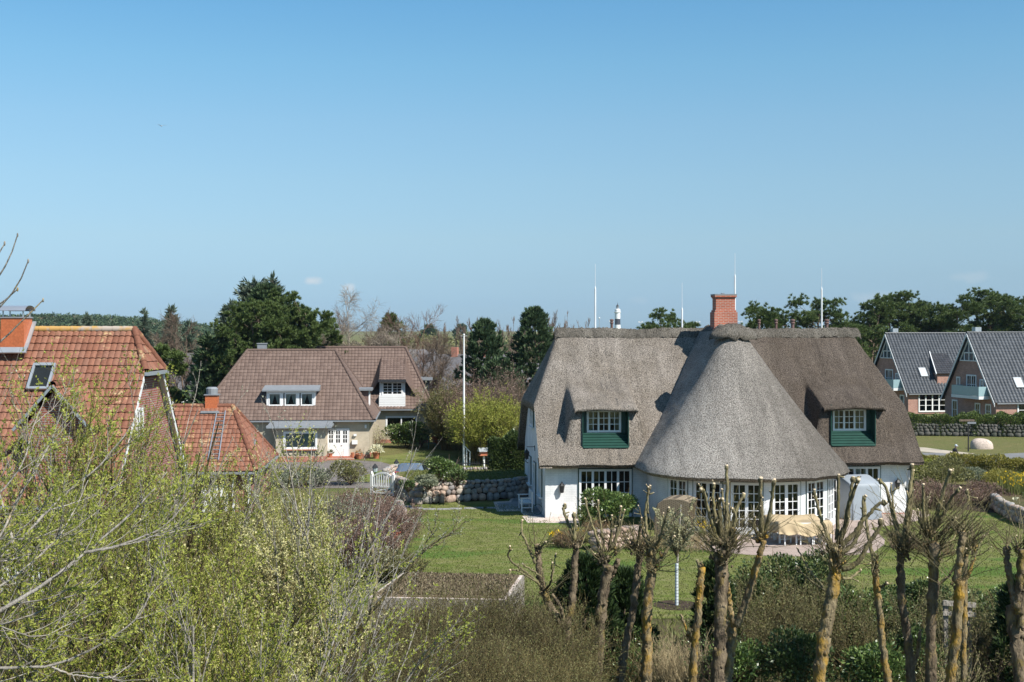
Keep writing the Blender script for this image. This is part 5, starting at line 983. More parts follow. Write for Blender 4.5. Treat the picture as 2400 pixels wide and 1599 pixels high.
# covered garden table with white chairs
p = g(1838, 1250); tx_, ty_ = p.x, p.y+.55
t = thing('garden_table', 'garden table hidden under the beige cover on the terrace', 'table', (tx_, ty_, .02), .12); MB().bx(-.95, .95, -.45, .45, .70, .735).build('tabletop', M['white'], t)
for sx_ in (-.85, .85):
    for sy_ in (-.36, .36): MB().bx(sx_-.03, sx_+.03, sy_-.03, sy_+.03, 0, .70).build('leg', M['white'], t)
def chair(label, x, y, rz, name='garden_chair', mat='white', group='white chairs round the covered table', k=1.):
    t = thing(name, label, 'chair', (x, y, .02), rz, group); m_ = M[mat]
    m = MB(); [m.bx(-.24, .24, -.24+i*.1, -.24+i*.1+.08, .42, .445) for i in range(5)]; m.build('seat', m_, t)
    m = MB(); m.bx(-.24, .24, .245, .275, .80, .90).bx(-.24, .24, .245, .27, .52, .56); [m.bx(x_-.02, x_+.02, .248, .268, .561, .799) for x_ in (-.16, -.05, .05, .16)]; m.build('backrest', m_, t)
    for sx_ in (-.25, .25): MB().bx(sx_-.022, sx_+.022, -.25, -.20, 0, .42).build('leg', m_, t); MB().bar((sx_, .30, 0), (sx_, .245, .90), .045, .045, (0, 1, 0)).build('leg', m_, t)
    MB().bx(-.23, .23, -.235, -.215, .14, .175).bx(-.27, -.23, -.2, .25, .62, .65).bx(.23, .27, -.2, .25, .62, .65).build('stretcher', m_, t); return t
c_, s_ = math.cos(.12), math.sin(.12)
for lb, dx, dy, rz in (('white chair under the left front of the beige table cover', -.62, -.62, math.pi+.1), ('white chair in the middle front of the covered table, legs splayed below the cloth', .08, -.68, math.pi-.05), ('white chair under the right front of the beige cover', .66, -.6, math.pi), ('white chair at the right end of the covered table', 1.12, .1, -math.pi/2), ('white chair behind the left half of the covered table', -.5, .66, 0.)): chair(lb, tx_+dx*c_-dy*s_, ty_+dx*s_+dy*c_, rz+.12)
M['beige'] = plain('beige_cover', (.42, .325, .20), .8, 0, .08, 2, .2, .2)
n1, n2 = 56, 40; U, V = np.meshgrid(np.linspace(-1.28, 1.36, n1), np.linspace(-1.28, 1.26, n2), indexing='ij')
bk_ = np.minimum.reduce([1.36+U*1., 1.42-U, 1.12+V, 1.1-V]); edge = np.maximum(np.abs(U)-1.06, np.abs(V)-.96); Z = .965-.02*np.abs(U)+.03*np.sin(U*3+1)*np.cos(V*3)-.09*np.exp(-((U-.0)/.3)**2)*(V < .2)-.10*np.exp(-(V/.45)**2)
drop = np.clip(edge, 0, .6); Z = Z-S01(0, .28, edge)*.46-drop*.12*(1+np.sin(U*6+V*5)); f = .045*S01(.0, .3, edge)*np.sin(U*11+V*9); k = 1-.10*S01(.02, .3, edge)
P = np.stack([(U*k+f)*c_-(V*k+f)*s_, (U*k+f)*s_+(V*k+f)*c_, Z], -1); o = MB().grid(P).build('table_cover', M['beige'], None, True, 0, (tx_, ty_, .02)); tag(o, 'beige weatherproof cover sagging over table and chair backs', 'table cover'); sb = o.modifiers.new('thick', 'SOLIDIFY'); sb.thickness = .012
p = g(1902, 1206); t = thing('storage_box', 'small white box with a lid on the terrace beside the bay', 'storage box', (p.x, p.y+.3, .02), .1); MB().bx(-.34, .34, -.28, .28, 0, .62).build('body', M['white'], t, False, .02); MB().bx(-.37, .37, -.31, .31, .623, .70).build('lid', M['white'], t, False, .02)
# garden hose loop at the gable corner
a = np.linspace(0, 6.28*2.2, 46); P = np.column_stack([.22*np.cos(a), .05*np.sin(a)*.5, .28+.24*np.sin(a)]); P[0] = (.2, 0, .6); o = MB().tubes(P, .016, 5).build('garden_hose', M['green'], None, True, 0, (1.2, 60.2, .05)); tag(o, 'coiled garden hose at the foot of the white gable corner', 'hose')
# white arched gate
p = g(878, 1140); t = thing('garden_gate', 'white wooden garden gate with arched top rail between bush and stone wall', 'gate', (p.x, p.y+.3, float(terr(p.x, p.y))), -.42)
for s in (-1, 1): MB().bx(s*.66-.07, s*.66+.07, -.07, .07, 0, 1.12).lathe([(.09, 1.12), (.09, 1.15), (.02, 1.24)], (s*.66, 0, 0), 4).build('gate_post', M['white'], t)
a = np.linspace(-.57, .57, 15); tp_ = lambda x: 1.02+.22*(1-(x/.57)**2); m = MB().prism([(x, -.03, tp_(x)-.1) for x in a]+[(x, -.03, tp_(x)) for x in a[::-1]], (0, .05, 0)); m.bx(-.57, .57, -.028, .018, .42, .50).bx(-.57, .57, -.028, .018, .08, .16); m.build('gate_rail', M['white'], t)
m = MB(); [m.bx(x-.03, x+.03, -.02, .012, .50, tp_(x)-.09) for x in np.linspace(-.5, .5, 8)]; m.build('gate_pickets', M['white'], t)
MB().bar((-.55, -.005, .17), (.55, -.005, .41), .025, .06, (0, 0, 1)).bar((-.55, .006, .41), (.55, .006, .17), .02, .06, (0, 0, 1)).build('gate_brace', M['white'], t)
# flagpole with white bracket posts, birdhouse, garden lamps
p = g(1066, 1070); t = thing('flagpole', 'tall bare white flagpole between the two houses', 'flagpole', (p.x, p.y, p.z-.02)); hgt = (p.z and 0) or 0; top = H+(HY-771)/F*p.y-p.z
MB().lathe([(.085, 0), (.08, top*.4), (.05, top)], (0, 0, 0), 10).build('pole', M['white'], t); MB().lathe([(.03, top), (.07, top+.03), (.07, top+.1), (.03, top+.14)], (0, 0, 0), 10).bar((-.25, 0, top-.02), (.25, 0, top-.02), .02, .02).build('truck', M['white'], t)
MB().bx(.16, .24, -.05, .05, 0, 1.2).bx(.40, .48, -.05, .05, 0, .95).bar((.0, -.06, 1.5), (.5, -.06, .98), .04, .07).build('bracket_post', M['white'], t)
p = g(1112, 1072); t = thing('birdhouse', 'small birdhouse with grey roof on a white post beside the dark hedge', 'birdhouse', (p.x, p.y, p.z-.05), .3); MB().bx(-.06, .06, -.06, .06, 0, .85).build('post', M['white'], t); MB().bx(-.38, .38, -.3, .3, .85, .90).bx(-.3, .3, -.22, .22, .9, 1.15).build('house_box', M['terracotta'], t); MB().prism([(-.42, -.36, 1.14), (-.42, .36, 1.14), (-.42, .0, 1.42)], (.84, 0, 0)).build('roof', M['zinc'], t)
def garden_lamp(x, y, lb, h=1.0):
    p = g(x, y); t = thing('garden_lamp', lb, 'garden lamp', (p.x, p.y, p.z)); MB().lathe([(.05, 0), (.04, h)], (0, 0, 0), 8).build('post', M['black'], t); MB().lathe([(.08, h), (.13, h+.02), (.17, h+.30)], (0, 0, 0), 6).build('lantern_glass', M['greycurtain'], t); MB().lathe([(.21, h+.301), (.10, h+.46), (.02, h+.56)], (0, 0, 0), 6).build('lamp_cap', M['black'], t)
garden_lamp(862, 1112, 'black garden lantern at the end of the driveway, left of the white gate', .75); garden_lamp(911, 1084, 'small garden lamp on the edge of the front lawn above the short wall', .3)
# estate car on the drive: body lofted from sections
def car():
    t = thing('parked_car', 'silver blue estate car with red tail lights parked behind the planted bank', 'car', (-5.95, 73.9, -.44), -.05); t.rotation_euler.x = -.12
    M['carpaint'] = plain('silver_blue_paint', (.20, .25, .31), .25, .5, .04, 1, .6); M['cglass'] = plain('car_glass', (.03, .035, .04), .08, 0, .1, 1, .6); M['tail'] = plain('tail_light', (.45, .02, .02), .2); M['tyre'] = plain('tyre', (.02, .02, .02), .8)
    def sec(y, w, zb, zs, zr, wr):
        return [(-w*.9, y, zb), (-w, y, zb+.12), (-w, y, zs-.18), (-w*.97, y, zs), (-wr, y, zr-.06), (-wr*.8, y, zr), (wr*.8, y, zr), (wr, y, zr-.06), (w*.97, y, zs), (w, y, zs-.18), (w, y, zb+.12), (w*.9, y, zb)]
    S = [sec(0, .78, .35, .85, .90, .66), sec(.06, .84, .25, .95, 1.02, .70), sec(.25, .87, .22, .97, 1.40, .66), sec(.55, .88, .22, .98, 1.50, .65), sec(1.4, .89, .22, .98, 1.53, .65), sec(2.3, .89, .22, .98, 1.50, .64), sec(3.0, .88, .22, .97, 1.10, .66), sec(3.15, .88, .22, .96, 1.0, .70), sec(4.1, .84, .24, .85, .88, .66), sec(4.35, .74, .35, .70, .72, .55)]
    m = MB().grid(np.array(S)[:, ::-1], True); m.FS.append(np.array([list(range(12))])); m.FS.append(np.array([list(range(108, 120))[::-1]])); m.build('body', M['carpaint'], t, True)
    MB().quad((-.58, .17, 1.06), (.58, .17, 1.06), (.54, .25, 1.385), (-.54, .25, 1.385)).build('rear_window', M['cglass'], t)
    for s in (-1, 1):
        MB().add([(s*.862, .5, 1.03), (s*.875, 2.85, 1.03), (s*.675, 2.35, 1.45), (s*.675, .55, 1.45)], [(0, 1, 2, 3) if s > 0 else (3, 2, 1, 0)]).build('side_window', M['cglass'], t)
        MB().hexa([(s*.66, -.01, .72), (s*.86, .06, .72), (s*.86, .16, .72), (s*.66, .08, .72), (s*.62, .04, 1.02), (s*.845, .09, 1.02), (s*.845, .2, 1.02), (s*.62, .12, 1.02)]).build('tail_light', M['tail'], t)
        MB().bx(s*.99-.1, s*.99+.1, 2.7, 2.85, 1.0, 1.14).build('wing_mirror', M['carpaint'], t)
        for y in (.75, 3.5):
            w = MB(); a = np.array([(r, z) for r, z in ((.2, -.1), (.32, -.1), (.33, -.06), (.33, .06), (.32, .1), (.2, .1))]); w.lathe(a, (0, 0, 0), 20); w = w.build('wheel', M['tyre'], t); w.location = (s*.80, y, .33); w.rotation_euler = (0, math.pi/2, 0)
    MB().bx(-.26, .26, -.025, -.005, .62, .73).build('number_plate', M['white'], t); MB().bx(-.7, .7, -.05, .05, .36, .5).build('bumper', M['lead'], t); return t
car()
# pots on the brown house steps
def pot(lb, x, y, r, h, plant=None):
    dx = x; lx = -11.05+x*math.cos(.068)-y*math.sin(.068); ly = 99.1+x*math.sin(.068)+y*math.cos(.068); t = thing('plant_pot', lb, 'plant pot', (lx, ly, -1.19), 0); MB().lathe([(r*.65, 0), (r, h*.85), (r*1.12, h*.86), (r*1.12, h), (r*.9, h), (r*.85, h*.9)], (0, 0, 0), 12).build('pot', M['terracotta'], t)
    if plant: P = rdir(plant[1]); P[:, 2] = np.abs(P[:, 2]); leaves(MB(), P*plant[2]*R.uniform(.6, 1, (plant[1], 1))+np.array([0, 0, h]), P+rdir(plant[1])*.6, .16, .09).build('plant', M[plant[0]], t)
pot('small terracotta pot left of the white front door', -2.95, -.55, .16, .45, ('greyleaf', 60, .22)); pot('low terracotta bowl on the wall foot right of the front door', -.75, -.45, .30, .42, ('redtwig' if 0 else 'dryleaf', 30, .22)); pot('terracotta pot with pale cream bush at the house corner', .55, -.2, .30, .5, ('paleflower', 420, .55)); pot('narrow terracotta pot right of the door steps', -1.25, -.5, .13, .5)
pot('large orange pot at the rear corner of the brown roofed house', 5.2, 12.3, .3, .65, ('laurel', 60, .3))
# green garden furniture behind the neighbour's lawn
M['dgreen'] = plain('dark_green_metal', (.025, .075, .065), .5)
p = g(1020, 1010); t = thing('patio_table', 'dark green garden table behind the side lawn of the brown roofed house', 'table', (-5.6, 106.6, -1.18), .2); MB().lathe([(.62, .70), (.64, .73)], (0, 0, 0), 16).build('tabletop', M['dgreen'], t)
for s in (-.4, .4): MB().bar((s, -.3, 0), (s*.6, 0, .7), .04, .04).build('leg', M['dgreen'], t); MB().bar((s, .3, 0), (s*.6, .01, .7), .04, .04).build('leg', M['dgreen'], t)
for lb, dx, dy, rz in (('dark green chair left of the green patio table', -1.05, .1, math.pi/2), ('dark green chair behind the green patio table', .05, .95, 0), ('dark green chair right of the green patio table', 1.05, .2, -math.pi/2)): c = chair(lb, -5.6+dx, 106.6+dy, rz, 'patio_chair', 'dgreen', 'dark green patio chairs'); c.location.z = -1.18; c.scale = (1.1,)*3
# boulder, signpost, walker, sedum roofed shed, wooden rail, young tree
p = g(2257, 1032); o = MB().blob((0, 0, .05), (2.1, 1.4, 1.9), 22, 14, .16, .15).build('boulder', M['palestone'], None, True, 0, (p.x, p.y+.3, p.z)); tag(o, 'single large pale boulder on the grass verge beside the road', 'boulder')
p = g(2225, 1038); t = thing('signpost', 'thin dark signpost on the verge left of the boulder', 'signpost', (p.x, p.y, p.z)); hh = H+(HY-968)/F*p.y-p.z; MB().lathe([(.06, 0), (.05, hh)], (0, 0, 0), 6).build('post', M['black'], t); MB().bx(-.75, .5, -.03, .03, hh-.02, hh+.14).build('finger_board', M['browntwig'], t); MB().bx(-.1, .6, -.1, -.06, hh-.22, hh-.06).build('finger_board', M['lead'], t)
def person():
    p = W(2192, 1034, 97.5); gz = float(terr(p.x, p.y)); t = thing('person', 'person in dark jacket and pale grey cap on the road behind the hedge', 'person', (p.x, p.y, gz), -1.2)
    me = bpy.data.meshes.new('body'); V = [(0, 0, .52), (0, .03, .68), (0, .10, .86), (0, .13, .93), (0, .17, 1.0), (.10, 0, .5), (.11, .02, .27), (.11, -.05, .04), (.11, .08, .02), (-.10, 0, .5), (-.11, .08, .27), (-.11, -.02, .04), (-.11, .11, .02), (.17, .09, .85), (.22, .12, .65), (.18, .26, .55), (-.17, .09, .85), (-.22, .12, .65), (-.18, .26, .55)]
    Ed = [(0, 1), (1, 2), (2, 3), (3, 4), (0, 5), (5, 6), (6, 7), (7, 8), (0, 9), (9, 10), (10, 11), (11, 12), (2, 13), (13, 14), (14, 15), (2, 16), (16, 17), (17, 18)]; rad = [.13, .13, .13, .055, .05, .09, .065, .045, .04, .09, .065, .045, .04, .065, .05, .035, .065, .05, .035]
    me.from_pydata(V, Ed, []); o = bpy.data.objects.new('body', me); COL.objects.link(o); o.parent = t; o.modifiers.new('skin', 'SKIN'); sv = me.skin_vertices[0].data
    for i, r in enumerate(rad): sv[i].radius = (r, r)
    sv[0].use_root = True; o.modifiers.new('sub', 'SUBSURF').levels = 2; o.modifiers[-1].render_levels = 2; M['jacket'] = plain('dark_jacket', (.035, .028, .032), .9); me.materials.append(M['jacket'])
    MB().blob((0, .20, 1.06), (.15, .19, .21), 14, 10, .03).blob((0, .298, 1.05), (.03, .05, .045), 6, 5, 0).blob((.078, .2, 1.05), (.02, .04, .06), 6, 5, 0).blob((-.078, .2, 1.05), (.02, .04, .06), 6, 5, 0).build('head', M['skin'], t, True); MB().blob((.035, .29, 1.08), (.025, .012, .014), 6, 5, 0).blob((-.035, .29, 1.08), (.025, .012, .014), 6, 5, 0).blob((0, .285, 1.01), (.05, .015, .014), 6, 5, 0).build('face_features', M['black'], t, True)
    m = MB().lathe([(.105, 1.085), (.11, 1.12), (.10, 1.18), (.06, 1.22), (.01, 1.235)], (0, .19, 0), 14).bx(-.07, .07, .27, .37, 1.09, 1.105); M['cap'] = plain('pale_grey_cap', (.42, .46, .50), .9); m.build('cap', M['cap'], t, True)
    for s in (-1, 1):
        h = MB().blob((s*.18, .29, .53), (.06, .07, .035), 8, 6, .05)
        for k in range(4): h.tubes(np.array([(s*.18-.024+k*.016, .31, .53), (s*.18-.024+k*.016, .36, .525), (s*.18-.024+k*.016, .375, .50)]), np.array([.009, .008, .007])[None], 6, True)
        h.tubes(np.array([(s*.15, .28, .53), (s*.14, .32, .52)]), .009, 6, True); h.build('hand', M['skin'], t, True)
person()
A, B, C, D = [G(x, y, 2.3) for x, y in ((925, 1317), (1205, 1323), (1165, 1380), (845, 1374))]
t = thing('garden_shed', 'low garden shed with a flat sedum roof and pale gravel edge behind the bushes', 'shed', (A.x, A.y, 0)); lc = lambda p, z: (p.x-A.x, p.y-A.y, z)
MB().prism([lc(p, 0) for p in (D, C, B, A)], (0, 0, 2.02)).build('wall', M['greybranch'], t); cx_, cy_ = sum(p.x for p in (A, B, C, D))/4, sum(p.y for p in (A, B, C, D))/4
ex = lambda p, k, z: ((cx_+(p.x-cx_)*k)-A.x, (cy_+(p.y-cy_)*k)-A.y, z); MB().prism([ex(p, 1.0, 2.03) for p in (D, C, B, A)], (0, 0, .27)).build('roof', M['greybranch'], t); MB().prism([ex(p, .985, 2.303) for p in (D, C, B, A)], (0, 0, .01)).build('gravel_edge', M['gravel'], t)
M['sedum'] = lawnmat('brown_sedum', (.15, .11, .075), (.19, .145, .10), (.13, .12, .06), False); MB().prism([ex(p, .93, 2.315) for p in (D, C, B, A)], (0, 0, .03)).build('sedum_mat', M['sedum'], t)
n = 5000; u = R.uniform(0.06, .94, (n, 2)); P = np.array([[*(np.array(A)[:2]*(1-a)*(1-b)+np.array(B)[:2]*a*(1-b)+np.array(C)[:2]*a*b+np.array(D)[:2]*(1-a)*b), 2.34] for a, b in u])-np.array([A.x, A.y, 0]); leaves(MB(), P, np.column_stack([R.normal(size=(n, 2))*.8, np.ones(n)]), .08, .03).build('sedum_plants', M['brush'], t)['kind'] = 'stuff'
p = W(2200, 1375, 32); t = thing('wooden_rail', 'low grey wooden rail between bushes behind the pollards', 'rail', (p.x-.3, 32, 0), .1)
for x in (0, .62): MB().bx(x-.05, x+.05, -.05, .05, 0, 2.02-.1*x).build('post', M['greybranch'], t)
MB().bar((-.1, -.08, 1.98), (.75, -.08, 1.9), .06, .12).build('rail_board', M['greybranch'], t); MB().bar((-.1, -.08, 1.72), (.75, -.08, 1.66), .06, .10).build('rail_board', M['greybranch'], t)
t = thing('iron_railing', 'black iron railing on the bank between flagpole and dark hedge', 'railing', (-3.1, 72.2, 0), .1)
m = MB(); [m.bx(x-.012, x+.012, -.012, .012, 0, 1.35) for x in np.linspace(0, 2.0, 17)]; m.bx(-.02, 2.02, -.015, .015, 1.2, 1.24).bx(-.02, 2.02, -.016, .014, .15, .19); m.build('railing_bars', M['black'], t)
for x in (0, 2.0): MB().bx(x-.03, x+.03, -.03, .03, -.2, 1.45).build('post', M['black'], t)
# gull high in the sky
p = W(371, 290, 150); t = thing('gull', 'tiny gull gliding high in the blue sky at upper left', 'bird', p, .6); MB().blob((0, 0, 0), (.12, .42, .11), 10, 8, .03).build('body', M['greywhite'], t, True)
m = MB()
for s in (-1, 1): m.prism([(s*.04, -.08, .03), (s*.35, -.02, .14), (s*.65, -.12, .06), (s*.38, .07, .14), (s*.04, .08, .03)], (0, 0, .012))
m.build('wings', M['lead'], t)
# ---------------------------------------------------------------- planting
def BH_(x, top, Y, z=None):
    """base point and height of a plant whose tip shows at picture row top, standing at distance Y"""
    X = (x-CX)/F*Y; zb = float(terr(X, Y)) if z is None else z; return (X, Y, zb), H+(HY-top)/F*Y-zb
def px(n, Y): return n/F*Y
# --- pollarded willows in front: trunks and shoots follow the photographed stems, each at its own distance
def jag(P, n, amp):
    P = np.array(P, float); d = np.concatenate([[0], np.cumsum(np.linalg.norm(np.diff(P, axis=0), axis=1))]); t = np.linspace(0, d[-1], n)
    Q = np.column_stack([np.interp(t, d, P[:, i]) for i in range(P.shape[1])]); k = np.ones(3)/3; S = Q.copy()
    for i in range(3): S[1:-1, i] = np.convolve(Q[:, i], k, 'valid')
    S[1:-1] += R.normal(size=(n-2, 3))*amp; return S
def pollard(label, C, Y, stems, heads, shoots, bark='pollardbark', fine=26, twigl=.5, rk=1.0):
    """stems: (points in a picture crop, radius at foot, radius at top); shoots: crop points from head to cut tip"""
    w0 = W(*C(*stems[0][0][0]), Y); t = thing('pollard_willow', label, 'tree', (w0.x, Y, 0), 0, 'pollarded willows along the garden edge'); o = np.array([w0.x, Y, 0])
    cv = lambda pts, dy=0: np.array([np.array(W(*C(*p), Y))+np.array([0, dy*i/len(pts), 0]) for i, p in enumerate(pts)])-o
    m = MB(); knob = m; allP = []
    for k, (pts, r0, r1) in enumerate(stems):
        P = cv(pts, R.uniform(-.5, .5))
        if k == 0 and P[0, 2] > 0: P = np.vstack([[P[0, 0]+(P[0, 0]-P[1, 0])*.35, 0, -.15], P])
        n = 6*len(P)+6; P = jag(P, n, .008); r = np.linspace(r0, r1, n)*rk*.86*(1+.06*R.normal(size=n)+.03*np.sin(np.linspace(0, 9, n)+k)); r[:3] *= 1.15
        m.tubes(P, np.maximum(r, .02)[None], 11, True); m.V[-1] = m.V[-1]+R.normal(size=m.V[-1].shape)*.085*r0; allP.append((P, r))
        for i in R.integers(4, n-1, int(n*1.1)):   # bark burrs and cut stubs
            d = rdir(1)[0]; d[2] *= .4; d = nrm(d); c = P[i]+d*r[i]*.9; s = r[i]*R.uniform(.3, .7); knob.blob(c, (s, s, s*R.uniform(.7, 1.5)), 5, 4, .3)
    for x, y, s in heads:
        c = cv([(x, y)])[0]
        for _ in range(16): q = c+R.normal(size=3)*s*np.array([.38, .38, .5]); k = s*R.uniform(.18, .48); knob.blob(q, (k, k, k*R.uniform(.8, 1.6)), 6, 5, .4)
    m.build('trunk', M[bark], t, True); pass
    sh = MB(); cut = MB(); F1 = []; CU = []
    for pts, r in shoots:
        P = cv(pts, R.uniform(-.7, .7)); r *= .72; P = jag(P, 4*len(P)+2, .007); rr = np.linspace(r*1.2, r*.72, len(P))*(1+.05*R.normal(size=len(P))); sh.tubes(P, rr[None], 6, True); F1.append(P)
        d = nrm(P[-1]-P[-2]); sh.blob(P[-1]-d*.03, (r*2.1, r*2.1, r*3), 6, 5, .3); cut.tubes(np.array([P[-1]+d*.015, P[-1]+d*.05]), np.array([r*.95, r*.8])[None], 7, True)
        for _ in range(R.integers(1, 4)):
            i = R.integers(len(P)//3, len(P)); e = nrm(d+rdir(1)[0]*1.2); Lq = R.uniform(.08, .22); sh.tubes(np.array([P[i], P[i]+e*Lq]), np.array([r*.6, r*.4])[None], 5, True); cut.tubes(np.array([P[i]+e*(Lq+.002), P[i]+e*(Lq+.02)]), r*.4, 5, True)
    if fine:
        fine = int(fine*1.5)
        hp = np.array([cv([(x, y)])[0] for x, y, s in heads]) if heads else np.array([allP[0][0][-1]]); B = hp[R.integers(0, len(hp), fine)]+R.normal(size=(fine, 3))*.08; D = rdir(fine)*np.array([1, 1, .5])+np.array([0, 0, .75]); Q = walk(B, D, 1.1*twigl*R.uniform(.5, 1.9, fine), 6, .12, .04); sh.tubes(Q, np.linspace(.010, .004, 6)[None]*np.ones((fine, 1)), 3)
        S, s_ = spawn(Q, np.full(Q.shape[:2], .006), 3, .3, .95, .6, twigl*.5, 4, .15, .05); sh.tubes(S, s_, 3)
    sh.mark(1)
    for v, f in zip(cut.V, [1]*len(cut.V)): pass
    sh.V += cut.V; sh.FS += [f+sh.n for f in cut.FS]; sh.n += cut.n
    sh.build('shoots', [M['shoot'], M['cut']], t, True); return t
pollard('forked pollard willow at the left end of the row, spreading low limbs', C2, 27, [([(445, 1600), (420, 1440), (390, 1330), (362, 1200)], .135, .12), ([(362, 1200), (300, 1120), (255, 1060), (225, 965), (190, 860), (178, 700), (172, 650)], .105, .07), ([(372, 1190), (405, 1060), (425, 850), (432, 690), (438, 630)], .09, .075), ([(350, 1150), (340, 1080), (310, 1010), (270, 950)], .05, .035)],
    [(222, 950, .16), (175, 680, .12), (432, 630, .13)], [([(432, 600), (428, 520), (425, 425)], .055), ([(420, 590), (390, 500), (350, 410), (365, 380)], .05), ([(210, 930), (150, 860), (60, 790), (0, 745), (-30, 700), (-15, 640)], .035), ([(160, 760), (110, 650), (65, 560), (70, 495)], .04), ([(235, 930), (265, 880), (270, 740)], .03), ([(260, 900), (285, 820), (302, 725)], .025), ([(185, 690), (200, 640), (222, 610)], .03), ([(200, 850), (130, 800), (80, 765)], .03), ([(190, 900), (120, 850), (40, 800), (-5, 790)], .03)])
pollard('upright pollard willow in front of the dark conifer, fist of shoots at the top', C2, 28, [([(565, 1600), (580, 1440), (592, 1300), (602, 1100), (622, 920), (645, 800), (655, 760)], .16, .12), ([(640, 900), (690, 810), (720, 720)], .08, .06)], [(640, 720, .22), (600, 740, .14), (690, 650, .15)],
    [([(620, 680), (570, 560), (520, 420), (500, 330)], .04), ([(640, 680), (615, 560), (595, 450), (590, 345)], .04), ([(660, 680), (675, 560), (680, 440)], .035), ([(680, 660), (715, 560), (730, 430), (738, 375)], .045), ([(700, 640), (740, 540), (775, 420)], .03), ([(600, 700), (575, 600), (580, 540)], .03), ([(700, 700), (760, 640), (790, 600)], .03), ([(600, 740), (585, 725), (570, 705)], .045)])
pollard('slim leaning pollard willow between two stouter ones, dark head', C2, 29, [([(738, 1600), (755, 1440), (778, 1330), (832, 1080), (858, 860), (878, 730), (872, 660)], .11, .09)], [(850, 640, .18), (880, 700, .12)], [([(868, 640), (862, 560), (866, 490)], .05), ([(850, 640), (835, 600), (820, 540)], .03), ([(880, 650), (905, 560), (895, 480), (870, 380)], .02)], fine=40)
pollard('pollard willow with orange lichen foot and two long side shoots', C2, 28.5, [([(915, 1600), (922, 1440), (925, 1300), (922, 1150), (938, 950), (958, 810), (955, 680)], .15, .12)], [(955, 660, .2), (965, 800, .12)], [([(945, 640), (920, 560), (912, 420), (930, 300), (945, 245)], .045), ([(925, 420), (920, 300), (922, 240)], .03), ([(980, 640), (1010, 560), (1028, 470), (1050, 370)], .035), ([(995, 640), (1030, 540), (1035, 430)], .025), ([(990, 760), (1040, 700), (1090, 640), (1112, 595)], .05), ([(930, 640), (895, 560), (890, 470)], .03), ([(985, 780), (1060, 770), (1130, 740), (1190, 705)], .015), ([(990, 800), (1080, 820), (1160, 805)], .014)], 'lichenbark', 34)
pollard('bare orange lichen pole without shoots, left of the biggest pollard', C2, 27.5, [([(1232, 1600), (1236, 1440), (1242, 1300), (1262, 1110), (1275, 900), (1285, 775)], .105, .085), ([(1225, 1290), (1190, 1210), (1150, 1105)], .04, .025)], [(1285, 785, .09)], [([(1283, 790), (1280, 775), (1278, 762)], .05)], 'lichenbark', 0)
pollard('biggest pollard willow with a broom of thick cut shoots in front of the bay', C3, 28, [([(238, 1600), (248, 1450), (258, 1300), (266, 1000), (276, 820), (280, 680)], .17, .16)], [(275, 640, .32), (300, 680, .26), (255, 730, .22)],
    [([(240, 620), (195, 480), (150, 340), (128, 240), (105, 235)], .06), ([(255, 610), (225, 450), (205, 300), (212, 225)], .055), ([(262, 600), (240, 460), (235, 330), (242, 300)], .05), ([(275, 600), (255, 480), (240, 320)], .05), ([(285, 600), (300, 420), (308, 250), (305, 105)], .06), ([(300, 600), (300, 460), (290, 280)], .045), ([(310, 600), (345, 480), (385, 380), (430, 305)], .065), ([(320, 610), (350, 520), (370, 440), (345, 395)], .05), ([(300, 590), (320, 470), (318, 370)], .04), ([(330, 640), (400, 590), (470, 530), (490, 450)], .03), ([(240, 640), (180, 560), (110, 500), (60, 450)], .022), ([(230, 690), (200, 650), (150, 610)], .025), ([(330, 660), (420, 620), (470, 585)], .022), ([(250, 600), (215, 500), (165, 380), (170, 290)], .04)], fine=70, twigl=.8)
pollard('twin stemmed pollard willow just right of the biggest one, yellow fork', C3, 28.6, [([(298, 1600), (320, 1450), (342, 1330), (355, 1180)], .15, .13), ([(352, 1190), (325, 1090), (312, 980), (302, 890)], .08, .06), ([(362, 1180), (395, 1120), (440, 960), (490, 780), (525, 660), (540, 590)], .10, .075)], [(540, 570, .18), (520, 600, .14)], [([(540, 570), (530, 460), (518, 300), (515, 175)], .075), ([(555, 560), (580, 460), (598, 300), (605, 185)], .06), ([(530, 570), (500, 540), (480, 490)], .025), ([(520, 580), (480, 520), (465, 450)], .03)], 'lichenbark', 30)
pollard('pollard willow with wide curved candelabra arms in front of the covered table', C3, 27, [([(925, 1600), (940, 1450), (960, 1300), (988, 1150), (1028, 960), (1040, 820), (1040, 690)], .17, .14)], [(1030, 660, .28), (1050, 720, .24), (1035, 800, .2)],
    [([(1010, 620), (970, 520), (930, 400), (905, 270)], .05), ([(1050, 600), (1060, 480), (1070, 330), (1075, 170)], .055), ([(1060, 620), (1100, 480), (1110, 330), (1150, 210), (1148, 170)], .065), ([(1070, 620), (1130, 480), (1170, 330), (1200, 200)], .07), ([(1080, 640), (1160, 560), (1220, 470), (1280, 400), (1340, 340), (1365, 335)], .065), ([(1080, 690), (1160, 640), (1215, 530), (1240, 430), (1235, 330), (1250, 310)], .055), ([(1085, 800), (1150, 790), (1220, 720), (1270, 620), (1330, 540), (1360, 490), (1350, 470)], .07), ([(1090, 860), (1150, 870), (1200, 840), (1235, 825)], .045), ([(970, 940), (900, 900), (840, 850), (800, 800)], .035), ([(960, 920), (880, 820), (840, 740), (820, 690)], .03), ([(1000, 640), (950, 560), (900, 490)], .025), ([(1090, 760), (1180, 775), (1310, 785)], .02)], 'lichenbark', 50, .7)
pollard('thin spotted pollard willow right of the candelabra one, one bare leader', C4, 28, [([(242, 1600), (225, 1450), (202, 1300), (188, 1110), (172, 930), (152, 800)], .10, .08)], [(155, 800, .12)], [([(150, 790), (128, 680), (108, 560), (98, 450), (92, 320)], .05), ([(160, 790), (160, 750), (158, 705)], .03), ([(185, 920), (205, 900), (208, 880)], .04)], 'lichenbark', 10)
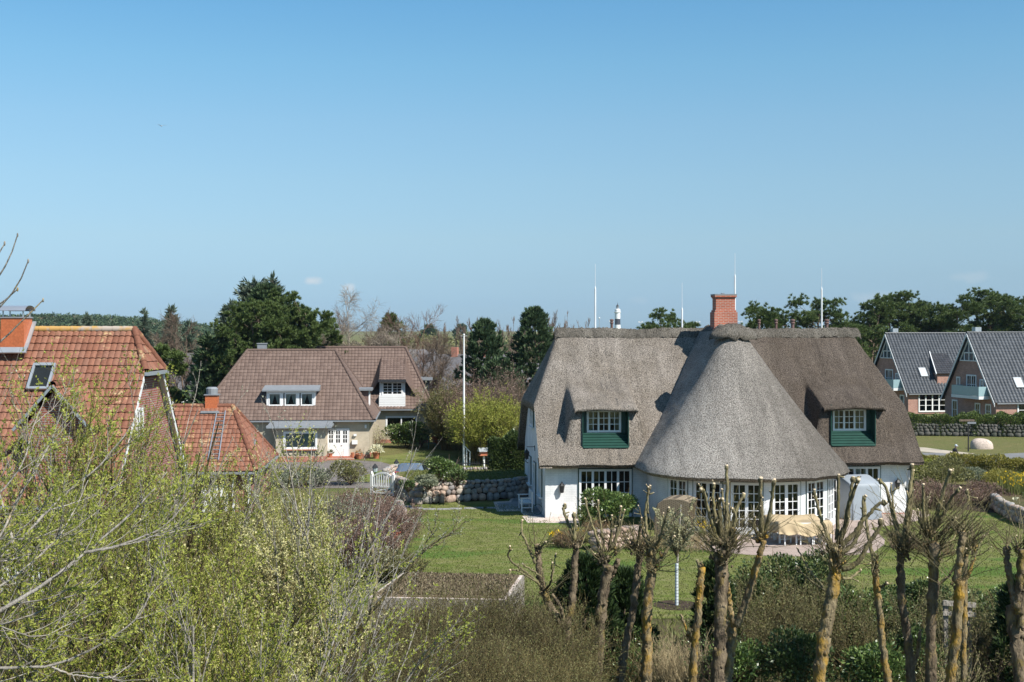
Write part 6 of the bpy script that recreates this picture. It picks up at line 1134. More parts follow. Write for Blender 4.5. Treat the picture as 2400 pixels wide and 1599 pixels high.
pollard('dark slender pollard willow with a tuft of straight shoots by the white wall', C4, 28.4, [([(392, 1600), (385, 1400), (370, 1230), (342, 1050), (326, 840), (335, 690)], .12, .10), ([(395, 1500), (430, 1350), (435, 1200)], .06, .04)], [(340, 660, .2), (345, 700, .16)], [([(325, 640), (290, 480), (265, 330), (250, 240), (215, 210)], .06), ([(345, 640), (360, 480), (385, 300), (400, 180), (405, 95)], .07), ([(355, 640), (385, 500), (410, 320), (425, 140)], .05), ([(330, 640), (305, 520), (280, 390), (270, 230)], .035), ([(350, 640), (350, 480), (345, 330), (370, 250)], .02), ([(320, 650), (260, 580), (215, 500)], .02), ([(320, 640), (250, 560), (215, 470)], .016)], fine=36, twigl=.8)
pollard('tall bushy pollard willow in the middle of the right group', C4, 28, [([(528, 1600), (522, 1400), (515, 1200), (525, 920), (520, 720), (512, 600)], .14, .12), ([(530, 950), (560, 840), (555, 760)], .06, .04)], [(515, 570, .22), (530, 680, .2), (545, 740, .16)],
    [([(500, 560), (470, 440), (450, 320), (440, 215)], .045), ([(525, 550), (560, 430), (590, 290), (615, 180), (625, 120)], .065), ([(535, 560), (590, 430), (625, 310), (668, 230)], .05), ([(545, 620), (640, 530), (720, 470), (790, 390), (830, 330), (825, 285)], .05), ([(515, 560), (520, 440), (540, 330)], .03), ([(500, 580), (450, 480), (440, 400)], .03), ([(545, 700), (620, 650), (700, 600), (735, 560)], .03), ([(560, 920), (640, 850), (700, 760), (750, 660)], .04), ([(555, 620), (620, 500), (660, 440)], .03)], fine=80, twigl=1.0)
pollard('orange barked forked pollard willow near the right edge, blunt top', C4, 27.4, [([(655, 1600), (668, 1430), (690, 1250), (696, 1010), (708, 860)], .13, .115), ([(705, 880), (715, 760), (735, 540)], .09, .08), ([(710, 930), (780, 850), (830, 720)], .05, .03)], [(735, 550, .1), (705, 900, .16)], [([(830, 720), (870, 650), (920, 590)], .025), ([(735, 545), (740, 530), (740, 520)], .06), ([(720, 600), (745, 570), (760, 545)], .025)], 'lichenbark', 30, .7)
pollard('thinner orange pollard willow behind the forked one at the right', C4, 29.5, [([(752, 1560), (760, 1250), (772, 1000), (780, 800), (790, 680)], .085, .07)], [(790, 660, .16), (815, 620, .14)], [([(785, 650), (770, 600), (765, 545)], .03), ([(810, 620), (830, 570), (835, 535)], .035), ([(800, 640), (790, 590), (785, 530)], .025), ([(830, 660), (870, 620), (890, 580)], .02), ([(800, 720), (860, 690), (905, 640)], .02)], 'lichenbark', 40, .6)
pollard('stout three stemmed pollard willow cut off by the right picture edge', C4, 27, [([(1145, 1600), (1135, 1400), (1120, 1250), (1112, 1060)], .17, .15), ([(1112, 1070), (1075, 900), (1052, 740), (1050, 650)], .085, .075), ([(1115, 1060), (1118, 880), (1120, 650)], .10, .085), ([(1125, 1100), (1150, 850), (1158, 520)], .09, .08), ([(1140, 1200), (1180, 1000), (1200, 640)], .08, .07)], [(1050, 660, .1), (1120, 660, .1)], [([(1055, 655), (1062, 635), (1066, 610)], .03), ([(1118, 650), (1117, 610), (1116, 580)], .02)], fine=24, twigl=.6)
# --- dark bushes and brushwood behind the pollards
clump_tree('cypress', 'dark feathery cypress behind the upright pollard, centre of the bottom edge', 'conifer', *[v for v in (BH_(1345, 1286, 33)[0], BH_(1345, 1286, 33)[1])], (1.05, 1.0), 520, 26, 'cypress', None, .22, .05, .05, .8)
clump_tree('cypress', 'second dark cypress, right of the first and partly behind the slim pollard', 'conifer', BH_(1432, 1320, 33.5)[0], BH_(1432, 1320, 33.5)[1], (.75, .8), 380, 26, 'cypress', None, .22, .05, .05, .8)
clump_tree('cypress', 'narrow blackish cypress left of the biggest pollard', 'conifer', BH_(1640, 1300, 32.5)[0], BH_(1640, 1300, 32.5)[1], (.62, .7), 360, 26, 'cypress', None, .20, .045, .03, .8)
clump_tree('cypress', 'dark cypress beside the stout pollard at the right edge', 'conifer', BH_(2348, 1335, 31.5)[0], BH_(2348, 1335, 31.5)[1], (.7, .7), 360, 26, 'cypress', None, .2, .045, .03, .8)
for i, (x, top, Y, rx, n, mt, lb) in enumerate(((1712, 1300, 34, .85, 3600, 'evergreen', 'glossy evergreen bush under the twin stemmed pollard'), (1790, 1268, 35, 1.2, 5200, 'evergreen', 'big glossy evergreen bush below the covered table'), (1880, 1278, 34.5, 1.05, 4600, 'evergreen', 'evergreen bush behind the candelabra pollard'), (1965, 1335, 33.5, .9, 4200, 'laurel', 'lighter green laurel bush right of the candelabra pollard'), (2040, 1360, 34, .85, 3800, 'evergreen', 'dark evergreen bush behind the thin spotted pollard'), (2125, 1322, 35.0, .95, 4200, 'evergreen', 'dark evergreen bush with a flat top behind the dark slender pollard'), (2235, 1345, 35, .95, 3600, 'evergreen', 'evergreen bush behind the wooden rail'), (2310, 1340, 35.5, .8, 3200, 'laurel', 'loose laurel bush near the right edge of the picture'), (1700, 1470, 30.5, .8, 3000, 'laurel', 'low laurel bush at the foot of the biggest pollard'), (1835, 1450, 30.5, .95, 3600, 'evergreen', 'low evergreen bush between the twin stemmed and the candelabra pollard'), (2010, 1480, 30, .85, 3000, 'laurel', 'low laurel bush between the candelabra and the dark slender pollard'), (2110, 1440, 31, .6, 2600, 'evergreen', 'low evergreen bush in the middle of the right pollard group'))):
    b, h = BH_(x, top, Y); shrub('evergreen_bush', lb, 'bush', b, (rx, .95, h), int(n*1.15), .10, .05, mt, 'olivetwig', 12, None, .5, 40)
for i, (x, top, Y, r, h, n, tm, lm, lb) in enumerate(((1585, 1440, 31, .55, 0, 150, 'straw', None, 'dry straw coloured stems between the lichen pole and the fourth pollard'), (1530, 1455, 31.5, .5, 0, 130, 'straw', None, 'dry reeds at the foot of the lichen footed pollard'), (1860, 1285, 34, .9, 0, 60, 'olivetwig', 'olive', 'twiggy yellow olive shrub rising through the evergreen bushes'), (1765, 1275, 33.6, .7, 0, 46, 'olivetwig', 'olive', 'thin yellowish stems above the bush below the covered table'), (1930, 1370, 32, .7, 0, 50, 'olivetwig', 'olive', 'yellow stemmed brushwood right of the candelabra pollard trunk'), (2070, 1420, 30.5, .6, 0, 60, 'olivetwig', 'laurel', 'tangle of thin stems between the two slender pollards'), (2245, 1395, 32, .9, 0, 80, 'browntwig', 'olive', 'brown brushwood around the wooden rail'), (2180, 1480, 30, .6, 0, 60, 'straw', 'olive', 'dry brush at the bottom right between pollards'), (1460, 1440, 31.5, .5, 0, 60, 'olivetwig', 'laurel', 'thin green brush under the slim leaning pollard'), (1650, 1430, 30.5, .5, 0, 60, 'browntwig', 'laurel', 'brown brush left of the biggest pollard foot'))):
    b, hh = BH_(x, top, Y); twigs('brushwood', lb, 'shrub', b, r*1.5, hh, n, 6, tm, lm, 4, .06, .03, None, .45, .008, None, .3, .14)
for x, top, Y, r, n, lb in ((1745, 1330, 32.5, .6, 40, 'lichen yellow brushwood stems right of the twin stemmed pollard'), (1815, 1310, 33, .7, 50, 'pale brushwood between the twin stemmed and candelabra pollards'), (1950, 1320, 33, .6, 44, 'olive brushwood rising right of the candelabra pollard'), (2150, 1340, 32.5, .6, 44, 'olive brushwood between the bushy pollard and the forked pollard'), (2290, 1350, 33, .7, 50, 'pale brushwood left of the stout pollard at the right edge')):
    b, hh = BH_(x, top, Y); twigs('brushwood', lb, 'shrub', b, r*1.5, hh, n, 8, 'shoot', 'olive', 5, .05, .025, None, .5, .011, None, .34, .16, 3)
# olive brown thicket in the middle foreground
for i, (x, top, Y, r, lb) in enumerate(((880, 1415, 27, 1.3, 'olive brown thicket at the bottom, left of the flat shed roof'), (960, 1400, 26.4, 1.4, 'olive brown thicket hiding the front edge of the flat shed roof'), (1045, 1390, 26.6, 1.4, 'olive brown twig thicket below the middle of the flat shed roof'), (1130, 1370, 26.2, 1.4, 'tallest olive twig thicket at the right end of the flat shed roof'), (1205, 1392, 27.2, 1.1, 'olive thicket just left of the forked pollard'), (1010, 1480, 22.5, 1.4, 'near olive thicket in the middle of the bottom edge'), (1130, 1490, 22.5, 1.3, 'near olive thicket at the bottom left of the forked pollard'), (900, 1500, 22, 1.2, 'near olive thicket at the bottom beside the yellow catkin willow'), (1240, 1480, 25.5, .9, 'small olive thicket at the foot of the forked pollard'))):
    b, hh = BH_(x, top, Y); twigs('thicket', lb, 'shrub', b, r*1.3, hh*1.02, 230, 9, ('olivetwig', 'twig')[i % 2], 'olive', 4, .034, .016, 'olive brown thickets along the bottom edge', .26, .008, None, .30, .13, 5, 1, .28)
for x, top, Y, r, lb in ((1060, 1500, 28.5, 1.2, 'dark green ivy like bush under the olive thickets'), (1200, 1500, 29, .9, 'dark low bush between thicket and forked pollard'), (930, 1520, 27.5, 1.1, 'dark green bush low under the thicket at lower centre left')): b, h = BH_(x, top, Y); shrub('evergreen_bush', lb, 'bush', b, (r, .9, h), 2600, .10, .05, 'evergreen', 'browntwig')
# --- budding willows filling the lower left
WL = [  # x, top row, distance, spread, stems, leaf, catkins, mat
 (60, 890, 25, .30, 8, 9, 0, 'tallest budding willow at the left edge in front of the red roof'), (190, 930, 26.5, .30, 8, 9, 0, 'budding willow in front of the gable dormer of the red roofed house'), (300, 875, 26, .30, 8, 9, 0, 'budding willow whose tips stand before the red roof slope'), (415, 985, 28, .30, 8, 8, 2, 'budding willow in front of the gable of the red roofed house'), (520, 1020, 29, .30, 8, 7, 4, 'willow with catkins in front of the red annexe roof and ladder'), (615, 1070, 30, .32, 8, 5, 6, 'pale catkin willow below the brown roofed house'), (690, 1110, 29, .26, 8, 4, 5, 'grey twigged willow with catkins left of the reddish bush'),
 (120, 1030, 20, .36, 8, 9, 0, 'nearer leafy willow at the left, in front of the white french window'), (270, 1090, 20.5, .36, 8, 9, 0, 'nearer leafy willow second from the left edge'), (410, 1120, 21, .36, 8, 9, 1, 'nearer leafy willow under the annexe roof'), (520, 1160, 22, .30, 8, 7, 3, 'nearer willow with mixed leaves and catkins, lower middle left'), (610, 1220, 22.5, .18, 8, 6, 4, 'nearer willow right of the leafy ones with some catkins'), (715, 1240, 22, .16, 7, 1, 11, 'yellow willow full of catkins beside the sedum roof'),
 (30, 1230, 15.5, .45, 8, 9, 0, 'close green willow in the bottom left corner'), (230, 1290, 15.5, .45, 8, 9, 0, 'close green willow at the bottom, right of the corner one'), (430, 1300, 16, .45, 8, 9, 0, 'close green willow in the middle of the lower left thicket'), (470, 1370, 16.5, .20, 7, 8, 2, 'close willow at the bottom beside the yellow catkin branches'), (640, 1440, 19, .16, 6, 2, 9, 'close willow with yellow catkins at the bottom edge')]
for i, (x, top, Y, sp, ns, nl, ck, lb) in enumerate(WL):
    b, h = BH_(x, top, Y); far = Y > 24
    willow('willow', lb, 'tree', b, h*1.0, sp*1.15, ns+1, 11 if far else 12, 9 if far else 10, int(max(nl-2, 1)*1.7), .050 if far else .042, .021 if far else .018, ck, ((.05 if far else .12)*(x < 440), 0), 'budding willows in the lower left', 'willowleaf', ('olivetwig', 'twig', 'olivetwig', 'greybranch')[i % 4], .0085, 2, .25, 'catkin', .12, .042, .09 if far else (.065 if Y > 19.5 else .05))
# tall whips and silvery budding shoots in front of the annexe and the brown house
for x, top, Y, ns, lb in ((250, 770, 24, 4, 'bare whips of a tall poplar shoot against the red roof ridge'), (655, 930, 23, 5, 'tall thin grey whips in front of the brown house bay window'), (770, 960, 24, 6, 'slender silvery whips in front of the white front door'), (835, 1020, 25, 5, 'thin grey whips left of the white gate'), (105, 700, 22, 2, 'two tall budding whips beside the orange chimney')):
    b, h = BH_(x, top, Y); willow('willow', lb, 'tree', b, h, .10, ns, 6, 3, 4, .04, .014, 0, (0, 0), None, 'bud', 'greybranch', .005, 2, .45, 'catkin', .05)
# big smooth grey limbs reaching in from the left: one tree whose trunk stands just outside the picture
C5 = cr(0, 1100, 3.1417)
LB = [([(-260, 1200), (0, 1040), (150, 955), (330, 850), (540, 685), (700, 560), (960, 335), (1130, 155), (1230, 20)], .052, .008), ([(620, 615), (830, 575), (1000, 520), (1180, 440), (1285, 350), (1390, 225)], .024, .006), ([(-200, 800), (0, 645), (130, 545), (290, 370), (400, 255), (510, 150), (720, -5), (930, -260), (1060, -480)], .040, .007), ([(-150, 700), (5, 490), (75, 350), (130, 205), (270, 0), (380, -220), (460, -420)], .034, .006), ([(-250, 1500), (0, 1460), (200, 1462), (380, 1452), (640, 1350), (850, 1225), (1030, 1090), (1110, 900)], .040, .007), ([(380, 1458), (520, 1512), (700, 1535), (850, 1530)], .016, .006), ([(-200, 1220), (0, 1150), (300, 1050), (450, 950), (640, 900), (760, 800)], .028, .006), ([(-200, 530), (0, 515), (160, 512), (280, 508), (420, 440), (560, 400)], .016, .005), ([(-220, 1100), (20, 1160), (200, 1230), (350, 1225), (520, 1180)], .020, .006), ([(-150, 300), (60, 120), (180, -60), (240, -300), (330, -520)], .026, .006), ([(-200, 950), (30, 850), (220, 700), (420, 520), (540, 330), (650, 80)], .026, .006)]
Yl = 12.5; w0 = W(-330, 1500, Yl); t = thing('grey_willow', 'old willow at the left edge with long smooth grey limbs sweeping to the right', 'tree', (w0.x, Yl, 0)); o = np.array([w0.x, Yl, 0]); m = MB(); QQ = []
hub = np.array([w0.x-.25, Yl, 3.2])-o; m.tubes(jag([(-.3, 0, -.2), (-.2, .05, 1.6), tuple(hub), (-.3, 0, 4.6), (-.1, .1, 6.3), (0.2, .2, 7.9)], 24, .012), np.linspace(.22, .05, 24)[None], 9)
for k, (pts, r0, r1) in enumerate(LB):
    P = np.array([W(*C5(*p), Yl+.12*i+(k % 4)*.25) for i, p in enumerate(pts)])-o
    if pts[0][0] < 0: P = np.vstack([[-.28+.03*k, 0, min(max(P[0, 2]-.55, 1.2), 7)], P])
    P = jag(P, 40, .003); r = .72*np.linspace(r0, r1, 40)*(1+.06*R.normal(size=40)); m.tubes(P, r[None], 7); QQ.append((P, r))
for k, pts in enumerate((([(-60, 760), (20, 690), (60, 640), (72, 600)]), ([(-60, 700), (30, 600), (45, 540)]), ([(-80, 840), (0, 790), (110, 690)]), ([(-70, 660), (-10, 600), (12, 560)]), ([(-60, 730), (20, 690), (45, 665)]))):   # tips against the sky, in picture pixels
    q = cr(0, 540, 4.356); P = np.array([W(*((x*.9), y), Yl+.3) for x, y in pts])-o; P = jag(np.vstack([[-.1, .1, 7.6 if k else 7.2], P]), 16, .004); m.tubes(P, np.linspace(.022, .006, 16)[None], 5)
    for z in (P[-1], P[-5]): m.blob(z, (.02, .02, .05), 5, 4, .1)
PP_ = np.array([p for p, r in QQ]); rr_ = np.array([r for p, r in QQ]); S, s_ = spawn(PP_, rr_, 9, .25, .97, .65, 1.0, 9, .09, .07, .42, .35, .4, .005); m.tubes(S, s_, 4); S2, s2 = spawn(S, s_, 6, .25, .97, .6, .40, 6, .1, .08, .55, .5, .3, .003); m.tubes(S2, s2, 3); m.build('limbs', M['greybranch'], t, True)
l = MB(); onpath(l, S2, 7, .046, .018, .15, 1, 2, .9); l.build('leaves', M['willowleaf'], t)
# bare grey tree with budded side branch over the lawn
w0 = W(850, 1568, 25); t = thing('bare_tree', 'bare lichened little tree with a long budded branch reaching over the lawn', 'tree', (w0.x, 25, 0)); o = np.array([w0.x, 25, 0]); C6 = cr(500, 1050, 2.856); m = MB(); PS = []
for pts, r0, r1 in (([(950, 1560), (990, 1350), (1040, 1150), (1075, 1060), (1090, 900), (1070, 720), (1045, 600), (1020, 520), (1000, 455)], .085, .035), ([(1045, 540), (1060, 490), (1072, 445)], .03, .018), ([(1070, 1080), (1140, 1010), (1220, 920), (1300, 820), (1390, 715), (1440, 660), (1540, 600), (1640, 540), (1690, 490)], .045, .009), ([(1390, 715), (1420, 640), (1470, 560), (1500, 470), (1510, 410)], .016, .006), ([(1440, 670), (1520, 640), (1600, 560), (1640, 480), (1655, 420)], .016, .006), ([(1095, 880), (1160, 780), (1215, 700)], .035, .025), ([(905, 1560), (915, 1300), (905, 1150), (930, 1050), (980, 960)], .05, .02), ([(1290, 830), (1240, 760), (1330, 640), (1360, 520)], .014, .005), ([(1060, 640), (1040, 580), (1010, 540)], .015, .008)):
    P = np.array([W(*C6(*p), 25) for p in pts])-o
    if pts[0][1] > 1500: P = np.vstack([[P[0, 0]-.05, 0, -.1], P])
    P = jag(P, 30, .010); m.tubes(P, np.linspace(r0, r1, 30)[None], 6); PS.append(P)
S, s_ = spawn(np.array(PS[2:6]), np.full((4, 30), .010), 12, .3, .99, .7, .5, 5, .1, .07, .6, .5, .4, .004); m.tubes(S, s_, 3); m.build('trunk', M['shoot'], t, True); onpath(MB(), S, 9, .03, .016, .1, 1, 2, 1).build('buds', M['bud'], t)
# --- garden shrubs round the lawn
b, h = BH_(1398, 1130, 57.2); shrub('laurel_bush', 'round glossy laurel bush in front of the left french windows', 'bush', b, (1.6, 1.2, h+.15), 6500, .13, .07, 'laurel', 'olivetwig', 14, None, .42, 30)
b, h = BH_(1345, 1165, 57); shrub('laurel_bush', 'small loose bush leaning at the left side of the round laurel', 'bush', b, (.55, .6, h), 900, .10, .05, 'laurel', 'olivetwig', 8)
p = G(1308, 1258); twigs('dry_shrub', 'low brown dry shrub beside the yellow daffodils on the lawn', 'shrub', p, .85, .95, 170, 7, 'browntwig', 'dryleaf', 2, .05, .025, None, .6, .008, .7, .3, .15)
def flowers(label, cat, x, y, n, spread, h, mat, name='daffodils', fl=.10, grn='grassblade'):
    p = G(x, y); t = thing(name, label, cat, p); B = np.column_stack([R.normal(size=(n, 2))*spread, np.full(n, h)*R.uniform(.75, 1.1, n)]); k = np.repeat(B, 6, 0); leaves(MB(), k, rdir(len(k))+np.array([0, -.3, .5]), fl, fl*.6).build('blossoms', M[mat], t)
    g = np.repeat(B, 5, 0)*np.array([1, 1, 0])+R.normal(size=(n*5, 3))*np.array([.05, .05, 0]); leaves(MB(), g, np.column_stack([R.normal(size=(n*5, 2))*.15, np.ones(n*5)]), h, .03).build('stems', M[grn], t); return t
flowers('clump of yellow daffodils on the lawn left of the brown dry shrub', 'flowers', 1279, 1247, 22, .22, .42, 'yellowflower'); flowers('yellow daffodils right of the dry shrub in front of the laurel', 'flowers', 1325, 1240, 6, .2, .42, 'yellowflower'); flowers('yellow flowers in the bed right of the wicker beach chair', 'flowers', 1622, 1236, 26, .35, .55, 'yellowflower'); flowers('yellow flowers on the right bed below the reddish shrubs', 'flowers', 2256, 1156, 16, .3, .6, 'yellowflower'); flowers('orange red flowers in the reddish bush left of the lawn', 'flowers', 893, 1282, 12, .25, .9, 'redflower', 'tulips', .12); flowers('yellow daffodils beside the budded branch left of the lawn', 'flowers', 935, 1322, 12, .3, .55, 'yellowflower'); flowers('yellow daffodil seen between whips below the brown house', 'flowers', 730, 1120, 3, .12, .5, 'yellowflower', 'daffodils', .2)
p = G(2342, 1150); flowers('orange and yellow blooming clump at the right edge above the stone wall', 'flowers', 2345, 1165, 90, .55, 1.5, 'yellowflower', 'flowering_bush', .075); flowers('lone pale cream blooms before the curved right stone wall', 'flowers', 2332, 1182, 2, .05, .7, 'paleflower', 'hyacinth', .14)
for x, y, r, h, tm, lm, lb in ((1470, 1262, .8, .55, 'browntwig', 'dryleaf', 'dry brown plants beside the stone heap in front of the bay'), (1600, 1266, .9, .8, 'straw', 'dryleaf', 'straw coloured dry perennials in the bed under the white budded tree'), (1530, 1262, .9, .7, 'straw', 'olive', 'dry grassy bed left of the young tree'), (1372, 1222, .9, .6, 'browntwig', 'dryleaf', 'brown bed plants in front of the laurel bush'), (2085, 1262, 1.1, .8, 'redtwig', 'heath', 'pinkish heather clump right of the terrace end'), (2150, 1275, 1.1, .7, 'redtwig', 'dryleaf', 'reddish dry shrub in the bed behind the right pollards'), (2060, 1232, .9, .35, 'browntwig', 'laurel', 'low planting in the notch of the terrace'), (1655, 1250, .5, .7, 'straw', 'olive', 'dry perennials at the terrace edge behind the biggest pollard')):
    p = G(x, y); twigs('perennials', lb, 'plants', p, r, h, 130, 5, tm, lm, 2, .05, .02, None, .5, .007, None, .25, .15)
# young standard tree with white guard
p = G(1555, 1392); t = thing('young_tree', 'young tree with white pierced trunk guard and whitish buds in the middle of the lawn', 'tree', p); hh = H+(HY-1140)/F*p.y; hs = H+(HY-1270)/F*p.y
MB().tubes(walk([(0, 0, -.1)], [(.0, 0, 1)], hh*.95, 9, .01, 0), np.linspace(.05, .02, 9)[None], 6).build('trunk', M['greybranch'], t, True)
sp_ = NT('pierced_guard'); wv = sp_.n('ShaderNodeTexWave', wave_type='BANDS', bands_direction='Z'); sp_.set(wv.inputs['Vector'], sp_.co()); wv.inputs['Scale'].default_value = 3.2; M['guard'] = sp_.pr(sp_.ramp(wv.outputs['Fac'], (.12, (.25, .28, .30)), (.2, (.55, .60, .62))), .5)
MB().lathe([(.056, 0), (.052, 1.35)], (0, 0, 0), 10).build('trunk_guard', M['guard'], t); tw = walk(np.tile([0, 0, hs*.92], (26, 1)), rdir(26)*np.array([.45, .45, .3])+np.array([0, 0, .85]), (hh-hs)*R.uniform(.5, 1.0, 26), 7, .09, .04); q = np.linspace(.018, .006, 7)[None]*np.ones((26, 1)); m = MB().tubes(tw, q, 4); S, s_ = spawn(tw, q, 9, .15, 1, .7, .45, 5, .1, .06); m.tubes(S, s_, 3); m.build('branches', M['twig'], t, True); onpath(MB(), S, 20, .05, .03, .05, 1, 2, 1).build('buds', M['whitebud'], t)
a = np.linspace(0, 6.28, 24, endpoint=False); o = bi(0, [(p.x+.75*math.cos(k), p.y+.75*math.sin(k)) for k in a], .02, M['soil'], 'soil_disc')
# beds, bushes left of the lawn
for x, y, top, r, tm, lm, lb in ((832, 1220, 1128, 1.4, 'redtwig', 'heath', 'upper part of the reddish brown bush below the white gate'), (870, 1265, 1150, 1.5, 'redtwig', 'heath', 'reddish brown bush beside the lawn edge stones'), (820, 1300, 1190, 1.6, 'redtwig', 'heath', 'lower reddish bush behind the yellow catkin willow'), (875, 1205, 1155, .9, 'redtwig', 'dryleaf', 'reddish bush with some orange leaves at the gate end'), (760, 1270, 1150, 1.6, 'browntwig', 'greyleaf', 'grey brown bush behind the willows at lower centre left'), (905, 1330, 1270, 1.1, 'browntwig', 'olive', 'low brown plants between the lawn and the bare little tree')):
    p = G(x, y); hh = H+(HY-top)/F*p.y; twigs('heath_bush', lb, 'bush', p, r*1.3, hh, 200, 10, tm, lm, 4, .06, .03, 'reddish bushes left of the lawn', .4, .009, None, .35, .13, 3)
for x, y, top, r, n, mt, lb, zb in ((1020, 1112, 1052, 1.15, 4200, 'laurel', 'rounded glossy laurel on the planted bank behind the stone wall', .95), (805, 1115, 1058, 1.5, 3600, 'olive', 'rounded olive green bush at the end of the drive, in front of the brown house', None), (985, 1120, 1092, .7, 1500, 'greyleaf', 'grey green lavender bush in front of the car', .95), (938, 1132, 1108, .45, 700, 'evergreen', 'dark green low juniper on the bank corner by the gate', .95), (1050, 1120, 1078, .6, 1000, 'evergreen', 'low dark bush at the right of the glossy laurel on the bank', .95), (985, 1126, 1104, .5, 700, 'greyleaf', 'small blue grey plant at the front of the planted bank', .95)):
    p = G(x, y, zb); hh = H+(HY-top)/F*p.y-p.z; shrub('garden_bush', lb, 'bush', p, (r, r*.9, hh), n, .12, .055, mt, 'browntwig', 10, None, .48, 30)
n = 9000; X = R.uniform(-5.8, 1.6, n); Y = R.uniform(64.4, 71, n); ap_ = sorted((q.x, q.y) for q in a[1:]) if hasattr(a[0], 'x') else WALLTOP; k = Y > np.interp(X, [q[0] for q in ap_], [q[1] for q in ap_])+.25; X, Y = X[k], Y[k]; n = len(X); o = leaves(MB(), np.column_stack([X, Y, np.full(n, .94)]), np.column_stack([R.normal(size=(n, 2))*.5, np.ones(n)]), .12, .04).build('bank_grass', M['grassblade']); tag(o, 'short grass and ground cover on top of the planted bank', 'grass', kind='stuff')
hedge('dark_hedge', 'tall dark clipped hedge beside the white gable wall', 'hedge', [(-1.25, 72.6), (1.6, 72.9)], 1.4, 2.8, 26000, .14, .08, 'evergreen')
p = G(985, 1012); shrub('round_bush', 'big round laurel bush under the neighbour window', 'bush', BH_(935, 967, 108)[0], (2.0, 1.6, BH_(935, 967, 108)[1]), 5200, .22, .12, 'laurel', 'browntwig', 12, None, .45, 20); shrub('round_bush', 'smaller pale bush at the right of the big round laurel', 'bush', BH_(968, 970, 108.5)[0], (1.1, 1.2, BH_(968, 970, 108.5)[1]), 2000, .2, .1, 'greyleaf', 'browntwig'); twigs('climbing_rose', 'bare climbing shrub in the corner between the two parts of the brown house', 'shrub', BH_(866, 985, 106)[0], .7, 2.2, 60, 5, 'browntwig', 'whitebud', 3, .1, .06)
# --- right hand garden: hedges and mixed shrubs towards the road
hedge('clipped_hedge', 'rounded clipped hedge on top of the long dark stone wall', 'hedge', [(36.5, 121.4), (41, 121.0), (48, 119.8), (56, 118.4)], 2.2, 1.8, 30000, .17, .085, 'hedgeleaf', None, .13)
hedge('clipped_hedge', 'higher clipped hedge right in front of the brick house with glass balcony', 'hedge', [(43.5, 124.0), (47.5, 123.2), (51, 123.5)], 1.6, 1.75, 14000, .17, .085, 'hedgeleaf', None, .16)
hedge('roadside_hedge', 'yellowish green broom hedge along the near side of the road', 'hedge', [(27, 85.5), (31, 85.2), (34.5, 82.5), (37, 78)], 2.2, 1.5, 36000, .17, .05, 'gorse', None, .12)
for x, y, top, r, n, mt, l, w, lb in ((2155, 1128, 1052, 1.9, 5200, 'olive', .14, .05, 'broad olive green shrub behind the right end of the thatched house'), (2245, 1120, 1075, 1.5, 4200, 'greyleaf', .13, .06, 'grey green laurel behind the reddish shrubs on the right'), (2310, 1142, 1080, 1.7, 6500, 'gorse', .16, .03, 'yellow green broom bush near the right edge'), (2352, 1128, 1088, 1.1, 2600, 'laurel', .13, .06, 'dark round laurel at the right edge above the flowers'), (2125, 1110, 1050, 1.2, 3200, 'yellowgreen', .12, .05, 'fresh green bush against the right edge of the thatch'), (2195, 1105, 1062, 1.2, 2600, 'olive', .14, .05, 'olive shrub between the two laurels right of the house')):
    p = G(x, y); hh = H+(HY-top)/F*p.y-p.z; shrub('mixed_shrub', lb, 'bush', p, (r, r*.9, hh), n, l, w, mt, 'browntwig', 10, None, .48, 30)
for x, y, top, r, lb in ((2130, 1165, 1105, 1.0, 'reddish heath shrub behind the white wall end'), (2165, 1168, 1110, 1.2, 'pinkish brown heath shrub in the right bed'), (2255, 1155, 1105, 1.0, 'mauve heath shrub under the grey green laurel'), (2290, 1165, 1120, 1.2, 'brown bare shrub in front of the broom bush')):
    p = G(x, y); hh = H+(HY-top)/F*p.y; twigs('heath_bush', lb, 'bush', p, r*1.2, hh, 150, 9, 'redtwig', 'heath', 4, .07, .03, 'heath shrubs in the right bed', .5, .009, None, .35, .14, 2)
twigs('perennials', 'dry plants on top of the curved right stone wall', 'plants', (25.6, 61.3, .66), 1.6, .5, 120, 5, 'browntwig', 'laurel', 2, .06, .03)
a = np.array([0]); bi(0, GP((2185, 1158), (2230, 1150), (2290, 1160), (2300, 1180), (2260, 1178), (2215, 1172)), .02, M['soil'], 'flower_bed')
# ---------------------------------------------------------------- trees behind the houses
b, h = BH_(565, 648, 122); conifer('spruce', 'broad dark spruce, tallest of the group behind the brown roofed house', 'conifer', b, h, 4.6, 34, 15, 'sitka', None, .62, .17, -.03, .45, 15, .02, .03, .25)
b, h = BH_(625, 636, 127); conifer('spruce', 'grey tipped spruce rising behind the tallest spruce', 'conifer', b, h, 3.6, 30, 12, 'sitka', None, .6, .14, -.02, .55, 12, .02, .05, .35)
b, h = BH_(515, 700, 119); conifer('spruce', 'dark spruce at the left flank of the conifer group', 'conifer', b, h, 3.2, 26, 13, 'sitka', None, .6, .17, -.03, .6, 13)
b, h = BH_(480, 770, 116); conifer('spruce', 'low dense spruce left of the brown roof edge', 'conifer', b, h, 2.6, 22, 13, 'conifer', None, .55, .17, -.03, .6, 13)
b, h = BH_(612, 662, 120); clump_tree('pine', 'broad dark evergreen filling the middle of the conifer group above the brown roof', 'pine', b, h, (4.4, 3.4), 620, 30, 'conifer', None, .45, .11, .1, .8)
b, h = BH_(690, 712, 119); clump_tree('pine', 'rounded dark evergreen between the sparse topped pine and the bushy pine', 'pine', b, h, (3.0, 2.8), 420, 30, 'conifer', None, .42, .10, .1, .9)
b, h = BH_(600, 700, 117); pine('pine', 'brownish green pine in the middle of the conifer group above the brown roof', 'pine', b, h, 4.6, .2, 22, 12, 46, 'pine', None, .32, .055, (0, 0), .7)
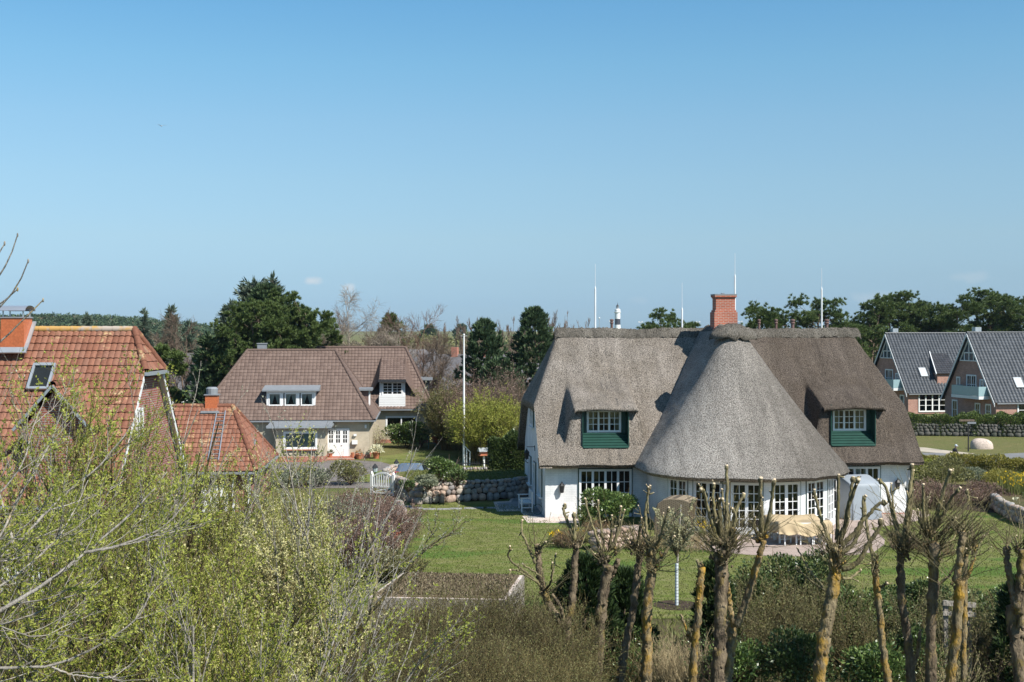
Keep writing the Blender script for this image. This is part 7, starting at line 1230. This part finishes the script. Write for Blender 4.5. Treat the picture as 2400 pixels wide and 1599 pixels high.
b, h = BH_(670, 690, 121); pine('pine', 'pine right of the tallest spruce, sparse top', 'pine', b, h, 4.0, .25, 20, 10, 44, 'pine', None, .32, .055, (.02, 0), .7)
b, h = BH_(733, 686, 118); pine('pine', 'pine with bushy crown at the right end of the conifer group', 'pine', b, h, 3.5, .22, 22, 12, 46, 'pine', None, .32, .055, (0, 0), .8)
b, h = BH_(645, 740, 116); pine('pine', 'lower pine just above the ridge of the brown roof', 'pine', b, h, 3.8, .15, 20, 12, 46, 'pine', None, .32, .055, (0, 0), .7)
for x, top, Y, r, lb in ((397, 710, 190, 2.6, 'small lone spruce against the sky left of the big conifers'), (335, 716, 230, 2.4, 'thin spruce left of the lone spruce'), (205, 726, 240, 3.2, 'dark spruce above the red roof ridge'), (183, 735, 235, 2.6, 'second spruce above the red roof ridge, a little lower'), (255, 745, 230, 2.6, 'low spruce above the right part of the red roof ridge'), (430, 745, 175, 2.4, 'low spruce between lone spruce and big conifers')):
    b, h = BH_(x, top, Y); conifer('spruce', lb, 'conifer', b, h, r, 22, 10, 'sitka', None, .8, .22, -.03, .7, 9, .02, .05, .3)
b, h = BH_(357, 800, 120); pine('pine', 'small pine right behind the gable of the red roofed house', 'pine', b, h, 2.4, .1, 16, 10, 26, 'pine', None, .4, .1)
for x, top, Y, sp, ns, tm, lb in ((432, 752, 128, .42, 3, 'browntwig', 'bare brown shrub tree in front of the white cottage'), (470, 830, 122, .4, 3, 'browntwig', 'bare brown tree at the foot of the dark conifers'), (845, 760, 126, .4, 2, 'browntwig', 'bare brown tree left of the round pine'), (955, 738, 128, .42, 2, 'redtwig', 'bare reddish tree right of the round pine'), (985, 775, 124, .42, 3, 'browntwig', 'bare brown tree above the right end of the brown roof'), (780, 745, 125, .4, 2, 'browntwig', 'bare tree between conifers and birch'), (1010, 845, 118, .42, 4, 'browntwig', 'wide bare bush right of the brown roof hip')):
    b, h = BH_(x, top, Y); bare('bare_tree', lb, 'tree', b, h, sp, ns, 12, tm, 'bare trees behind the brown roofed house', .013, 3, 0, None, .05, .6, .2, 3, .06, (8, 7), .016)
for x, top, Y, lb in ((812, 684, 124, 'white stemmed birch with fine hanging twigs against the sky'), (890, 755, 122, 'smaller birch in front of the round pine'), (925, 770, 121, 'pale birch stem right of the smaller birch')):
    b, h = BH_(x, top, Y); bare('birch', lb, 'tree', b, h, .36, 1, 18, 'birch', None, .010, 3, -.18, None, .06, .8, .3, 3, .06, (9, 8), .014)
b, h = BH_(897, 727, 132); clump_tree('pine', 'round topped pine behind the rear wing of the brown roofed house', 'pine', b, h, (2.6, 2.6), 300, 22, 'pine', None, .42, .12, .25)
b, h = BH_(1112, 742, 108); clump_tree('pine', 'dense dark pine right of the flagpole', 'pine', b, h, (2.5, 2.5), 700, 30, 'conifer', None, .38, .10, .02, .8)
b, h = BH_(1226, 714, 112); clump_tree('pine', 'taller dense pine at the left edge of the thatched roof', 'pine', b, h, (3.0, 2.8), 760, 30, 'conifer', None, .38, .10, .06, .85)
b, h = BH_(1150, 830, 104); clump_tree('pine', 'low spreading part pine at the foot of the dense dark pine', 'pine', b, h, (2.6, 2.2), 460, 28, 'conifer', None, .36, .10, .02, .6)
b, h = BH_(1255, 850, 100); clump_tree('pine', 'small dark pine low beside the thatched gable', 'pine', b, h, (1.8, 1.6), 300, 26, 'conifer', None, .34, .1, .02, .7)
# shrubs between the houses
for x, top, Y, r, tm, lm, nl, lb in ((1032, 885, 106, .9, 'olivetwig', 'olive', 5, 'tall yellowish willow shrub right of the brown roofed house'), (1020, 940, 111, .4, 'olivetwig', 'olive', 6, 'olive shrub close to the brown house corner'), (1125, 908, 95, 1.9, 'olivetwig', 'yellowgreen', 9, 'bright yellow green shrub right of the flagpole'), (1082, 935, 100, 1.0, 'olivetwig', 'olive', 6, 'olive shrub directly behind the flagpole'), (1172, 950, 97, 1.1, 'olivetwig', 'yellowgreen', 7, 'lower yellow green shrub next to the thatched gable'), (1095, 872, 103, 1.5, 'redtwig', 'heath', 3, 'brown bare thicket under the dense dark pine'), (1160, 858, 99, 2.4, 'browntwig', 'heath', 2, 'brown bare thicket between pine and thatched roof'), (1195, 900, 100, 1.9, 'browntwig', 'olive', 2, 'bare grey brown bush close to the thatched gable'), (1192, 975, 95, 1.4, 'browntwig', 'greyleaf', 4, 'grey brown bush behind the dark hedge'), (1045, 985, 110, 1.2, 'browntwig', 'evergreen', 6, 'dark bush behind the green patio furniture')):
    b, h = BH_(x, top, Y); twigs('shrub', lb, 'shrub', b, r*1.3, h, 150, 9, tm, lm, nl, .13, .05, None, .20, .016, None, .34, .13, 4)
for x, top, Y, r, n, mt, lb in ((1040, 985, 113, 1.2, 1500, 'evergreen', 'dark evergreen bush at the back of the neighbour side lawn'), (1150, 1015, 95, 1.6, 2600, 'yellowgreen', 'low fresh green bush in front of the yellow green shrub'), (1092, 1020, 97, 1.2, 2000, 'olive', 'low olive bush right of the flagpole foot'), (1058, 1005, 106, 1.0, 1500, 'evergreen', 'dark low bush at the lawn end left of the flagpole')):
    b, h = BH_(x, top, Y); shrub('garden_bush', lb, 'bush', b, (r, r, h), n, .2, .09, mt, 'browntwig')
# planting behind the driveway / left of the front lawn, seen between the whips
for x, top, Y, r, lb in ((700, 1075, 82, 2.0, 'grey bush on the far side of the driveway'), (625, 1085, 78, 2.2, 'grey brown bush right of the annexe roof corner')):
    b, h = BH_(x, top, Y); twigs('shrub', lb, 'shrub', b, r*1.3, h, 130, 8, 'browntwig', 'greyleaf', 4, .1, .05, None, .4, .012, None, .34, .13, 3)
# pines on the right behind thatch and grey roofs
PN = ((1522, 722, 175, 4.0, 'left of the two pines showing over the thatched ridge'), (1578, 722, 180, 3.0, 'right of the two pines over the thatched ridge, beside the second rod'), (1790, 712, 170, 4.4, 'pine over the right ridge end, left half of the pair'), (1860, 700, 172, 4.6, 'pine over the right ridge end with the rod in front'), (1992, 702, 176, 4.6, 'pine above the left end of the grey roofs'), (2045, 694, 178, 4.4, 'pine left of the tallest one above the rear grey roof'), (2100, 688, 180, 4.6, 'tall flat topped pine above the middle of the rear grey roof'), (2150, 712, 176, 3.8, 'low pine above the right end of the rear grey roof'), (2205, 690, 178, 4.2, 'open pine between the two grey roofs'), (2262, 684, 182, 4.2, 'thin crowned pine above the front grey roof'), (2318, 682, 178, 4.8, 'dense pine near the upper right edge'), (2372, 690, 176, 4.8, 'pine cut off by the right picture edge'), (1945, 740, 172, 3.6, 'low pine right behind the thatched hip'))
for x, top, Y, r, lb in PN:
    b, h = BH_(x, top, Y); pine('pine', lb, 'pine', b, h, r, .38, 17, 12, 34, 'pine', 'pines on the right skyline', .38, .065, (R.normal()*.05, 0), .45, 'browntwig', 1, 1.5)
for x, top, Y, r, lb in ((1960, 775, 168, 3.2, 'bushy pine at the corner of thatch and grey roof'), (2010, 745, 186, 3.0, 'dark lower pine behind the left grey gable'), (2130, 740, 190, 3.6, 'dark lower pine filling the gap above the rear grey roof'), (2290, 735, 190, 4.0, 'dark lower pine above the front grey roof'), (2240, 740, 192, 3.6, 'dark lower pine between the open pines')):
    b, h = BH_(x, top, Y); clump_tree('pine', lb, 'pine', b, h, (r, r), 170, 20, 'pine', 'dark lower pines on the right', .45, .11, .2)
# poplars: row of bare upright twigs on the skyline in the middle
for i, x in enumerate(range(1055, 1345, 21)):
    b, h = BH_(x+R.uniform(-6, 6), 728+R.uniform(-8, 12)+max(0, 1130-x)*.1, 215+R.uniform(-8, 8)); bare('poplar', 'bare upright poplar in the brown row on the middle skyline', 'tree', b, h, .20, 5, 14, 'browntwig', 'bare poplar row on the middle skyline', .009, 2, 0, None, .25, .35, .1, 3, .06, (7, 4), .03)
# far brown brush and woods, too many to count
def forest(name, label, xs, n, Yr, hr, mat, l, w, per, kind='stuff', hill=False):
    Y = R.uniform(*Yr, n); X = (R.uniform(*xs, n)-CX)/F*Y; Z = prof(X, Y) if hill else terr(X, Y); hh = R.uniform(*hr, n); C = np.repeat(np.column_stack([X, Y, Z]), per, 0); k = R.uniform(0, 1, len(C)); hq = np.repeat(hh, per); rr = hq*.22*(1-k)**.7; a = R.uniform(0, 6.28, len(C))
    P = C+np.column_stack([np.cos(a)*rr, np.sin(a)*rr, k*hq]); o = leaves(MB(), P, np.column_stack([np.cos(a), np.sin(a), R.uniform(0, 1.2, len(C))]), l, w).build(name, M[mat]); tag(o, label, 'woods', kind=kind); return o
forest('woods', 'dark conifer wood covering the far hill at the left', (-60, 500), 1500, (700, 940), (5, 9.5), 'conifer', 1.7, .6, 110, 'stuff', True)
forest('woods', 'olive and brown trees mixed into the hill wood', (-60, 500), 500, (660, 900), (4, 8), 'brush', 1.7, .5, 70, 'stuff', True)
forest('woods', 'belt of bare brown brushwood on the plain behind the houses', (760, 1420), 1300, (200, 420), (2.5, 5.5), 'brush', 1.0, .16, 80)
forest('woods', 'far mixed trees along the middle horizon', (880, 2400), 420, (450, 900), (4, 8), 'olive', 1.8, .7, 40)
forest('woods', 'brown and green trees behind the left houses', (-100, 880), 600, (195, 420), (4, 7), 'brush', 1.1, .22, 80)
forest('woods', 'dark trees behind the grey roofed houses', (1900, 2500), 150, (195, 280), (8.5, 11.5), 'pine', .8, .22, 150)
pass
for x, top, Y, lb in ((1060, 750, 900, 'tiny far tree on the middle horizon left of the flagpole'), (985, 752, 800, 'tiny dark far trees above the two red chimneys')):
    b, h = BH_(x, top, Y); clump_tree('pine', lb, 'pine', b, h, (6, 6), 120, 14, 'conifer', None, 2.2, .7, .2)
# ---------------------------------------------------------------- clear but slightly bluish air
hz = MB().bx(-2500, 2500, -40, 2600, -4, 60).build('haze', None); hz['kind'] = 'stuff'
mt = bpy.data.materials.new('haze'); mt.use_nodes = True; n = mt.node_tree; n.nodes.clear(); pv = n.nodes.new('ShaderNodeVolumePrincipled'); ou = n.nodes.new('ShaderNodeOutputMaterial'); pv.inputs['Color'].default_value = (.72, .85, 1, 1); pv.inputs['Density'].default_value = .00007; pv.inputs['Anisotropy'].default_value = .3
n.links.new(pv.outputs[0], ou.inputs['Volume']); hz.data.materials.append(mt)
SC.cycles.volume_bounces = 0; SC.cycles.volume_max_steps = 32
